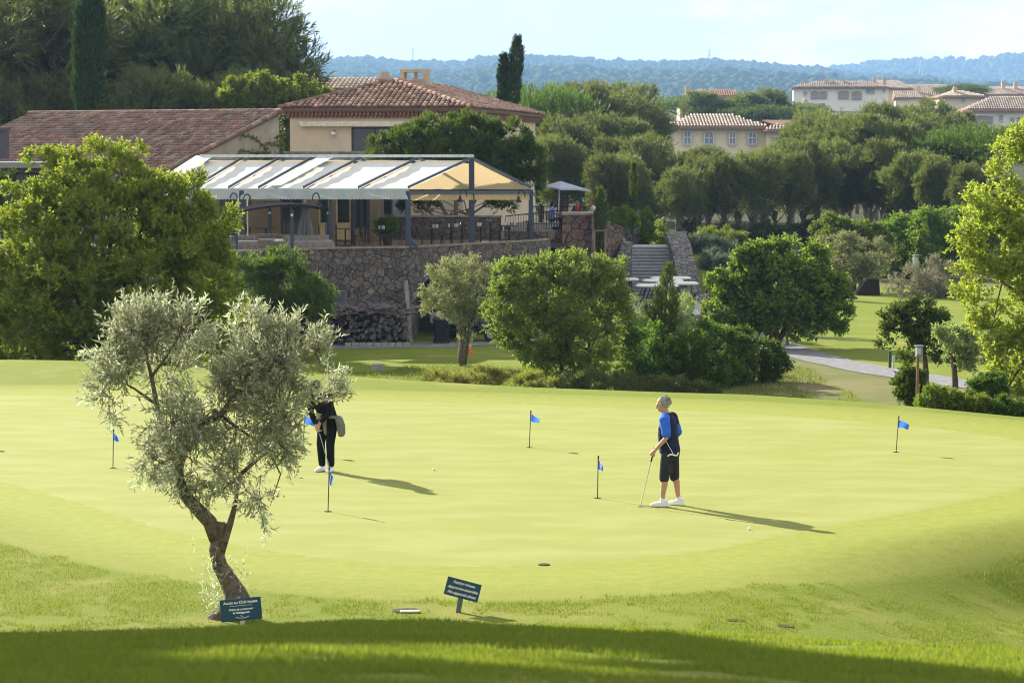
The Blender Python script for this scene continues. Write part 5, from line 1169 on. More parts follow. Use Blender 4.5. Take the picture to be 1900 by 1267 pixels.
def awning():
    Y0, YK, YG = 100.4, 104.6, 108.4; F = Vector((X(757, Y0), Y0, TERR)); K = Vector((X(875, YK), YK, TERR)); Gp = Vector((X(985, YG), YG, TERR))
    ze = Z(352, Y0); zr = Z(297, YK); zb = Z(352, YG)
    t = thing('terrace_awning', K, 'long pitched canvas awning on dark blue steel posts over the restaurant terrace', 'awning')
    steel = mat('navy_steel', (.040, .055, .10), .45, .5, var=.1)
    cv = mat('white_canvas', (.68, .68, .63), .8, .15, var=.07, vs=2, trans=.07, tint=(.80, .66, .40)); cvr = mat('straw_lined_canvas', (.72, .66, .50), .8, .15, var=.05, vs=2, trans=.30, tint=(.80, .62, .34)); val = mat('grey_canvas', (.50, .55, .56), .8, .15, var=.05, trans=.15, tint=(.5, .5, .45))
    xl_e, xl_r = -14.6, X(380, YK)
    def post(p, z1, w=.19, brace=0):
        b = MB(); b.box((p.x, p.y, (TERR + z1) / 2), (w, w, z1 - TERR)); b.box((p.x, p.y, TERR + .02), (w * 1.5, w * 1.5, .03))
        if brace: b.beam((p.x, p.y, TERR + .45), (p.x + .38, p.y - .05, TERR + .05), .15)
        return b.build('post', steel, t, bevel=.01)
    post(F, ze - .05, .2, 1); post(K, zr + .02, .24); post(Gp, zb, .2)
    for px, Y in ((448, 100.4), (653, 104.6), (612, 100.6)): post(Vector((X(px, Y), Y, 0)), ze - .03 if Y < 101 else zr - .45, .2 if px == 448 else .14)
    b = MB(); b.box((X(655, 106.2), 106.2, 2.4), (.12, .12, 2.2)); b.box((X(683, 106.2), 106.2, 2.4), (.12, .12, 2.2)); b.build('mullion_post', steel, t)
    b = MB(); b.box((X(441, 100.1), 100.1, 2.4), (.07, .07, 2.1)); b.box((X(458, 100.1), 100.1, 2.4), (.05, .05, 2.1)); b.build('drain_pipe', mat('cream_metal', (.66, .60, .48), .5), t)
    # canvas bays between rafters: sagging cloth
    xr_e, xr_r = F.x, K.x
    cuts = [0, .14, .28, .40, .58, .80, 1.0]
    def edge(f): return Vector((xl_e + (xr_e - xl_e) * f, Y0, ze)), Vector((xl_r + (xr_r - xl_r) * f, YK, zr))
    ca = MB()
    for a, c in zip(cuts[:-1], cuts[1:]):
        n, mcount = 8, 10; vs = []
        for j in range(n + 1):
            f = a + (c - a) * (.03 + .94 * j / n); e, r_ = edge(f)
            for i in range(mcount + 1):
                s = i / mcount; p = e.lerp(r_ - (r_ - e) * .05, s); p.z -= .05 * math.sin(math.pi * s) * (1 - .5 * abs(2 * j / n - 1)) + .018 * abs(math.sin(s * math.pi * 5)); vs.append(p)
        ca.add(vs, [(j * (mcount + 1) + i, (j + 1) * (mcount + 1) + i, (j + 1) * (mcount + 1) + i + 1, j * (mcount + 1) + i + 1) for j in range(n) for i in range(mcount)])
    ca.build('canvas', cv, t, smooth=True)
    # rear slope
    ca = MB(); n, mcount = 26, 8; vs = []
    for j in range(n + 1):
        f = j / n; r_ = Vector((xl_r + (xr_r - xl_r) * f, YK, zr)); e = Vector((xl_r + (Gp.x - xl_r) * f, YG, zb + .02))
        for i in range(mcount + 1):
            s = i / mcount; p = r_.lerp(e, s); p.z -= .03 * math.sin(math.pi * s) + .03 * abs(math.sin(f * math.pi * 6.0)); vs.append(p)
    ca.add(vs, [(j * (mcount + 1) + i, (j + 1) * (mcount + 1) + i, (j + 1) * (mcount + 1) + i + 1, j * (mcount + 1) + i + 1) for j in range(n) for i in range(mcount)])
    ca.build('rear_canvas', cvr, t, smooth=True)
    b = MB()
    for f in cuts:
        e, r_ = edge(f); u = Vector((0, 0, .10)); b.beam(e + u, r_ + u, .055, .10)
        b.beam(r_ + u, Vector((xl_r + (Gp.x - xl_r) * f, YG, zb)) + u, .07, .10)
    b.build('rafters', steel, t)
    b = MB(); e, r_ = edge(.49); e2, r2 = edge(.43); b.add([e + Vector((0, 0, .17)), e2 + Vector((0, 0, .17)), r2 + Vector((0, 0, .17)), r_ + Vector((0, 0, .17))], [(0, 1, 2, 3)]); b.build('gutter_cover', mat('pale_metal', (.60, .63, .62), .5), t); b = MB()
    e, r_ = edge(-.035); e2, r2 = edge(.035); b.add([e + Vector((0, 0, .18)), e2 + Vector((0, 0, .18)), r2 + Vector((0, 0, .18)), r_ + Vector((0, 0, .18))], [(0, 1, 2, 3)])
    b.build('gutter_cover', mat('pale_metal', (.60, .63, .62), .5), t)
    b = MB(); b.beam(Vector((xl_r - .2, YK, zr + .17)), Vector((xr_r + .1, YK, zr + .17)), .26, .12); b.build('ridge_beam', mat('pale_metal', (.60, .63, .62), .5), t)
    b = MB(); b.beam((xl_e, Y0, ze - .02), (xr_e, Y0, ze - .02), .12, .14); b.beam((F.x, F.y, ze - .12), (Gp.x, Gp.y, zb - .12), .10, .13); b.beam((xl_r, YG, zb - .05), (Gp.x, YG, zb - .05), .1, .12); b.beam((K.x, K.y, zr - .1), (X(655, YK), YK, zr - .1), .08, .1); b.build('beams', steel, t)
    # scalloped valances
    def valance(a, c, hgt, m, name, n=60):
        b = MB(); vs = []
        for j in range(n * 4 + 1):
            f = j / (n * 4); p = a.lerp(c, f); d = .045 * abs(math.sin(math.pi * f * n)); w = .03 * math.sin(f * n * 1.1) ; vs += [p, p + Vector((0, w * .3, -hgt * .55)), p + Vector((0, w, -hgt - d))]
        b.add(vs, [(j * 3 + i, j * 3 + i + 1, j * 3 + i + 4, j * 3 + i + 3) for j in range(n * 4) for i in range(2)]); b.build(name, m, t, smooth=True)
    valance(Vector((xl_e, Y0 - .09, ze + .05)), Vector((xr_e + .05, Y0 - .09, ze + .05)), .42, val, 'valance', 80)
    valance(Vector((F.x, F.y, ze - .18)), Vector((Gp.x, Gp.y, zb - .18)), .24, mat('straw_canvas', (.62, .50, .28), .8, trans=.4, tint=(.7, .5, .22)), 'side_valance', 40)
    # hook lanterns on the posts
    for p, z, s, lab in ((P(440, 372, 100.1), 0, -1, 'black hook lantern on the left awning post'), (P(452, 374, 100.3), 0, 1, 'black hook lantern on the right face of the left awning post'), (P(866, 365, 103), 0, -1, 'black hook lantern on the tall gable post of the awning'), (P(974, 366, 106), 0, -1, 'black hook lantern on the right rear corner post of the awning'), (P(580, 372, 100.3), 0, 1, 'black hook lantern under the middle of the valance'), (P(1076, 400, 118), 1, -1, 'black hook lantern on a thin pole behind the person in red')):
        lantern(p, s, lab, z)
def lantern(p, s, label, pole=0):
    bk = mat('black_iron', (.012, .013, .018), .5, .4); t = thing('hook_lantern', p, label, 'lamp', 'hook lanterns of the terrace'); b = MB(); z = .55 if pole else .1
    if pole: b.tube([p + Vector((0, 0, -.8)), p + Vector((0, 0, .6))], .035, 7)
    b.tube([p + Vector((0, 0, z - .1))] + [p + Vector((s * (.14 - .14 * math.cos(a)), 0, z + .2 * math.sin(a))) for a in np.linspace(.3, math.pi, 8)], .025, 6); b.build('hook', bk, t)
    c = p + Vector((s * .28, 0, z - .05)); b = MB(); b.lathe(c + Vector((0, 0, -.28)), [(.15, 0), (.12, .08), (.06, .16), (.05, .24), (.015, .3)], 10); b.build('lamp_shade', bk, t)
    b = MB(); b.ell(c + Vector((0, 0, -.29)), (.075, .075, .07), 10, 6); b.build('bulb', mat('milk_glass', (.6, .6, .58), .3), t)

def terrace_things():
    wood = mat('weathered_wood', (.25, .20, .15), .85, .2, var=.3, vs=12); grey = mat('grey_plank', (.24, .21, .18), .85, .2, var=.3, vs=9); steel = mat('navy_steel', (.040, .055, .10), .45, .5)
    # pergola
    c = [Vector((X(437, 97.6), 97.6, TERR)), Vector((X(541, 97.9), 97.9, TERR)), Vector((X(608, 101.2), 101.2, TERR)), Vector((X(500, 101.6), 101.6, TERR))]; zt = 3.02
    t = thing('reed_pergola', c[1], 'small pergola with a curved reed roof on the terrace edge', 'pergola')
    for p in c:
        b = MB(); b.box((p.x, p.y, (TERR + zt) / 2), (.13, .13, zt - TERR)); b.build('post', steel, t); 
        b = MB(); b.ell((p.x, p.y - .1, zt - .22), (.06, .06, .06), 8, 5); b.build('spot_lamp', mat('white_metal', (.7, .7, .68), .4), t)
    b = MB(); n = 24; reeds = MB()
    def roof(u, v):
        a = c[0].lerp(c[1], u); d = c[3].lerp(c[2], u); p = a.lerp(d, v); p.z = zt + .26 * math.sin(math.pi * (u * .5 + v * .5)) - .05; return p
    for k in range(70):
        v = -.04 + 1.08 * k / 69; pts = [roof(u, v) + Vector((0, 0, random.uniform(-.01, .02))) for u in np.linspace(-.05, 1.05, 9)]; reeds.tube(pts, .028, 4)
    reeds.build('reed_roof', mat('dark_reed', (.075, .065, .06), .9, var=.4, vs=9), t)
    for u0, v0, u1, v1 in ((0, 0, 1, 0), (0, 1, 1, 1), (0, 0, 0, 1), (1, 0, 1, 1)): b.tube([roof(u0 + (u1 - u0) * f, v0 + (v1 - v0) * f) - Vector((0, 0, .05)) for f in np.linspace(0, 1, 9)], .035, 6)
    b.build('hoops', steel, t)
    # wooden benches of the lounge
    for k, (p, L, rz, lab) in enumerate(((P(455, 460, 98.6), 1.1, .1, 'weathered plank bench at the left of the reed pergola'), (P(505, 458, 100.6), 2.3, .05, 'long weathered plank bench at the back of the reed pergola'), (P(575, 457, 99.3), 1.9, .42, 'weathered plank bench on the right, inside the reed pergola'))):
        t = thing('lounge_bench', (p.x, p.y, TERR), lab, 'bench', 'plank benches under the pergola'); M = Matrix.Translation((p.x, p.y, TERR)) @ Matrix.Rotation(rz, 4, 'Z')
        b = MB(M); b.box((0, 0, .16), (L, .7, .30)); b.build('base', grey, t)
        b = MB(M); b.box((0, 0, .345), (L - .1, .62, .07)); b.build('seat', mat('bench_cushion', (.28, .27, .27), .9), t)
        b = MB(M); b.box((0, .38, .40), (L, .06, .36)); b.build('backrest', grey, t)
        b = MB(M); b.box((-L / 2 - .04, 0, .30), (.08, .7, .56)); b.build('armrest', grey, t)
    t = thing('low_table', P(528, 458, 99.2), 'low pale table between the plank benches', 'table'); p = P(528, 460, 99.2); b = MB(); b.box((p.x, p.y, TERR + .36), (.8, .6, .05)); b.build('table_top', mat('pale_board', (.55, .53, .48), .7), t); b = MB(); b.box((p.x, p.y, TERR + .17), (.5, .4, .33)); b.build('base', grey, t)
    # closed parasol
    p = Vector((X(567, 100.1), 100.1, TERR)); t = thing('closed_parasol', p, 'closed grey parasol tied up beside the reed pergola', 'parasol'); b = MB(); b.tube([p, p + Vector((.02, 0, 2.0))], .03, 8); b.build('pole', steel, t)
    b = MB(); n = 26; prof = [(.30, .32), (.27, .6), (.22, 1.0), (.15, 1.4), (.09, 1.72), (.06, 1.95), (.02, 2.02)]; vs = []
    for r_, z in prof:
        for k in range(n): a = 2 * math.pi * k / n; q = r_ * (1 + .28 * (1 if k % 2 else -1) * min(1, r_ * 4)); vs.append(p + Vector((q * math.cos(a) - .03, q * math.sin(a), z + (.06 * math.sin(a * 3) if z < .4 else 0))))
    b.add(vs, [(i * n + k, i * n + (k + 1) % n, (i + 1) * n + (k + 1) % n, (i + 1) * n + k) for i in range(len(prof) - 1) for k in range(n)]); b.build('canopy', mat('grey_cloth', (.22, .22, .25), .9, var=.15), t)
    # tables and chairs
    bk = mat('black_iron', (.012, .013, .018), .5, .4); ct = thing('cafe_chair', (0, 0, 0), 'chair', 'chair')
    for sx in (-1, 1):
        for sy in (-1, 1):
            b = MB(); b.tube([(sx * .19, sy * .19, .45), (sx * .23, sy * .23, 0)], .014, 5); b.build('leg', bk, ct)
    b = MB(); b.box((0, 0, .455), (.42, .42, .025)); b.build('seat', bk, ct)
    b = MB(); b.tube([(-.2, .2, .45), (-.2, .24, .82), (-.1, .25, .9), (.1, .25, .9), (.2, .24, .82), (.2, .2, .45)], .016, 6); b.tube([(0, .2, .45), (0, .25, .9)], .012, 5); b.tube([(-.1, .2, .46), (-.1, .245, .88)], .012, 5); b.tube([(.1, .2, .46), (.1, .245, .88)], .012, 5); b.build('backrest', bk, ct)
    tt = thing('cafe_table', (0, 0, 0), 'table', 'table'); b = MB(); b.box((0, 0, .735), (.8, .8, .03)); b.build('table_top', mat('dark_wood', (.055, .04, .03), .6), tt); b = MB(); b.tube([(0, 0, .04), (0, 0, .72)], .035, 8); b.box((0, 0, .02), (.45, .45, .03)); b.build('pedestal', bk, tt)
    names = ['far left, below the hook lanterns', 'behind the plank benches', 'left of the potted bush', 'in front of the potted bush', 'right of the corner post', 'under the awning gable', 'beside the tall gable post', 'nearest the rear corner post']
    first = [True, True]
    for k, (px, Y) in enumerate(((425, 103.5), (492, 104.5), (640, 103.6), (705, 102.6), (800, 104.2), (838, 105.2), (892, 106.4), (945, 107.8))):
        x = X(px, Y); loc = (x, Y, TERR - .03); lab = 'dark square terrace table ' + names[k]
        if first[0]: tt.location = loc; tt['label'] = lab; tt['group'] = 'terrace tables'; first[0] = False
        else: copy_thing(tt, loc, random.uniform(-.2, .2), 1, lab, 'terrace tables')
        for q, (dx, rz, wd) in enumerate(((-.62, 1.57, 'left'), (.62, -1.57, 'right'))):
            lab = 'black iron cafe chair on the ' + wd + ' of the table ' + names[k]; loc = (x + dx, Y + .1, TERR - .03)
            if first[1]: ct.location = loc; ct.rotation_euler = (0, 0, rz); ct['label'] = lab; ct['group'] = 'terrace chairs'; first[1] = False
            else: copy_thing(ct, loc, rz + random.uniform(-.2, .2), 1, lab, 'terrace chairs')
        if k >= 3:
            b = MB()
            for q in range(4): dx, dy = random.uniform(-.28, .28), random.uniform(-.25, .25); b.lathe((x + dx, Y + dy, TERR - .03 + .751), [(.03, 0), (.04, .08), (.045, .15)], 8)
            tag(b.build('tumblers', mat('frosted_glass', (.62, .64, .68), .3)), 'white tumblers set out on the table ' + names[k], 'tumblers', 'tumblers on the terrace tables')
    # potted bush, ash pot
    p = Vector((X(718, 103.4), 103.4, TERR)); t = thing('potted_bush', p, 'bright round bush in a pot between the terrace tables', 'plant'); b = MB(); b.lathe(p, [(.16, 0), (.22, .3), (.25, .36)], 14); b.build('pot', mat('dark_pot', (.10, .07, .06), .7), t)
    crown(t, [((p.x, p.y, TERR + .82), (.44, .4, .40)), ((p.x - .3, p.y, TERR + .75), (.22, .2, .2)), ((p.x + .3, p.y, TERR + .8), (.2, .2, .26))], 260, leafmat('laurel_leaf', (.05, .10, .018), (.105, .165, .032), .4), tw=.22, nl=8, ll=.12, lw=.045, up=.6, inner=.2, rough=.3)
    # metal canopy at the left edge
    t = thing('flat_canopy', P(60, 320, 99), 'dark flat metal canopy roof left of the big evergreen', 'canopy'); a, c = P(-160, 302, 98), P(135, 302, 98); b = MB(); b.box(((a.x + c.x) / 2, 101, a.z - .1), (c.x - a.x, 6.4, .22)); b.build('roof', mat('grey_metal', (.20, .21, .22), .5), t)
    b = MB(); b.box(((a.x + c.x) / 2, 101, a.z - .3), (c.x - a.x - .3, 6.0, .18)); b.build('soffit', mat('dark_reed', (.075, .065, .06), .9), t)
    for px in (-60, 40, 125): b = MB(); q = X(px, 98.5); b.box((q, 98.5, (TERR + a.z - .35) / 2), (.14, .14, a.z - .4 - TERR)); b.build('post', steel, t)
    fb, pb = MB(), MB(); window(fb, pb, None, X(-100, 103), X(130, 103), TERR + .1, a.z - .5, 103, .08, 4); f = fb.build('glazing_frame', mat('dark_frame', (.05, .055, .07), .5, .4), t); pb.build('pane', glass(), f)
    # along the foot of the wall
    gb = thing('waste_bin', P(818, 641, 98.6), 'dark wheeled waste bin in front of the arch', 'bin'); p = Vector((X(818, 98.8), 98.8, 0)); p.z = h(p.x, p.y) + .015; M = Matrix.Translation(p)
    bm = mat('bin_plastic', (.012, .014, .02), .45, .4); ORG[gb] = Vector(gb.location)
    b = MB(M); b.loft([(0, 0, .06, .27, .24), (0, 0, .6, .31, .28), (0, 0, .95, .34, .31)], 20, 5); b.build('body', bm, gb, smooth=False)
    b = MB(M); b.loft([(0, 0, .955, .36, .33), (0, 0, 1.0, .36, .33), (0, 0, 1.08, .28, .22)], 20, 5); b.build('lid', bm, gb)
    for s in (-1, 1): b = MB(M); b.tube([(s * .26, .2, .1), (s * .33, .2, .1)], .1, 12); b.build('wheel', bm, gb)
    p = P(869, 657, 93.4); p.z = h(p.x, p.y); t = thing('traffic_cone', p, 'orange and white banded traffic cone behind the olive trunk', 'cone'); org = mat('cone_orange', (.75, .12, .02), .6); wt = mat('cone_white', (.75, .75, .72), .6)
    b = MB(); b.box(p + Vector((0, 0, .02)), (.4, .4, .04)); b.lathe(p, [(.15, .04), (.12, .2)], 16); b.build('base', org, t)
    for z0, z1, r0, r1, m_ in ((.2, .36, .12, .098, wt), (.36, .52, .098, .076, org), (.52, .66, .076, .056, wt), (.66, .84, .056, .03, org)): b = MB(); b.lathe(p, [(r0, z0), (r1, z1)], 16); b.build('white_band' if m_ is wt else 'orange_band', m_, t)
    # wooden pole leaning on the wall, kerb, brick, firewood
    b = MB(); b.beam(P(762, 637, 99.2), P(752, 521, 99.9), .16); tag(b.build('wooden_post', mat('grey_post', (.26, .24, .21), .85, var=.3, vs=6)), 'old grey timber post leaning against the stone wall left of the arch', 'post')
    b = MB(); b.beam(P(720, 552, 99.7), P(752, 566, 99.4), .14); tag(b.build('short_beam', mat('dark_wood', (.055, .04, .03), .6)), 'short dark beam lying on the firewood against the wall', 'beam')
    b = MB()
    for k in range(9):
        a, c = P(640 + k * 13.5, 655 - k * 2.1, 97.2), P(652 + k * 13.5, 653 - k * 2.1, 97.2); a.z = h(a.x, a.y) + .05; c.z = h(c.x, c.y) + .05; b.beam(a, c, .16, .2)
    tag(b.build('kerb_edging', mat('kerb_stone', (.34, .31, .28), .9, var=.2)), 'row of pale kerb stones along the foot of the firewood', 'kerb')
    p = P(702, 676, 86); b = MB(); b.box((p.x, p.y, h(p.x, p.y) + .12), (.42, .25, .28), .2); tag(b.build('stone_block', mat('kerb_stone', (.34, .31, .28), .9, var=.2), bevel=.02), 'small stone block in the shaded grass before the firewood', 'block')
    b = MB(); rs = random.Random(5)
    for k in range(620):
        px = rs.uniform(602, 752); f = (px - 602) / 150; yt = 572 - 8 * math.sin(f * 3.1) + 6 * f; py = rs.uniform(yt, 648 - 14 * f); Y = rs.uniform(97.6, 99.2); c = P(px, py, Y); c.z = max(c.z, h(c.x, c.y) + .05)
        d = Vector((rs.gauss(0, .5), -1, rs.gauss(0, .25))).normalized(); b.tube([c - d * .2, c + d * .22], [rs.uniform(.05, .11), rs.uniform(.05, .11)], rs.choice((3, 4, 5)), jit=.3)
    for k in range(70):
        px = rs.uniform(600, 750); c = P(px, rs.uniform(566, 582), rs.uniform(97.5, 99.2)); d = Vector((rs.gauss(0, 1), rs.gauss(0, .5), rs.gauss(0, .12))).normalized(); b.tube([c - d * rs.uniform(.3, .8), c + d * rs.uniform(.3, .8)], rs.uniform(.03, .07), 5, jit=.2)
    o = b.build('firewood', mat('firewood_grey', (.145, .125, .12), .9, .1, var=.5, vs=5, bump=.5, bs=30)); tag(o, 'big dark heap of split firewood stacked against the stone wall', 'firewood', None, 'stuff')
    b = MB(); p = P(678, 568, 98.3); b.box(p, (.22, .15, .1), .3); tag(b.build('white_box', wt), 'small white box lying on top of the firewood', 'box')

def steps():
    st = mat('grey_step_stone', (.36, .37, .39), .9, .15, var=.16, vs=4, bump=.3, bs=20); sm = stonemat('dry_wall_stone', [(.19, .175, .17), (.27, .25, .235), (.13, .12, .12), (.33, .30, .27), (.22, .195, .19)], 3.2, (.04, .04, .042), .09, flat=2.0); sm2 = stonemat('red_block_stone', [(.18, .115, .10), (.26, .17, .14), (.15, .11, .115), (.30, .23, .19), (.22, .14, .12)], 1.9, flat=1.35)
    t = thing('stone_stairs', (7, 118, -2.6), 'broad flight of grey stone steps up to a landing', 'stairs'); n = 21; z0, z1 = -2.72, .46; y0, y1 = 118.3, 124.4; rs = random.Random(4)
    b = MB(); xl, xr = X(1152, 121), X(1264, 121)
    for k in range(n):
        zt = z0 + (z1 - z0) * (k + 1) / n; y = y0 + (y1 - y0) * k / n; x = xl - .15
        while x < xr + .1:          # each step is a row of slabs with open joints
            w = min(rs.uniform(.7, 1.7), xr + .12 - x); b.box((x + w / 2, y + .31 + rs.uniform(-.012, .012), zt - .33), (w - .015, .56, .58)); b.box((x + w / 2, y + .29 + rs.uniform(-.01, .01), zt - .02), (w - .02, .64, .04)); x += w
    b.build('steps', st, t)
    b = MB(); b.prism([(xl - .1, y1), (X(1262, y1), y1), (X(1258, 127.2), 127.2), (X(1150, 127.2), 127.2)], -.4, z1 + .005); b.build('landing', mat('pale_slab', (.44, .44, .43), .9, var=.1, vs=2), t)
    b = MB()
    for k in range(7): x = xl + .75 - k * .34; b.box((x - 1.2, 126.2, z1 + .08 + k * .16 - .25), (2.5, 2.0, .165 + .5))
    b.build('upper_steps', st, t)
    # walls either side of it
    def wedge(name, label, pts, zt, zbot, th, m, cat='wall'):
        """pts: plan points, zt: top heights"""
        t = thing(name, (pts[0][0], pts[0][1], zbot), label, cat); b = MB()
        for (a, c), (za, zc) in zip(zip(pts[:-1], pts[1:]), zip(zt[:-1], zt[1:])):
            A, C = Vector((*a, 0)), Vector((*c, 0)); d = (C - A).normalized(); s = Vector((-d.y, d.x, 0)) * th
            b.prism([(A.x, A.y), (C.x, C.y), (C.x + s.x, C.y + s.y), (A.x + s.x, A.y + s.y)], [zbot] * 4, [za, zc, zc, za])
        b.build('wall', m, t); b = MB()
        for (a, c), (za, zc) in zip(zip(pts[:-1], pts[1:]), zip(zt[:-1], zt[1:])):
            A, C = Vector((*a, za + .04)), Vector((*c, zc + .04)); d = Vector((C.x - A.x, C.y - A.y, 0)).normalized(); s = Vector((-d.y, d.x, 0)) * th / 2
            b.beam(A + s, C + s, th + .08, .07)
        b.build('coping', m, t); return t
    Zp = lambda py, Y: Z(py, Y)
    # the pier and the recess with the cellar door
    t = thing('stone_pier', (4, 114, -2.6), 'massive reddish stone pier of the upper terrace left of the thin cypress', 'wall'); b = MB(); b.prism([(X(1043, 113), 113), (X(1098, 113.4), 113.4), (X(1104, 117), 117), (X(1043, 117), 117)], -3, Zp(400, 113)); b.build('wall', sm2, t)
    b = MB(); b.prism([(X(1042, 112.95), 112.9), (X(1100, 113.3), 113.3), (X(1106, 117), 117), (X(1042, 117), 117)], Zp(400, 113) + .003, Zp(400, 113) + .09); b.build('coping', mat('stone_coping', (.27, .22, .18), .9), t)
    t = thing('cellar_wall', (2, 114.5, -2.6), 'stone wall with a low cellar doorway between terrace and pier', 'wall'); Y = 114.4; xa, xb = X(1016, Y), X(1043, Y) + .05; zl = Zp(456, Y)
    b = MB(); b.box(((X(960, Y) + xb) / 2, Y + .3, (Zp(428, Y) + zl) / 2 + .02), (xb - X(960, Y), .6, Zp(428, Y) - zl - .04)); b.box((X(985, Y), Y + .3, (zl - 3) / 2), (X(1016, Y) - X(960, Y) + .1, .6, zl + 3)); b.build('wall', sm2, t)
    b = MB(); b.box(((xa + xb) / 2, Y - .03, zl), (xb - xa + .1, .5, .22)); b.build('lintel', mat('grey_lintel', (.24, .25, .28), .8), t)
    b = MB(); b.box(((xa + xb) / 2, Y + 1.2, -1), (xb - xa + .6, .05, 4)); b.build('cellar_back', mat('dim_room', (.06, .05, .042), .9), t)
    b = MB()
    for k in range(7): b.tube([(xa + .12 + k * .08, Y + .5 + .03 * (k % 2), -2.5), (xa + .12 + k * .08, Y + .5 + .03 * (k % 2), zl - .15)], .05, 6)
    b.build('curtain', mat('orange_cloth', (.42, .20, .03), .9), t)
    wedge('stair_wall', 'near stone wall stepping down beside the steps behind the thin cypress', [(X(1098, 114), 114), (X(1108, 116), 116), (X(1121, 117.5), 117.5), (X(1157, 119.8), 119.8)], [Zp(401, 114), Zp(405, 116), Zp(410, 117.5), Zp(425, 119.8)], -3, .5, sm2)
    wedge('stair_wall', 'low stone flank wall at the foot of the steps, left side', [(X(1157, 119.6), 119.6), (X(1138, 116.5), 116.5)], [Zp(452, 119.6), Zp(500, 116.5)], -3, .45, sm)
    wedge('stair_wall', 'rear sloping stone wall of the upper steps below the clipped hedge', [(X(1112, 127.6), 127.6), (X(1128, 127.6), 127.6), (X(1188, 127.6), 127.6), (X(1196, 129), 129)], [Zp(394, 127.6), Zp(395, 127.6), Zp(420, 127.6), Zp(420, 129)], -1, .5, sm)
    wedge('dry_stone_wall', 'broad sloping dry stone wall down the right side of the steps', [(X(1302, 116.2), 116.2), (X(1296, 118), 118), (X(1282, 122), 122), (X(1272, 125.5), 125.5), (X(1275, 128), 128)], [Zp(548, 116.2), Zp(515, 118), Zp(458, 122), Zp(434, 125.5), Zp(432, 128)], -3.2, .95, sm)
    # bank beside it, upper terrace floor, railing
    b = MB(); b.prism([(X(1290, 119), 119), (X(1380, 118.5), 118.5), (X(1400, 126), 126), (X(1395, 131), 131), (X(1272, 131), 131), (X(1272, 126), 126)], [-3.2] * 6, [-2.6, -2.75, -1.2, .1, .5, .2]); o = b.build('earth_bank', MATS['grass_land']); tag(o, kind='structure')
    b = MB(); b.prism([(X(950, 114.6), 114.6), (X(1100, 114.8), 114.8), (X(1118, 118), 118), (X(1112, 127.4), 127.4), (X(935, 127.4), 127.4)], -2.5, Zp(426, 114.6) - .06); o = b.build('upper_terrace', mat('terrace_floor', (.15, .13, .115), .9)); tag(o, kind='structure')
    zf = Zp(426, 114.6) - .06; bk = mat('black_iron', (.012, .013, .018), .5, .4)
    def rail(label, a, c):
        t = thing('railing', a, label, 'railing', 'black iron railings of the upper terrace'); n = max(2, int((c - a).length / .13)); b = MB()
        for k in range(n + 1): p = a.lerp(c, k / n); b.tube([p, p + Vector((0, 0, .95))], .012, 4)
        b.build('bars', bk, t); b = MB(); b.beam(a + Vector((0, 0, .97)), c + Vector((0, 0, .97)), .045); b.beam(a + Vector((0, 0, .1)), c + Vector((0, 0, .1)), .03); b.build('handrail', bk, t)
    rail('front iron railing beside the person in blue', Vector((X(938, 113), 113.4, zf - .25)), Vector((X(1042, 114.7), 114.75, zf))); rail('rear iron railing behind the person in red', Vector((X(985, 122), 122, zf)), Vector((X(1112, 122), 122, zf)))
    b = MB(); b.tube([P(1126, 405, 127), P(1126, 345, 127)], .05, 8); tag(b.build('lamp_pole', bk), 'thin black pole at the top of the steps right of the thin cypress', 'pole')
    # open parasol
    p = Vector((X(1036, 117.5), 117.5, zf)); t = thing('open_parasol', p, 'open grey-blue square parasol on the upper terrace', 'parasol'); b = MB(); b.tube([p, Vector((p.x + .05, p.y, Z(340, 117.5)))], .035, 8); b.build('pole', mat('pale_metal', (.60, .63, .62), .5), t); b = MB(); b.box(p + Vector((0, 0, .05)), (.6, .6, .1)); b.build('base', bk, t)
    ap = P(1040, 336, 117.5); cs = [P(1003, 347, 118.2), P(1040, 351, 116), P(1096, 354, 117.2), P(1060, 346, 119.4)]; b = MB(); vs = [ap]; N = 8
    for k in range(4):
        for j in range(N): q = cs[k].lerp(cs[(k + 1) % 4], j / N); q.z -= -.05 * math.sin(math.pi * j / N); vs.append(q)
    m_ = len(vs) - 1; vs2 = [ap + Vector((0, 0, -.02))] + [v + Vector((0, 0, -.02)) for v in vs[1:]]
    b.add(vs, [(0, i + 1, (i + 1) % m_ + 1) for i in range(m_)]); b.add([v + Vector((0, 0, 0)) for v in vs[1:]] + [v + Vector((0, 0, -.07)) for v in vs[1:]], [(i, i + m_, (i + 1) % m_ + m_, (i + 1) % m_) for i in range(m_)])
    b.build('canopy', mat('parasol_cloth', (.42, .46, .55), .85, trans=.25, tint=(.4, .45, .55)), t)
    return zf
# ------------------------------------------------------------------ golf things
def text_mesh(s, size, m, parent, M, shear=0.0, bold=0.0, name='lettering'):
    cu = bpy.data.curves.new('t', 'FONT'); cu.body = s; cu.size = size; cu.align_x = 'CENTER'; cu.align_y = 'CENTER'; cu.shear = shear; cu.extrude = .0012; cu.offset = bold; cu.resolution_u = 3
    o = bpy.data.objects.new('t', cu); COL.objects.link(o); dg = bpy.context.evaluated_depsgraph_get(); me = bpy.data.meshes.new_from_object(o.evaluated_get(dg)); bpy.data.objects.remove(o)
    off = ORG[parent]; me.transform(Matrix.Translation(-off) @ M); me.materials.clear(); me.materials.append(m); me.name = name
    ob = link(bpy.data.objects.new(name, me)); ob.parent = parent; ORG[ob] = off; return ob

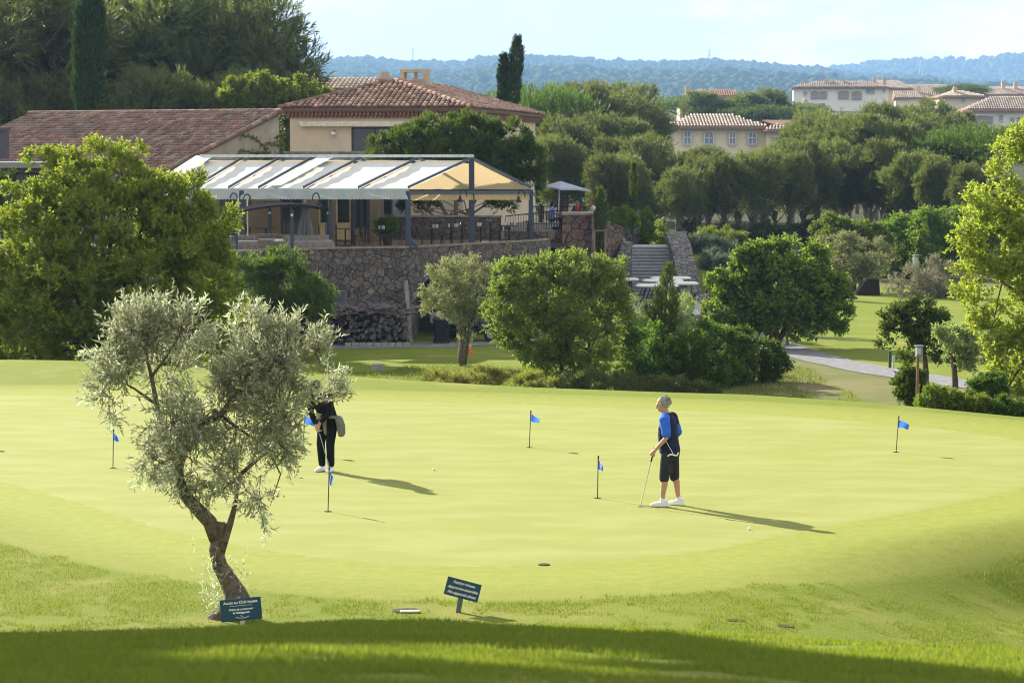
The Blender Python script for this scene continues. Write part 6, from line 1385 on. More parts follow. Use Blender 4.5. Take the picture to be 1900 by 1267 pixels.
def signs():
    blue = mat('sign_blue', (.012, .055, .105), .45, .4, var=.08); wt = mat('sign_white', (.80, .82, .82), .6); gp = mat('grey_post', (.26, .24, .21), .85)
    def sign(label, c, w, hgt, roll, lines, foot, pw, post_m, rnd, yaw):
        t = thing('sign', c, label, 'sign'); M = Matrix.Translation(c) @ Matrix.Rotation(yaw, 4, 'Z') @ Matrix.Rotation(R(-8), 4, 'X') @ Matrix.Rotation(math.pi / 2, 4, 'X') @ Matrix.Rotation(roll, 4, 'Z')
        b = MB(M); b.box((0, 0, -.008), (w, hgt, .014)); o = b.build('panel', blue, t, bevel=rnd)
        for txt, y, sz, sh, x, bd in lines:
            if txt == '-': b = MB(M); b.box((x, y, .001), (sz, .004, .0015)); b.build('rule', wt, o); continue
            if txt == '(':
                b = MB(M); b.tube([(x + sz * math.cos(a), y + sz * .28 * math.sin(a), .001) for a in np.linspace(math.pi * 1.08, math.pi * 1.95, 12)], .0035, 4); b.tube([(x + sz * .1, y - .003, .001), (x + sz * .1 - .03, y + .008, .001)], .003, 4); b.build('arrow', wt, o); continue
            text_mesh(txt, sz, wt, o, M @ Matrix.Translation((x, y, .0003)), sh, bd)
        b = MB(); a = M @ Vector((0, -hgt / 2 + .02, -.02)); b.beam(a + Vector((0, .01, 0)), foot, pw, pw * .6); b.build('post', post_m, t)
    c = P(447, 1130, 27.7); g = c.copy(); g.y += .05; f = P(452, 1165, 27.7); f.z = h(f.x, f.y) - .06
    sign('blue sign reading Accès au Club-house at the foot of the olive tree', c, .475, .255, R(5), [('Accès au Club-house', .083, .046, .0, 0, .0012), ('-', .045, .26, 0, 0, 0), ('Prière de contourner', .003, .032, .25, .0, .0012), ('le Puttinggreen', -.035, .032, .25, .0, .0012), ('(', -.078, .075, 0, .01, 0)], f, .05, mat('pale_post', (.55, .52, .48), .8), .012, R(3))
    Y = 28.5; c = P(858.5, 1093, Y); f = P(848, 1143, Y); f.z = h(f.x, f.y) - .08
    sign('tilted dark blue sign reading Putting Green in the rough before the green', c, .415, .215, R(-14), [('Putting Green', .063, .047, .35, 0, .0011), ('Approche interdite', .0, .047, .35, 0, .0011), ('No approch shots', -.062, .047, .35, 0, .0011)], f, .06, mat('sign_post', (.10, .13, .13), .6), 0, R(-4))

def flag(px, py, top, label, cloth, n, white=False):
    D = CAMZ / ((py - HOR) / F_PX); p = G(px, py); t = thing('flagstick', p, label, 'flag', 'blue flags of the putting green')
    tp = P(top[0], top[1], p.y); rodm = mat('flag_rod', (.10, .085, .05), .5, .4); b = MB(); b.tube([p + Vector((0, 0, -.03)), tp], .0085, 8); b.build('pole', rodm, t)
    b = MB(); d = (tp - p).normalized(); b.lathe(tp - Vector((0, 0, .04)), [(.012, 0), (.018, .012), (.012, .022), (.017, .034), (.008, .05)], 8); b.build('finial', mat('black_iron', (.012, .013, .018), .5, .4), t)
    b = MB(); b.lathe(p + Vector((0, 0, .0075)), [(.054, 0), (.054, .003)], 20); b.build('cup', mat('cup_hole', (.012, .012, .008), .9), t)
    b = MB(); vs = []; s = p.y / F_PX; nu, nv = 12, 8       # cloth: corner pixels, hoist top, hoist bottom, fly bottom, fly top
    q = [P(a, c, p.y) for a, c in cloth]
    for i in range(nu + 1):
        u = i / nu
        for j in range(nv + 1):
            v = j / nv; w = q[0].lerp(q[3], u).lerp(q[1].lerp(q[2], u), v); w.y += .028 * math.sin(u * 5.5 + n + v * 1.2) * u ** .5 - .03 * u; w.z += .006 * math.sin(u * 7 + n); vs.append(w)
    b.add(vs, [(i * (nv + 1) + j, (i + 1) * (nv + 1) + j, (i + 1) * (nv + 1) + j + 1, i * (nv + 1) + j + 1) for i in range(nu) for j in range(nv)])
    b.build('flag_cloth', mat('flag_blue', (.018, .075, .42), .6, .3, var=.12, vs=9, trans=.45, tint=(.06, .2, .85)), t, smooth=True)
    if white:
        b = MB(); q = [P(a, c, p.y - .03) for a, c in white]; b.add(q, [tuple(range(len(q)))]); b.build('white_patch', mat('flag_white', (.75, .78, .85), .7, trans=.4), t)  # white part of the cloth; on the nearest flag it paints the sunlit half
def golf_ball(px, py, label):
    p = G(px, py); b = MB(); b.ell(p + Vector((0, 0, .0215 + .006)), (.0215, .0215, .0215), 16, 10); m = mat('ball_white', (.82, .82, .80), .35, .5, bump=.4, bs=260); o = b.build('golf_ball', m, smooth=True); tag(o, label, 'golf ball', 'golf balls on the green')
def green_things():
    flag(209.5, 869.5, (210.5, 796), 'blue flagstick left of the olive trunk', [(210, 802), (210, 817), (222, 819), (218, 808)], 0, [(214, 807), (215.5, 817), (219.5, 818), (217, 810)])
    flag(608.5, 950.5, (610.8, 867), 'nearest flagstick with its hanging cloth painted half sunlit, in front of the golfer in black', [(610.5, 873), (610.5, 893), (616, 903), (619, 884)], 1, [(612.5, 881), (611.5, 893), (613.5, 901.5), (618.5, 893), (618.5, 883)])
    flag(982, 830.5, (984.8, 762), 'flagstick with a blue cloth flying near the far edge in the middle of the green', [(985, 767), (985, 781.5), (1000, 785), (1002, 778)], 2, [(998.5, 776.5), (998, 781), (1000, 781.5), (1001, 778)])
    flag(1108.5, 925.5, (1110, 846), 'flagstick with a drooping two-tone cloth left of the golfer in blue', [(1110, 851), (1110, 869), (1118, 874), (1119, 864)], 3, [(1112.5, 853), (1112.5, 868), (1117, 868.5), (1118.5, 862)])
    flag(1662.5, 839.5, (1667.5, 772), 'leaning flagstick with a broad blue cloth at the right of the green', [(1667, 777.5), (1666, 792), (1684, 796), (1686.5, 787)], 4)
    flag(561, 842, (566, 768), 'flagstick half hidden by the olive leaves, left of the golfer in black', [(566, 772), (566, 787), (585, 790), (587, 780)], 5)
    flag(-62, 828, (-60, 758), 'flagstick just left of the frame whose flag shadow falls on the green', [(-60, 764), (-60, 778), (-42, 782), (-40, 773)], 6)
    golf_ball(652, 883.5, 'golf ball beside the shadow of the golfer in black'); golf_ball(805, 874.5, 'golf ball lying alone in the middle of the green'); golf_ball(1390, 984, 'golf ball below the shadow of the golfer in blue')
    # sprinkler head and the sunk valve box
    p = G(1009, 1050); b = MB(); b.lathe(p + Vector((0, 0, .003)), [(.075, 0), (.08, .006), (.06, .012)], 18); tag(b.build('sprinkler_head', mat('sprinkler_black', (.02, .02, .016), .8)), 'round black sprinkler head at the near edge of the green', 'sprinkler')
    for px, py, lab in ((1365, 1153, 'small bare hollow in the rough right of the mound crest'), (1458, 1164, 'dark earthy hollow in the rough on the right')):
        p = G(px, py); b = MB(); n = 22; r = [.065 + .035 * random.random() for _ in range(n)]; b.add([p + Vector((math.cos(2 * math.pi * k / n) * r[k] * 1.3, math.sin(2 * math.pi * k / n) * r[k] * .8, 0)) * 1 + Vector((0, 0, .01 + h(p.x + math.cos(2 * math.pi * k / n) * r[k] * 1.3, p.y + math.sin(2 * math.pi * k / n) * r[k] * .8) - p.z)) for k in range(n)], [tuple(range(n))]); tag(b.build('divot', mat('bare_earth', (.035, .03, .015), .95)), lab, 'divot', 'divots in the rough')
    p = G(753, 1136); t = thing('valve_box', p, 'sunken valve box with a pale lid in the rough left of the tilted sign', 'valve box'); b = MB(); n = 24; b.add([p + Vector((math.cos(2 * math.pi * k / n) * .165 * random.uniform(.8, 1.2), .10 + math.sin(2 * math.pi * k / n) * .13 * random.uniform(.8, 1.2), .012)) for k in range(n)], [tuple(range(n))]); b.build('hole', mat('bare_earth', (.035, .03, .015), .95), t)
    b = MB(); b.box(p + Vector((.05, -.01, .015)), (.24, .09, .02), .05); b.build('lid', mat('pale_lid', (.42, .40, .35), .85), t, bevel=.008)

def yard_things():
    wt = mat('cart_white', (.72, .72, .68), .4, .5, var=.04); bk = mat('rubber', (.015, .015, .016), .7); dk = mat('cart_seat', (.05, .05, .055), .6); bl = mat('cart_body', (.05, .06, .10), .35, .5)
    def cart(white):
        t = thing('golf_cart', (0, 0, 0), 'cart', 'golf cart'); bd = wt if white else bl
        b = MB(); b.prism([(-1.15, -.58), (1.1, -.58), (1.1, .58), (-1.15, .58)], .26, .40); b.build('chassis', mat('grey_metal', (.20, .21, .22), .5), t)
        b = MB(); b.loft([(.85, 0, .40, .34, .54), (.88, 0, .62, .30, .52), (.92, 0, .80, .18, .46)], 20, 4); b.build('front_cowl', bd, t, smooth=False)
        b = MB(); b.loft([(-.62, 0, .40, .50, .56), (-.62, 0, .62, .46, .55)], 20, 5); b.build('rear_body', bd, t)
        b = MB(); b.loft([(-.30, 0, .63, .26, .52), (-.30, 0, .76, .25, .51)], 20, 4); b.box((-.58, 0, .98), (.10, 1.0, .42), rot=Matrix.Rotation(-.15, 3, 'Y')); b.build('seat', dk, t)
        for sx, sy in ((.72, .52), (.72, -.52), (-.72, .52), (-.72, -.52)):
            b = MB(); b.tube([(sx, sy - .09, .23), (sx, sy + .09, .23)], .23, 16); w = b.build('wheel', bk, t); b = MB(); b.tube([(sx, sy - .1, .23), (sx, sy + .1, .23)], .12, 12); b.build('rim', wt, w)
        for sy in (-.5, .5):
            b = MB(); b.tube([(.78, sy, .8), (.42, sy, 1.80)], .022, 6); b.build('roof_post', bk, t); b = MB(); b.tube([(-.80, sy, .62), (-.72, sy, 1.80)], .022, 6); b.build('roof_post', bk, t)
        b = MB(); b.loft([(-.15, 0, 1.78, .92, .60), (-.15, 0, 1.84, .98, .64), (-.15, 0, 1.90, .90, .56)], 28, 4); b.build('roof', wt, t, smooth=False)
        b = MB(); b.tube([(.62, .25, .82), (.38, .25, .98)], .02, 6); b.tube([(.38 + .0, .25 + .16 * math.cos(a), .98 + .16 * math.sin(a)) for a in np.linspace(0, 6.283, 13)], .016, 5); b.build('steering_wheel', bk, t)
        return t
    c0 = cart(True); c0.name = 'golf_cart'; g = 'golf carts parked at the foot of the steps'
    spots = [((1240, 117.2), 186, 'white golf cart at the back of the parked row, its roof highest'), ((1225, 115.0), 186, 'white golf cart in the middle of the parked row below the steps'), ((1252, 112.6), 186, 'white golf cart at the front of the row with red and black golf bags'), ((1214, 110.2), 184, 'white golf cart lowest in the row, half behind the grey shrub'), ((1340, 116.2), 186, 'single white golf cart half hidden behind the round-crowned tree'), ((1143, 116.5), 184, 'golf cart left of the steps, only its roof showing over the rounded bush')]
    for k, ((px, Y), a, lab) in enumerate(spots):
        x = X(px, Y); loc = (x, Y, h(x, Y) + .012)
        if k == 0: c0.location = loc; c0.rotation_euler = (0, 0, R(a)); c0['label'] = lab; c0['group'] = g
        else: copy_thing(c0, loc, R(a), 1, lab, g)
    rd = mat('bag_red', (.35, .03, .03), .6); nb = mat('bag_navy', (.02, .025, .06), .6); gw = mat('bag_white', (.62, .64, .70), .5); sv = mat('chrome', (.6, .6, .62), .25, .6, .9)
    for k, (px, Y, py, m_, lab) in enumerate([(1283, 112.4, 560, nb, 'navy golf bag standing upright behind the front golf cart'), (1276, 112.8, 556, rd, 'red golf bag behind the front golf cart'), (1302, 115.0, 572, rd, 'dark red golf bag standing on the tarmac right of the carts'), (1309, 115.3, 578, gw, 'white golf bag standing on the tarmac right of the carts'), (1293, 114.4, 590, gw, 'white bag on the tarmac in front of the red golf bag')]):
        x = X(px, Y); p = Vector((x, Y, h(x, Y) + (.62 if k < 2 else .0))); t = thing('golf_bag', p, lab, 'golf bag', 'golf bags by the carts'); lean = Vector((.12, .05, 1)); b = MB(); b.tube([p + lean * .0, p + lean * .3, p + lean * .8], [.13, .15, .14], 12); b.build('body', m_, t)
        b = MB(); b.tube([p + lean * .2 + Vector((.1, -.1, 0)), p + lean * .55 + Vector((.1, -.1, 0))], .08, 8); b.build('pocket', m_, t); b = MB()
        for q in range(6): a = q * 1.05; o_ = Vector((math.cos(a) * .07, math.sin(a) * .07, 0)); b.tube([p + lean * .8 + o_, p + lean * (1.0 + .04 * q) + o_ * 1.3], .008, 4); b.ell(p + lean * (1.0 + .04 * q) + o_ * 1.3, (.05, .03, .03), 7, 5)
        b.build('clubs', sv, t)
    # the dark utility truck parked in the vault
    Y = 100.2; x = X(868, Y); p = Vector((x, Y, h(x, Y) + .015)); t = thing('utility_truck', p, 'dark utility truck with a flat load bed parked across the stone arch', 'truck'); M = Matrix.Translation(p) @ Matrix.Rotation(R(-12), 4, 'Z'); tb = mat('truck_blue', (.035, .05, .085), .35, .5); gy = mat('truck_grey', (.20, .22, .25), .5)
    b = MB(M); b.box((.05, .6, .5), (2.7, 1.1, .16)); b.build('chassis', bk, t)
    b = MB(M); b.box((-.85, .6, .80), (1.5, 1.3, .10)); b.box((-.85, -.03, .98), (1.5, .05, .30)); b.box((-.85, 1.23, .98), (1.5, .05, .30)); b.box((-1.58, .6, .98), (.05, 1.2, .3)); b.build('load_bed', gy, t)
    b = MB(M); b.loft([(.95, .6, .5, .62, .64), (.98, .6, .85, .58, .62), (1.05, .6, 1.0, .36, .55)], 20, 5); b.build('bonnet', tb, t)
    b = MB(M); b.box((.2, .6, .85), (.5, 1.2, .4)); b.box((0, .6, 1.15), (.12, 1.1, .45)); b.build('seat', dk, t)
    b = MB(M)
    for sx, sy in ((-.1, 0), (-.1, 1.2), (.72, 0), (.72, 1.2)): b.tube([(sx, sy, .9), (sx * .8, sy, 1.75)], .03, 6)
    b.tube([(-.08, 0, 1.75), (-.08, 1.2, 1.75), (.58, 1.2, 1.75), (.58, 0, 1.75), (-.08, 0, 1.75)], .03, 6); b.build('roll_cage', bk, t)
    for sx, sy in ((-1.0, 0), (-1.0, 1.2), (.98, 0), (.98, 1.2)):
        b = MB(M); b.tube([(sx, sy - .12, .3), (sx, sy + .12, .3)], .30, 20); w = b.build('wheel', bk, t); b = MB(M); b.lathe((0, 0, 0), [(0, 0)], 3) if False else b.tube([(sx, sy - .135, .3), (sx, sy + .1, .3)], .15, 14); b.build('rim', mat('grey_rim', (.35, .36, .38), .4), w)
    # posts with a rope along the yard
    wd = mat('weathered_wood', (.25, .20, .15), .85, .2); pr = None; tops = []
    for px, py, hh, lab in ((1349, 608, .9, 'low rope post at the edge of the cart yard'), (1377, 610, .75, 'low rope post behind the left leaves of the round-crowned tree'), (1461, 641, .8, 'low rope post at the foot of the slender trunk')):
        p = G(px, py, 84); b = MB(); b.tube([p - Vector((0, 0, .1)), p + Vector((0, 0, hh))], [.05, .045], 8); o = b.build('rope_post', wd); tag(o, lab, 'post', 'rope posts by the path'); tops.append(p + Vector((0, 0, hh * .9)))
    tops.append(G(1590, 660, 84) + Vector((0, 0, .6))); b = MB()
    for a, c in zip(tops[:-1], tops[1:]): b.tube([a.lerp(c, f) - Vector((0, 0, .12 * math.sin(math.pi * f))) for f in np.linspace(0, 1, 9)], .014, 5)
    tag(b.build('rope', mat('pale_rope', (.5, .48, .4), .8)), 'pale rope strung between the low posts above the path', 'rope')
    p = G(1651, 683, 70); b = MB(); b.box(p + Vector((0, 0, .3)), (.10, .08, .62)); tag(b.build('distance_post', mat('green_post', (.035, .07, .03), .6), bevel=.01), 'small dark green post at the far edge of the path', 'post')
    p = G(1658, 683, 70); b = MB(); b.box(p + Vector((0, 0, .22)), (.07, .05, .45)); tag(b.build('marker_post', mat('pale_green_post', (.45, .52, .38), .6), bevel=.008), 'small pale marker post beside the dark green one by the path', 'post')
    # the two floodlights
    for px, Y, yb, yt, w, lab, pm in ((1703, 58.5, 735, 642, 12, 'floodlight in a grey box on a brown wooden post by the hedge', mat('brown_post', (.20, .12, .065), .7, var=.25, vs=8)), (1697, 141, 518, 474, 7, 'distant floodlight in a grey box on a thin grey pole', mat('grey_metal', (.20, .21, .22), .5))):
        s = Y / F_PX; a, c = P(px - (1 if Y < 100 else 0), yb, Y), P(px, yt + 10, Y); a.z = h(a.x, Y) - .1; t = thing('floodlight', Vector((a.x, Y, h(a.x, Y))), lab, 'floodlight', 'floodlights'); b = MB(); b.tube([a, c], [4 * s * .8, 3.4 * s * .8], 10); b.build('post', pm, t)
        e = P(px + 2, yt + 10, Y); b = MB(); b.box(e, (w * s, 12 * s, 20 * s), .25); o = b.build('housing', mat('grey_green_metal', (.19, .22, .20), .5), t, bevel=.02)
        b = MB(); b.box(e + Vector((-1.5 * s, -6.4 * s, 1 * s)), (8 * s, .04, 12 * s), .25); b.build('lamp_glass', mat('lamp_glass', (.35, .40, .45), .15, .6), o)
        b = MB(); b.box(e + Vector((0, -1.5 * s, 10.6 * s)), ((w + 3) * s, 15 * s, 1.6 * s), .25); b.build('hood', mat('grey_green_metal', (.19, .22, .20), .5), o)
    # dark compost box by the grey olive
    p = P(1613, 538, 134); b = MB(); q = p.copy(); b.add([q + Vector(v) for v in ((-.75, 0, -.3), (.62, 0, -.5), (.62, 1.2, -.5), (-.75, 1.2, -.3), (-.15, 0, .62), (.55, 0, .62), (.55, 1.2, .62), (-.15, 1.2, .62))], [(0, 1, 5, 4), (1, 2, 6, 5), (2, 3, 7, 6), (3, 0, 4, 7), (4, 5, 6, 7)]); tag(b.build('earth_heap', mat('dark_earth', (.03, .02, .015), .95, bump=.8, bs=9), bevel=.05), 'dark block of earth under the grey olive with bare stems', 'heap')
# ------------------------------------------------------------------ people
SKIN = lambda: mat('skin', (.46, .27, .19), .55, .35, var=.08, vs=20)
def hand(b, w, d, nrm, s=1.0, curl=.9, thumb=1, r=.0085):
    """palm and five bent fingers at wrist w; d the way the hand points, nrm the way the palm faces"""
    w = Vector(w); d = Vector(d).normalized(); nrm = Vector(nrm); nrm = (nrm - d * nrm.dot(d)).normalized(); sd = d.cross(nrm)
    b.cap_tube([w, w + d * .045 * s, w + d * .085 * s], [.026 * s, .034 * s, .033 * s], 10)
    for k, L in enumerate((.072, .080, .074, .058)):
        o = w + d * .085 * s + sd * (k - 1.5) * .018 * s; p = [o]; a = .25
        for q in range(3): a += curl * .62; p.append(p[-1] + (d * math.cos(a) + nrm * math.sin(a)) * L / 3 * s * (1.1 if q == 0 else .95))
        b.cap_tube(p, [r * s * 1.05, r * s, r * s * .95, r * s * .85], 7)
    o = w + d * .025 * s - sd * .026 * s * thumb; b.cap_tube([o, o + (d * .7 - sd * .55 * thumb + nrm * .4) * .035 * s, o + (d * 1.5 - sd * .35 * thumb + nrm * 1.1) * .04 * s], [r * 1.25 * s, r * 1.15 * s, r * .95 * s], 7)
def head(b, c, face, s=1.0):
    """skull, jaw, nose, brow, lips, ears: c centre of the head, face a rotation whose +x looks forward"""
    def q(x, y, z): return Vector(c) + face @ (Vector((x, y, z)) * s)
    E = lambda x, y, z, a, e, f: b.ell(q(x, y, z), (a * s, e * s, f * s), 16, 10, face)
    E(-.012, 0, .03, .098, .077, .095); E(.022, 0, -.045, .068, .060, .075); E(.052, 0, -.085, .035, .036, .028); E(.075, 0, .022, .022, .055, .016)
    b.cap_tube([q(.085, 0, .01), q(.104, 0, -.018), q(.108, 0, -.032)], [.009 * s, .013 * s, .016 * s], 8); E(.083, 0, -.062, .012, .024, .007); E(.081, 0, -.073, .012, .021, .007)
    E(.058, .04, -.02, .024, .02, .02); E(.058, -.04, -.02, .024, .02, .02)
    for y in (-1, 1): E(-.012, y * .079, -.012, .022, .011, .032)
def eyes(parent, c, face, s=1.0):
    for y in (-1, 1):
        b = MB(); b.ell(Vector(c) + face @ (Vector((.086, y * .031, .0)) * s), (.010 * s, .014 * s, .008 * s), 10, 6, face); b.build('eye', mat('eye_dark', (.03, .025, .02), .2, .6), parent)
def hair(parent, c, face, m, s=1.0, long=0, back=.02):
    b = MB(); c = Vector(c)
    def q(x, y, z): return c + face @ (Vector((x, y, z)) * s)
    b.ell(q(-.024, 0, .042), (.098 * s, .080 * s, .086 * s), 18, 11, face); b.ell(q(-.062, 0, -.002 - long * .3), (.054 * s, .073 * s, (.068 + long) * s), 16, 10, face)
    rs = random.Random(3)
    for k in range(46):
        a, e = rs.uniform(1.1, 5.2), rs.uniform(-.2, 1.4); p = q(-.022 + math.cos(a) * math.cos(e) * .09, math.sin(a) * math.cos(e) * .078, .045 + math.sin(e) * .084 - (.04 if e < .2 else 0)); b.ell(p, (.018 * s, .018 * s, .015 * s), 8, 6)
    o = b.build('hair', m, parent, fuse=.008 * s, sm=3)
    n = 900; a = rng.uniform(.95, 5.35, n); e = rng.uniform(-.45, 1.5, n); d = np.stack([np.cos(a) * np.cos(e), np.sin(a) * np.cos(e), np.sin(e)], 1)
    q_ = np.array([-.024, 0, .042]) + d * np.array([.096, .079, .085]); q_[:, 2] -= np.where(e < 0, .012 + long, 0); Fm = np.array(face); W_ = q_ * s @ Fm.T + np.array(c)
    dr = unit(d * .45 + np.array([-.5, 0, -.45]) + .35 * rng.normal(size=d.shape)) @ Fm.T; V, Fq = leaves(W_, dr, rng.uniform(.025, .05, n) * s, np.full(n, .006 * s)); raw('hair_locks', V, Fq, m, parent)
    return o
def shoe(M, m, parent, name='shoe'):
    b = MB(M); b.loft([(.045, 0, .0, .150, .050), (.045, 0, .022, .153, .053)], 22, 2.6); o = b.build('sole', mat('sole_white', (.7, .7, .7), .6), parent) if False else None
    b.loft([(.045, 0, .02, .150, .050), (.045, 0, .045, .145, .050), (.025, 0, .065, .118, .047), (-.03, 0, .088, .062, .043), (-.042, 0, .112, .050, .041)], 22, 2.5); return b.build(name, m, parent, fuse=.010, sm=3)

def man():
    foot = G(1241, 939); s = 1.0; ang = math.pi - R(14)
    t = thing('person', foot, 'grey-haired man in navy and bright blue polo and dark shorts leaning on a putter', 'person')
    M = Matrix.Translation(foot + Vector((0, 0, .006))) @ Matrix.Rotation(ang, 4, 'Z') @ Matrix.Scale(.975, 4); Rm = M.to_3x3()
    sk = SKIN(); V_ = Vector
    # joints: x forward, y the man's left (towards the photographer)
    LF, RF = V_((.08, .13, .09)), V_((-.14, -.10, .09)); LK, RK = V_((.055, .115, .48)), V_((-.07, -.095, .48)); LH, RH = V_((.01, .095, .90)), V_((-.02, -.095, .90))
    LS, RS = V_((.03, .175, 1.385)), V_((-.02, -.185, 1.385)); LE, RE = V_((.0, .235, 1.11)), V_((-.10, -.24, 1.11)); LW, RW = V_((.185, .195, .905)), V_((.03, -.235, .90))
    NB, HC = V_((.035, 0, 1.44)), V_((.105, .012, 1.605))
    face = Rm @ Euler((0, R(12), R(2))).to_matrix()
    b = MB(M)
    b.loft([(-.01, 0, .84, .12, .155), (-.005, 0, .98, .115, .15), (.015, 0, 1.12, .115, .155), (.015, 0, 1.28, .11, .165), (.01, 0, 1.38, .085, .15), (.02, 0, 1.44, .06, .07)], 20)
    b.cap_tube([NB - V_((.01, 0, .05)), NB + V_((.02, 0, .03)), HC - V_((.02, 0, .06))], [.062, .056, .055], 12)
    for H_, K_, F_ in ((LH, LK, LF), (RH, RK, RF)): b.cap_tube([H_, H_.lerp(K_, .5), K_, K_.lerp(F_, .3) + V_((-.012, 0, 0)), K_.lerp(F_, .7), F_, F_ - V_((0, 0, .04))], [.085, .075, .055, .056, .042, .036, .038], 14)
    for S_, E_, W_ in ((LS, LE, LW), (RS, RE, RW)): b.cap_tube([S_, S_.lerp(E_, .5), E_, E_.lerp(W_, .35), W_], [.052, .047, .040, .038, .027], 12)
    hand(b, LW, (.55, -.05, -.62), (-.5, -.6, -.5), 1.05, 1.0, -1); hand(b, RW, (.35, .1, -.9), (.2, .9, .2), 1.05, .8, 1)
    b2 = MB(); head(b2, M @ HC, face); b.v += b2.v; n0 = len(b.v) - len(b2.v); b.f += [tuple(i + n0 for i in f) for f in b2.f]
    body = b.build('body', sk, t, fuse=.0085, sm=5)
    eyes(t, M @ HC, face); hair(t, M @ HC, face, mat('grey_hair', (.44, .42, .39), .8, .15, var=.4, vs=45, bump=1.0, bs=60))
    navy = mat('navy_polo', (.018, .020, .055), .85, .15, var=.2, vs=10, bump=.35, bs=22); blue = mat('bright_blue_polo', (.035, .13, .62), .8, .15, var=.1, vs=10, bump=.3, bs=22)
    b = MB(M); b.loft([(-.012, 0, .84, .162, .198), (-.010, 0, .90, .163, .196), (.006, 0, 1.0, .160, .190), (.022, 0, 1.12, .155, .188), (.025, 0, 1.22, .148, .192), (.010, 0, 1.32, .130, .192), (.01, 0, 1.40, .088, .158), (.018, 0, 1.445, .070, .085)], 26, 2.3)
    b.cap_tube([RS + V_((0, .06, .01)), RS, RS.lerp(RE, .45), RS.lerp(RE, .75)], [.09, .085, .075, .072], 14); b.build('polo_shirt', navy, t, fuse=.011, sm=4)
    b = MB(M); b.cap_tube([LS + V_((.02, -.05, .015)), LS + V_((.015, .004, .0)), LS.lerp(LE, .4) + V_((.005, 0, 0)), LS.lerp(LE, .8)], [.088, .088, .079, .075], 16); b.build('blue_sleeve', blue, t, fuse=.010, sm=3)
    b = MB(M); b.cap_tube([RS.lerp(RE, .5), RS.lerp(RE, .85)], [.081, .076], 14); b.build('blue_sleeve', blue, t, fuse=.010, sm=3)
    b = MB(M); b.lathe((.03, 0, 1.425), [(.082, 0), (.076, .04), (.068, .05)], 18); b.build('collar', navy, t)
    b = MB(M); b.ell((.155, .085, 1.24), (.012, .05, .028), 10, 6); b.ell((.16, .06, 1.19), (.012, .035, .014), 10, 6); b.build('chest_print', mat('print_white', (.7, .72, .78), .7), t)
    gs = mat('charcoal_shorts', (.035, .036, .045), .9, .1, var=.22, vs=8, bump=.5, bs=16)
    b = MB(M); b.loft([(-.012, 0, .90, .140, .178), (-.018, 0, .82, .148, .186), (-.02, 0, .74, .13, .18)], 22, 2.3)
    for H_, K_ in ((LH, LK), (RH, RK)): b.cap_tube([H_ + V_((-.01, 0, -.06)), H_.lerp(K_, .45) + V_((-.005, 0, 0)), H_.lerp(K_, .95), K_ + V_((0, 0, -.03))], [.110, .098, .082, .080], 16)
    b.build('shorts', gs, t, fuse=.011, sm=4)
    b = MB(M); b.box((-.06, .205, .62), (.11, .03, .14)); b.build('cargo_pocket', gs, t, bevel=.012)
    ws = mat('white_shoe', (.78, .78, .78), .5, .4, var=.06, vs=9)
    for F_, yaw in ((LF, .12), (RF, -.25)):
        shoe(M @ Matrix.Translation((F_.x, F_.y, 0)) @ Matrix.Rotation(yaw, 4, 'Z'), ws, t)
        b = MB(M); b.cap_tube([F_ + V_((0, 0, -.01)), F_ + V_((0, 0, .03))], [.042, .041], 12); b.build('sock', mat('white_sock', (.74, .74, .74), .9), t)
    sv = mat('chrome', (.6, .6, .62), .25, .6, .9); gr = mat('grip_black', (.02, .02, .02), .8)
    # the putter he leans on
    hd = M @ (LW + V_((.040, -.02, -.062))); tip = P(1188, 943, foot.y - .1); tip.z = h(tip.x, tip.y) + .012
    d = (tip - hd).normalized(); t2 = thing('putter', tip, 'putter held by the grey-haired man, its head on the green', 'golf club'); b = MB(); b.tube([hd - d * .10, hd + d * .13], .013, 8); b.build('grip', gr, t2); b = MB(); b.tube([hd + d * .12, hd + d * .5, tip], [.0065, .006, .0055], 8); b.build('shaft', sv, t2); b = MB(); b.tube([tip - d * .30, tip - d * .02], .0085, 8); b.build('shaft_glint', mat('glint_pale', (.62, .55, .42), .5), t2); b = MB(); b.box(tip, (.10, .03, .024), .35); b.build('club_head', sv, t2, bevel=.006)  # the whitish reflection low on the shaft is put in as a pale sleeve
    # the second putter tucked behind his hip
    a, c = M @ V_((-.115, .215, .835)), M @ V_((.02, .20, 1.06)); t3 = thing('putter', a, 'second putter tucked under the arm of the grey-haired man, silver head at his hip', 'golf club'); b = MB(); b.tube([a, c], .006, 6); b.build('shaft', sv, t3); b = MB(); q = M @ V_((-.115, .22, .835)); w = Rm @ V_((1, 0, 0)); b.tube([q + w * .10 + Vector((0, 0, -.02)), q + w * .05 + Vector((0, 0, .012)), q + w * .0, q - w * .05 + Vector((0, 0, -.004)), q - w * .075 + Vector((0, 0, .045))], [.012, .015, .012, .014, .009], 8); b.build('club_head', mat('white_metal', (.7, .7, .68), .4), t3, smooth=True)

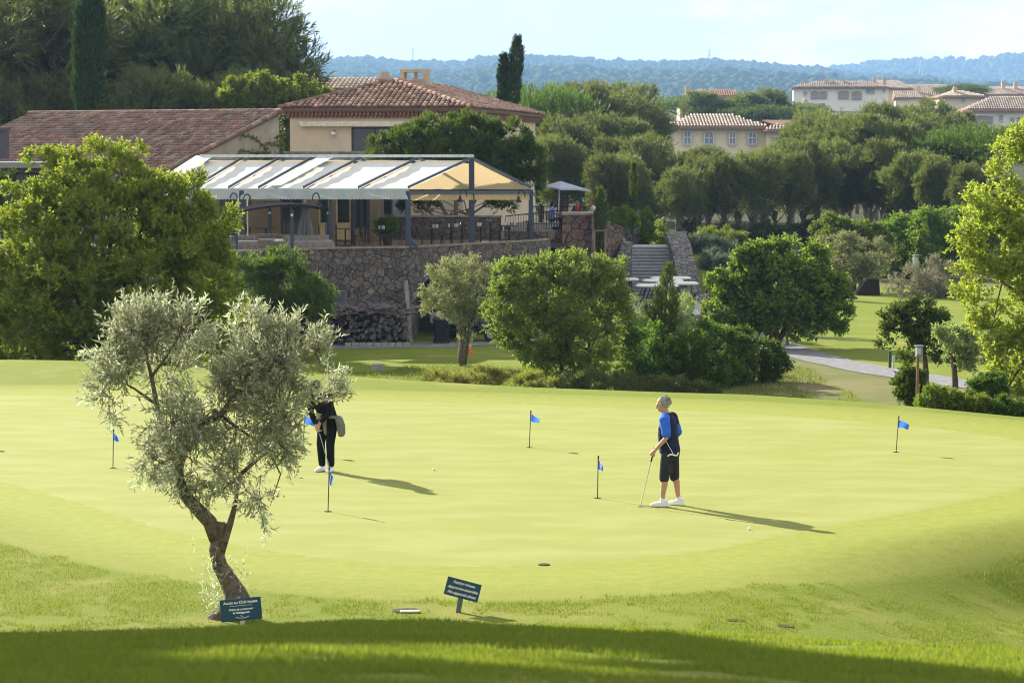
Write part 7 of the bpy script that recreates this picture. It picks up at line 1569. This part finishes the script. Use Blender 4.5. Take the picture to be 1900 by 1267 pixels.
def woman():
    foot = G(606, 876); t = thing('person', foot, 'golfer in black, pale jacket tied at the waist, putting behind the olive tree', 'person')
    ang = -math.pi / 2 - R(28); M = Matrix.Translation(foot + Vector((0, 0, .006))) @ Matrix.Rotation(ang, 4, 'Z'); Rm = M.to_3x3(); V_ = Vector; sk = SKIN()
    LF, RF = V_((.0, .09, .09)), V_((.0, -.09, .09)); LK, RK = V_((.03, .095, .47)), V_((.03, -.095, .47)); LH, RH = V_((-.06, .09, .88)), V_((-.06, -.09, .88))
    LS, RS = V_((.17, .17, 1.30)), V_((.17, -.17, 1.30)); LE, RE = V_((.20, .19, 1.03)), V_((.20, -.19, 1.03)); W1, W2 = V_((.25, .025, .85)), V_((.25, -.03, .80)); HC = V_((.33, 0, 1.44)); NB = V_((.20, 0, 1.36))
    face = Rm @ Euler((0, R(48), 0)).to_matrix(); b = MB(M)
    b.cap_tube([V_((-.05, 0, .88)), V_((.02, 0, 1.05)), V_((.12, 0, 1.22)), NB], [.13, .125, .12, .06], 16); b.cap_tube([NB - V_((.02, 0, .03)), NB.lerp(HC, .5), HC - V_((.04, 0, .02))], [.055, .05, .05], 12)
    for H_, K_, F_ in ((LH, LK, LF), (RH, RK, RF)): b.cap_tube([H_, K_, K_.lerp(F_, .35), F_, F_ - V_((0, 0, .04))], [.08, .055, .05, .035, .035], 12)
    for S_, E_, W_ in ((LS, LE, W1), (RS, RE, W2)): b.cap_tube([S_, S_.lerp(E_, .5), E_, W_], [.048, .042, .036, .025], 10)
    hand(b, W1, (.2, -.3, -.9), (-.3, -.9, 0), .95, 1.0, 1); hand(b, W2, (.1, .3, -.9), (-.3, .9, 0), .95, 1.0, -1)
    b2 = MB(); head(b2, M @ HC, face, .95); n0 = len(b.v); b.v += b2.v; b.f += [tuple(i + n0 for i in f) for f in b2.f]; b.build('body', sk, t, fuse=.0095, sm=4)
    eyes(t, M @ HC, face, .95); hair(t, M @ HC, face, mat('dark_hair', (.035, .025, .018), .6, .3, bump=.6, bs=50), .97, .05)
    bk = mat('black_cloth', (.010, .011, .014), .9, .15, var=.25, vs=8, bump=.4, bs=18)
    b = MB(M); b.cap_tube([V_((-.05, 0, .90)), V_((.02, 0, 1.05)), V_((.12, 0, 1.22)), V_((.18, 0, 1.31))], [.165, .16, .165, .12], 20)
    for S_, E_, W_ in ((LS, LE, W1), (RS, RE, W2)): b.cap_tube([S_, S_.lerp(E_, .5), E_, E_.lerp(W_, .75)], [.075, .066, .058, .046], 12)
    b.build('black_top', bk, t, fuse=.012, sm=4)
    b = MB(M); b.loft([(-.05, 0, .95, .13, .17), (-.05, 0, .84, .14, .185), (-.045, 0, .76, .12, .17)], 20)
    for H_, K_, F_ in ((LH, LK, LF), (RH, RK, RF)): b.cap_tube([H_, H_.lerp(K_, .5), K_, K_.lerp(F_, .5), F_ + V_((0, 0, .04))], [.10, .09, .075, .068, .062], 14)
    b.build('trousers', bk, t, fuse=.012, sm=4)
    pj = mat('pale_jacket', (.30, .31, .29), .9, .1, var=.15, vs=9, bump=.5, bs=14)
    b = MB(M)     # jacket round the waist: band, knot with sleeves in front, body hanging at her left side
    b.tube([V_((-.05 + .175 * math.cos(a), .205 * math.sin(a), .93 + .02 * math.cos(a))) for a in np.linspace(0, 6.283, 22)], .032, 8, caps=False)
    b.cap_tube([V_((.13, .05, .93)), V_((.155, .06, .80)), V_((.14, .07, .66))], [.04, .036, .026], 8); b.cap_tube([V_((.13, -.04, .93)), V_((.15, -.10, .84)), V_((.12, -.13, .74))], [.04, .035, .024], 8)
    b.loft([(-.05, .265, .60, .05, .035), (-.06, .27, .66, .09, .06), (-.06, .25, .80, .11, .06), (-.06, .20, .95, .10, .045)], 16)
    for y_, x_ in ((.29, .02), (.30, -.09), (.26, -.15)): b.cap_tube([V_((x_, y_ - .08, .92)), V_((x_ - .01, y_ - .01, .78)), V_((x_, y_, .63))], [.02, .026, .016], 7); b.build('tied_jacket', pj, t, fuse=.013, sm=5)
    ws = mat('white_shoe', (.78, .78, .78), .5, .4)
    for F_, yaw in ((LF, .15), (RF, -.15)): shoe(M @ Matrix.Translation((F_.x, F_.y, 0)) @ Matrix.Rotation(yaw, 4, 'Z') @ Matrix.Scale(.92, 4), ws, t)
    hd = M @ V_((.26, -.005, .77)); tip = P(613.5, 872, foot.y - .12); tip.z = h(tip.x, tip.y) + .015; d = (tip - hd).normalized(); sv = mat('chrome', (.6, .6, .62), .25, .6, .9)
    t2 = thing('putter', tip, 'putter with a blue grey shaft held by the golfer in black', 'golf club'); b = MB(); b.tube([hd - d * .16, hd + d * .1], .013, 8); b.build('grip', mat('grip_black', (.02, .02, .02), .8), t2); b = MB(); b.tube([hd + d * .1, tip], .008, 8); b.build('shaft', mat('blue_shaft', (.25, .32, .55), .35, .6, .3), t2); b = MB(); b.box(tip, (.11, .035, .025), .2); b.build('club_head', sv, t2, bevel=.006)

def seated(p, ang, label, top, pants, hairc, arms=.35, cap=None, white=False):
    """a person sitting on a cafe chair"""
    t = thing('person', p, label, 'person'); M = Matrix.Translation(p) @ Matrix.Rotation(ang, 4, 'Z'); V_ = Vector; Rm = M.to_3x3(); HC = V_((.06, 0, 1.20)); face = Rm @ Euler((0, R(10), 0)).to_matrix(); b = MB(M)
    b.cap_tube([V_((0, 0, .52)), V_((-.02, 0, .75)), V_((.0, 0, .97)), V_((.02, 0, 1.06))], [.125, .115, .12, .06], 14); b.cap_tube([V_((.02, 0, 1.03)), HC - V_((.02, 0, .05))], [.052, .05], 10)
    for y in (-1, 1):
        b.cap_tube([V_((.02, y * .09, .52)), V_((.44, y * .10, .52)), V_((.46, y * .10, .3)), V_((.42, y * .10, .07)), V_((.5, y * .1, .05))], [.08, .06, .052, .035, .035], 10)
        E_, W_ = V_((.08, y * .22, .77)), V_((.33, y * .12, .78)); b.cap_tube([V_((.0, y * .18, 1.0)), E_, W_], [.05, .04, .027], 9); hand(b, W_, (1, -y * .3, 0), (0, 0, -1), .95, .7, y)
    b2 = MB(); head(b2, M @ HC, face); n0 = len(b.v); b.v += b2.v; b.f += [tuple(i + n0 for i in f) for f in b2.f]; b.build('body', SKIN(), t, fuse=.013, sm=4); hair(t, M @ HC, face, hairc, 1, .03)
    b = MB(M); b.cap_tube([V_((0, 0, .54)), V_((-.02, 0, .75)), V_((.0, 0, .97)), V_((.015, 0, 1.03))], [.15, .14, .145, .09], 16)
    for y in (-1, 1): b.cap_tube([V_((.0, y * .18, .99)), V_((.06, y * .215, .82))], [.07, .06], 10)
    b.build('shirt', top, t, fuse=.014, sm=4); b = MB(M)
    for y in (-1, 1): b.cap_tube([V_((.0, y * .09, .53)), V_((.44, y * .10, .525)), V_((.46, y * .10, .32)), V_((.43, y * .10, .12))], [.10, .078, .068, .055], 12)
    b.build('trousers', pants, t, fuse=.014, sm=3)
    if cap: b = MB(M); b.ell(HC + V_((.09, 0, -.03)), (.06, .09, .11), 12, 8); b.build('dark_hat', cap, t)
def sitters(zf):
    red = mat('red_shirt', (.62, .035, .03), .85); nv = mat('navy_cloth', (.02, .022, .05), .9); ch = None
    gh = mat('grey_hair', (.30, .285, .265), .8, .15); br = mat('auburn_hair', (.20, .09, .04), .6)
    src = [o for o in COL.objects if o.name == 'cafe_chair'][0]; ts = [o for o in COL.objects if o.name == 'cafe_table'][0]
    pr, pw, pb = Vector((X(1071, 116.6), 118.6, zf)), Vector((X(1101, 118.8), 118.8, zf)), Vector((X(1024, 115.8), 115.8, zf)); pr.x = X(1071, 118.6)
    zz = P(0, 377, 118.6).z - 1.33; up = Vector((0, 0, max(0, zz - zf)))
    if up.z > .04:
        b = MB(); b.prism([(X(1046, 117.3), 117.3), (X(1118, 117.3), 117.3), (X(1112, 121.5), 121.5), (X(1046, 121.5), 121.5)], zf - .2, zf + up.z - .002); tag(b.build('upper_terrace_step', mat('terrace_floor', (.26, .22, .19), .9)), kind='structure')
    seated(pr + up, R(8), 'person in a red top sitting in profile at a terrace table above the stone pier', red, nv, gh)
    seated(pw + up, R(178), 'auburn-haired person in a pale top sitting opposite the person in red', mat('pale_top', (.55, .53, .47), .9, var=.4, vs=14), nv, br)
    seated(pb, R(20), 'person in blue and white sitting low behind the iron railing under the parasol', mat('pale_blue_shirt', (.22, .28, .55), .9), mat('blue_check', (.12, .15, .32), .9, var=.5, vs=18), mat('dark_hair', (.035, .025, .018), .6, .3), cap=mat('black_cloth', (.010, .011, .014), .9))
    for p, a, lab in ((pr + up, 1.57 + R(8), 'under the person in red'), (pw + up, 1.57 + R(178), 'under the auburn-haired person'), (pb, 1.57 + R(20), 'under the person in blue')): copy_thing(src, p, a, 1, 'black iron cafe chair ' + lab, 'terrace chairs')
    copy_thing(ts, (pr + pw) / 2 + up, .1, 1, 'terrace table between the person in red and the auburn-haired person', 'terrace tables'); copy_thing(ts, pb + Vector((.62, .25, 0)), .1, 1, 'terrace table in front of the person in blue', 'terrace tables')
    b = MB(); b.lathe(pb + Vector((-.9, .3, .75)), [(.04, 0), (.04, .2), (.015, .27), (.015, .32)], 10); 
    copy_thing(ts, pb + Vector((-.95, .3, 0)), .2, 1, 'empty terrace table left of the person in blue with a water bottle', 'terrace tables')
    tag(b.build('water_bottle', mat('bottle_blue', (.45, .52, .68), .2, .6)), 'clear water bottle standing on the empty table left of the person in blue', 'bottle')
build_land(); build_hills(); light(); shed(); house(); far_houses(); terrace(); awning(); terrace_things(); zf = steps()
signs(); green_things(); yard_things(); man(); woman(); sitters(zf)
foreground_olive(); mid_plants(); woods(); club_plants(); shade_trees(); turf(); haze()
bpy.context.view_layer.update()
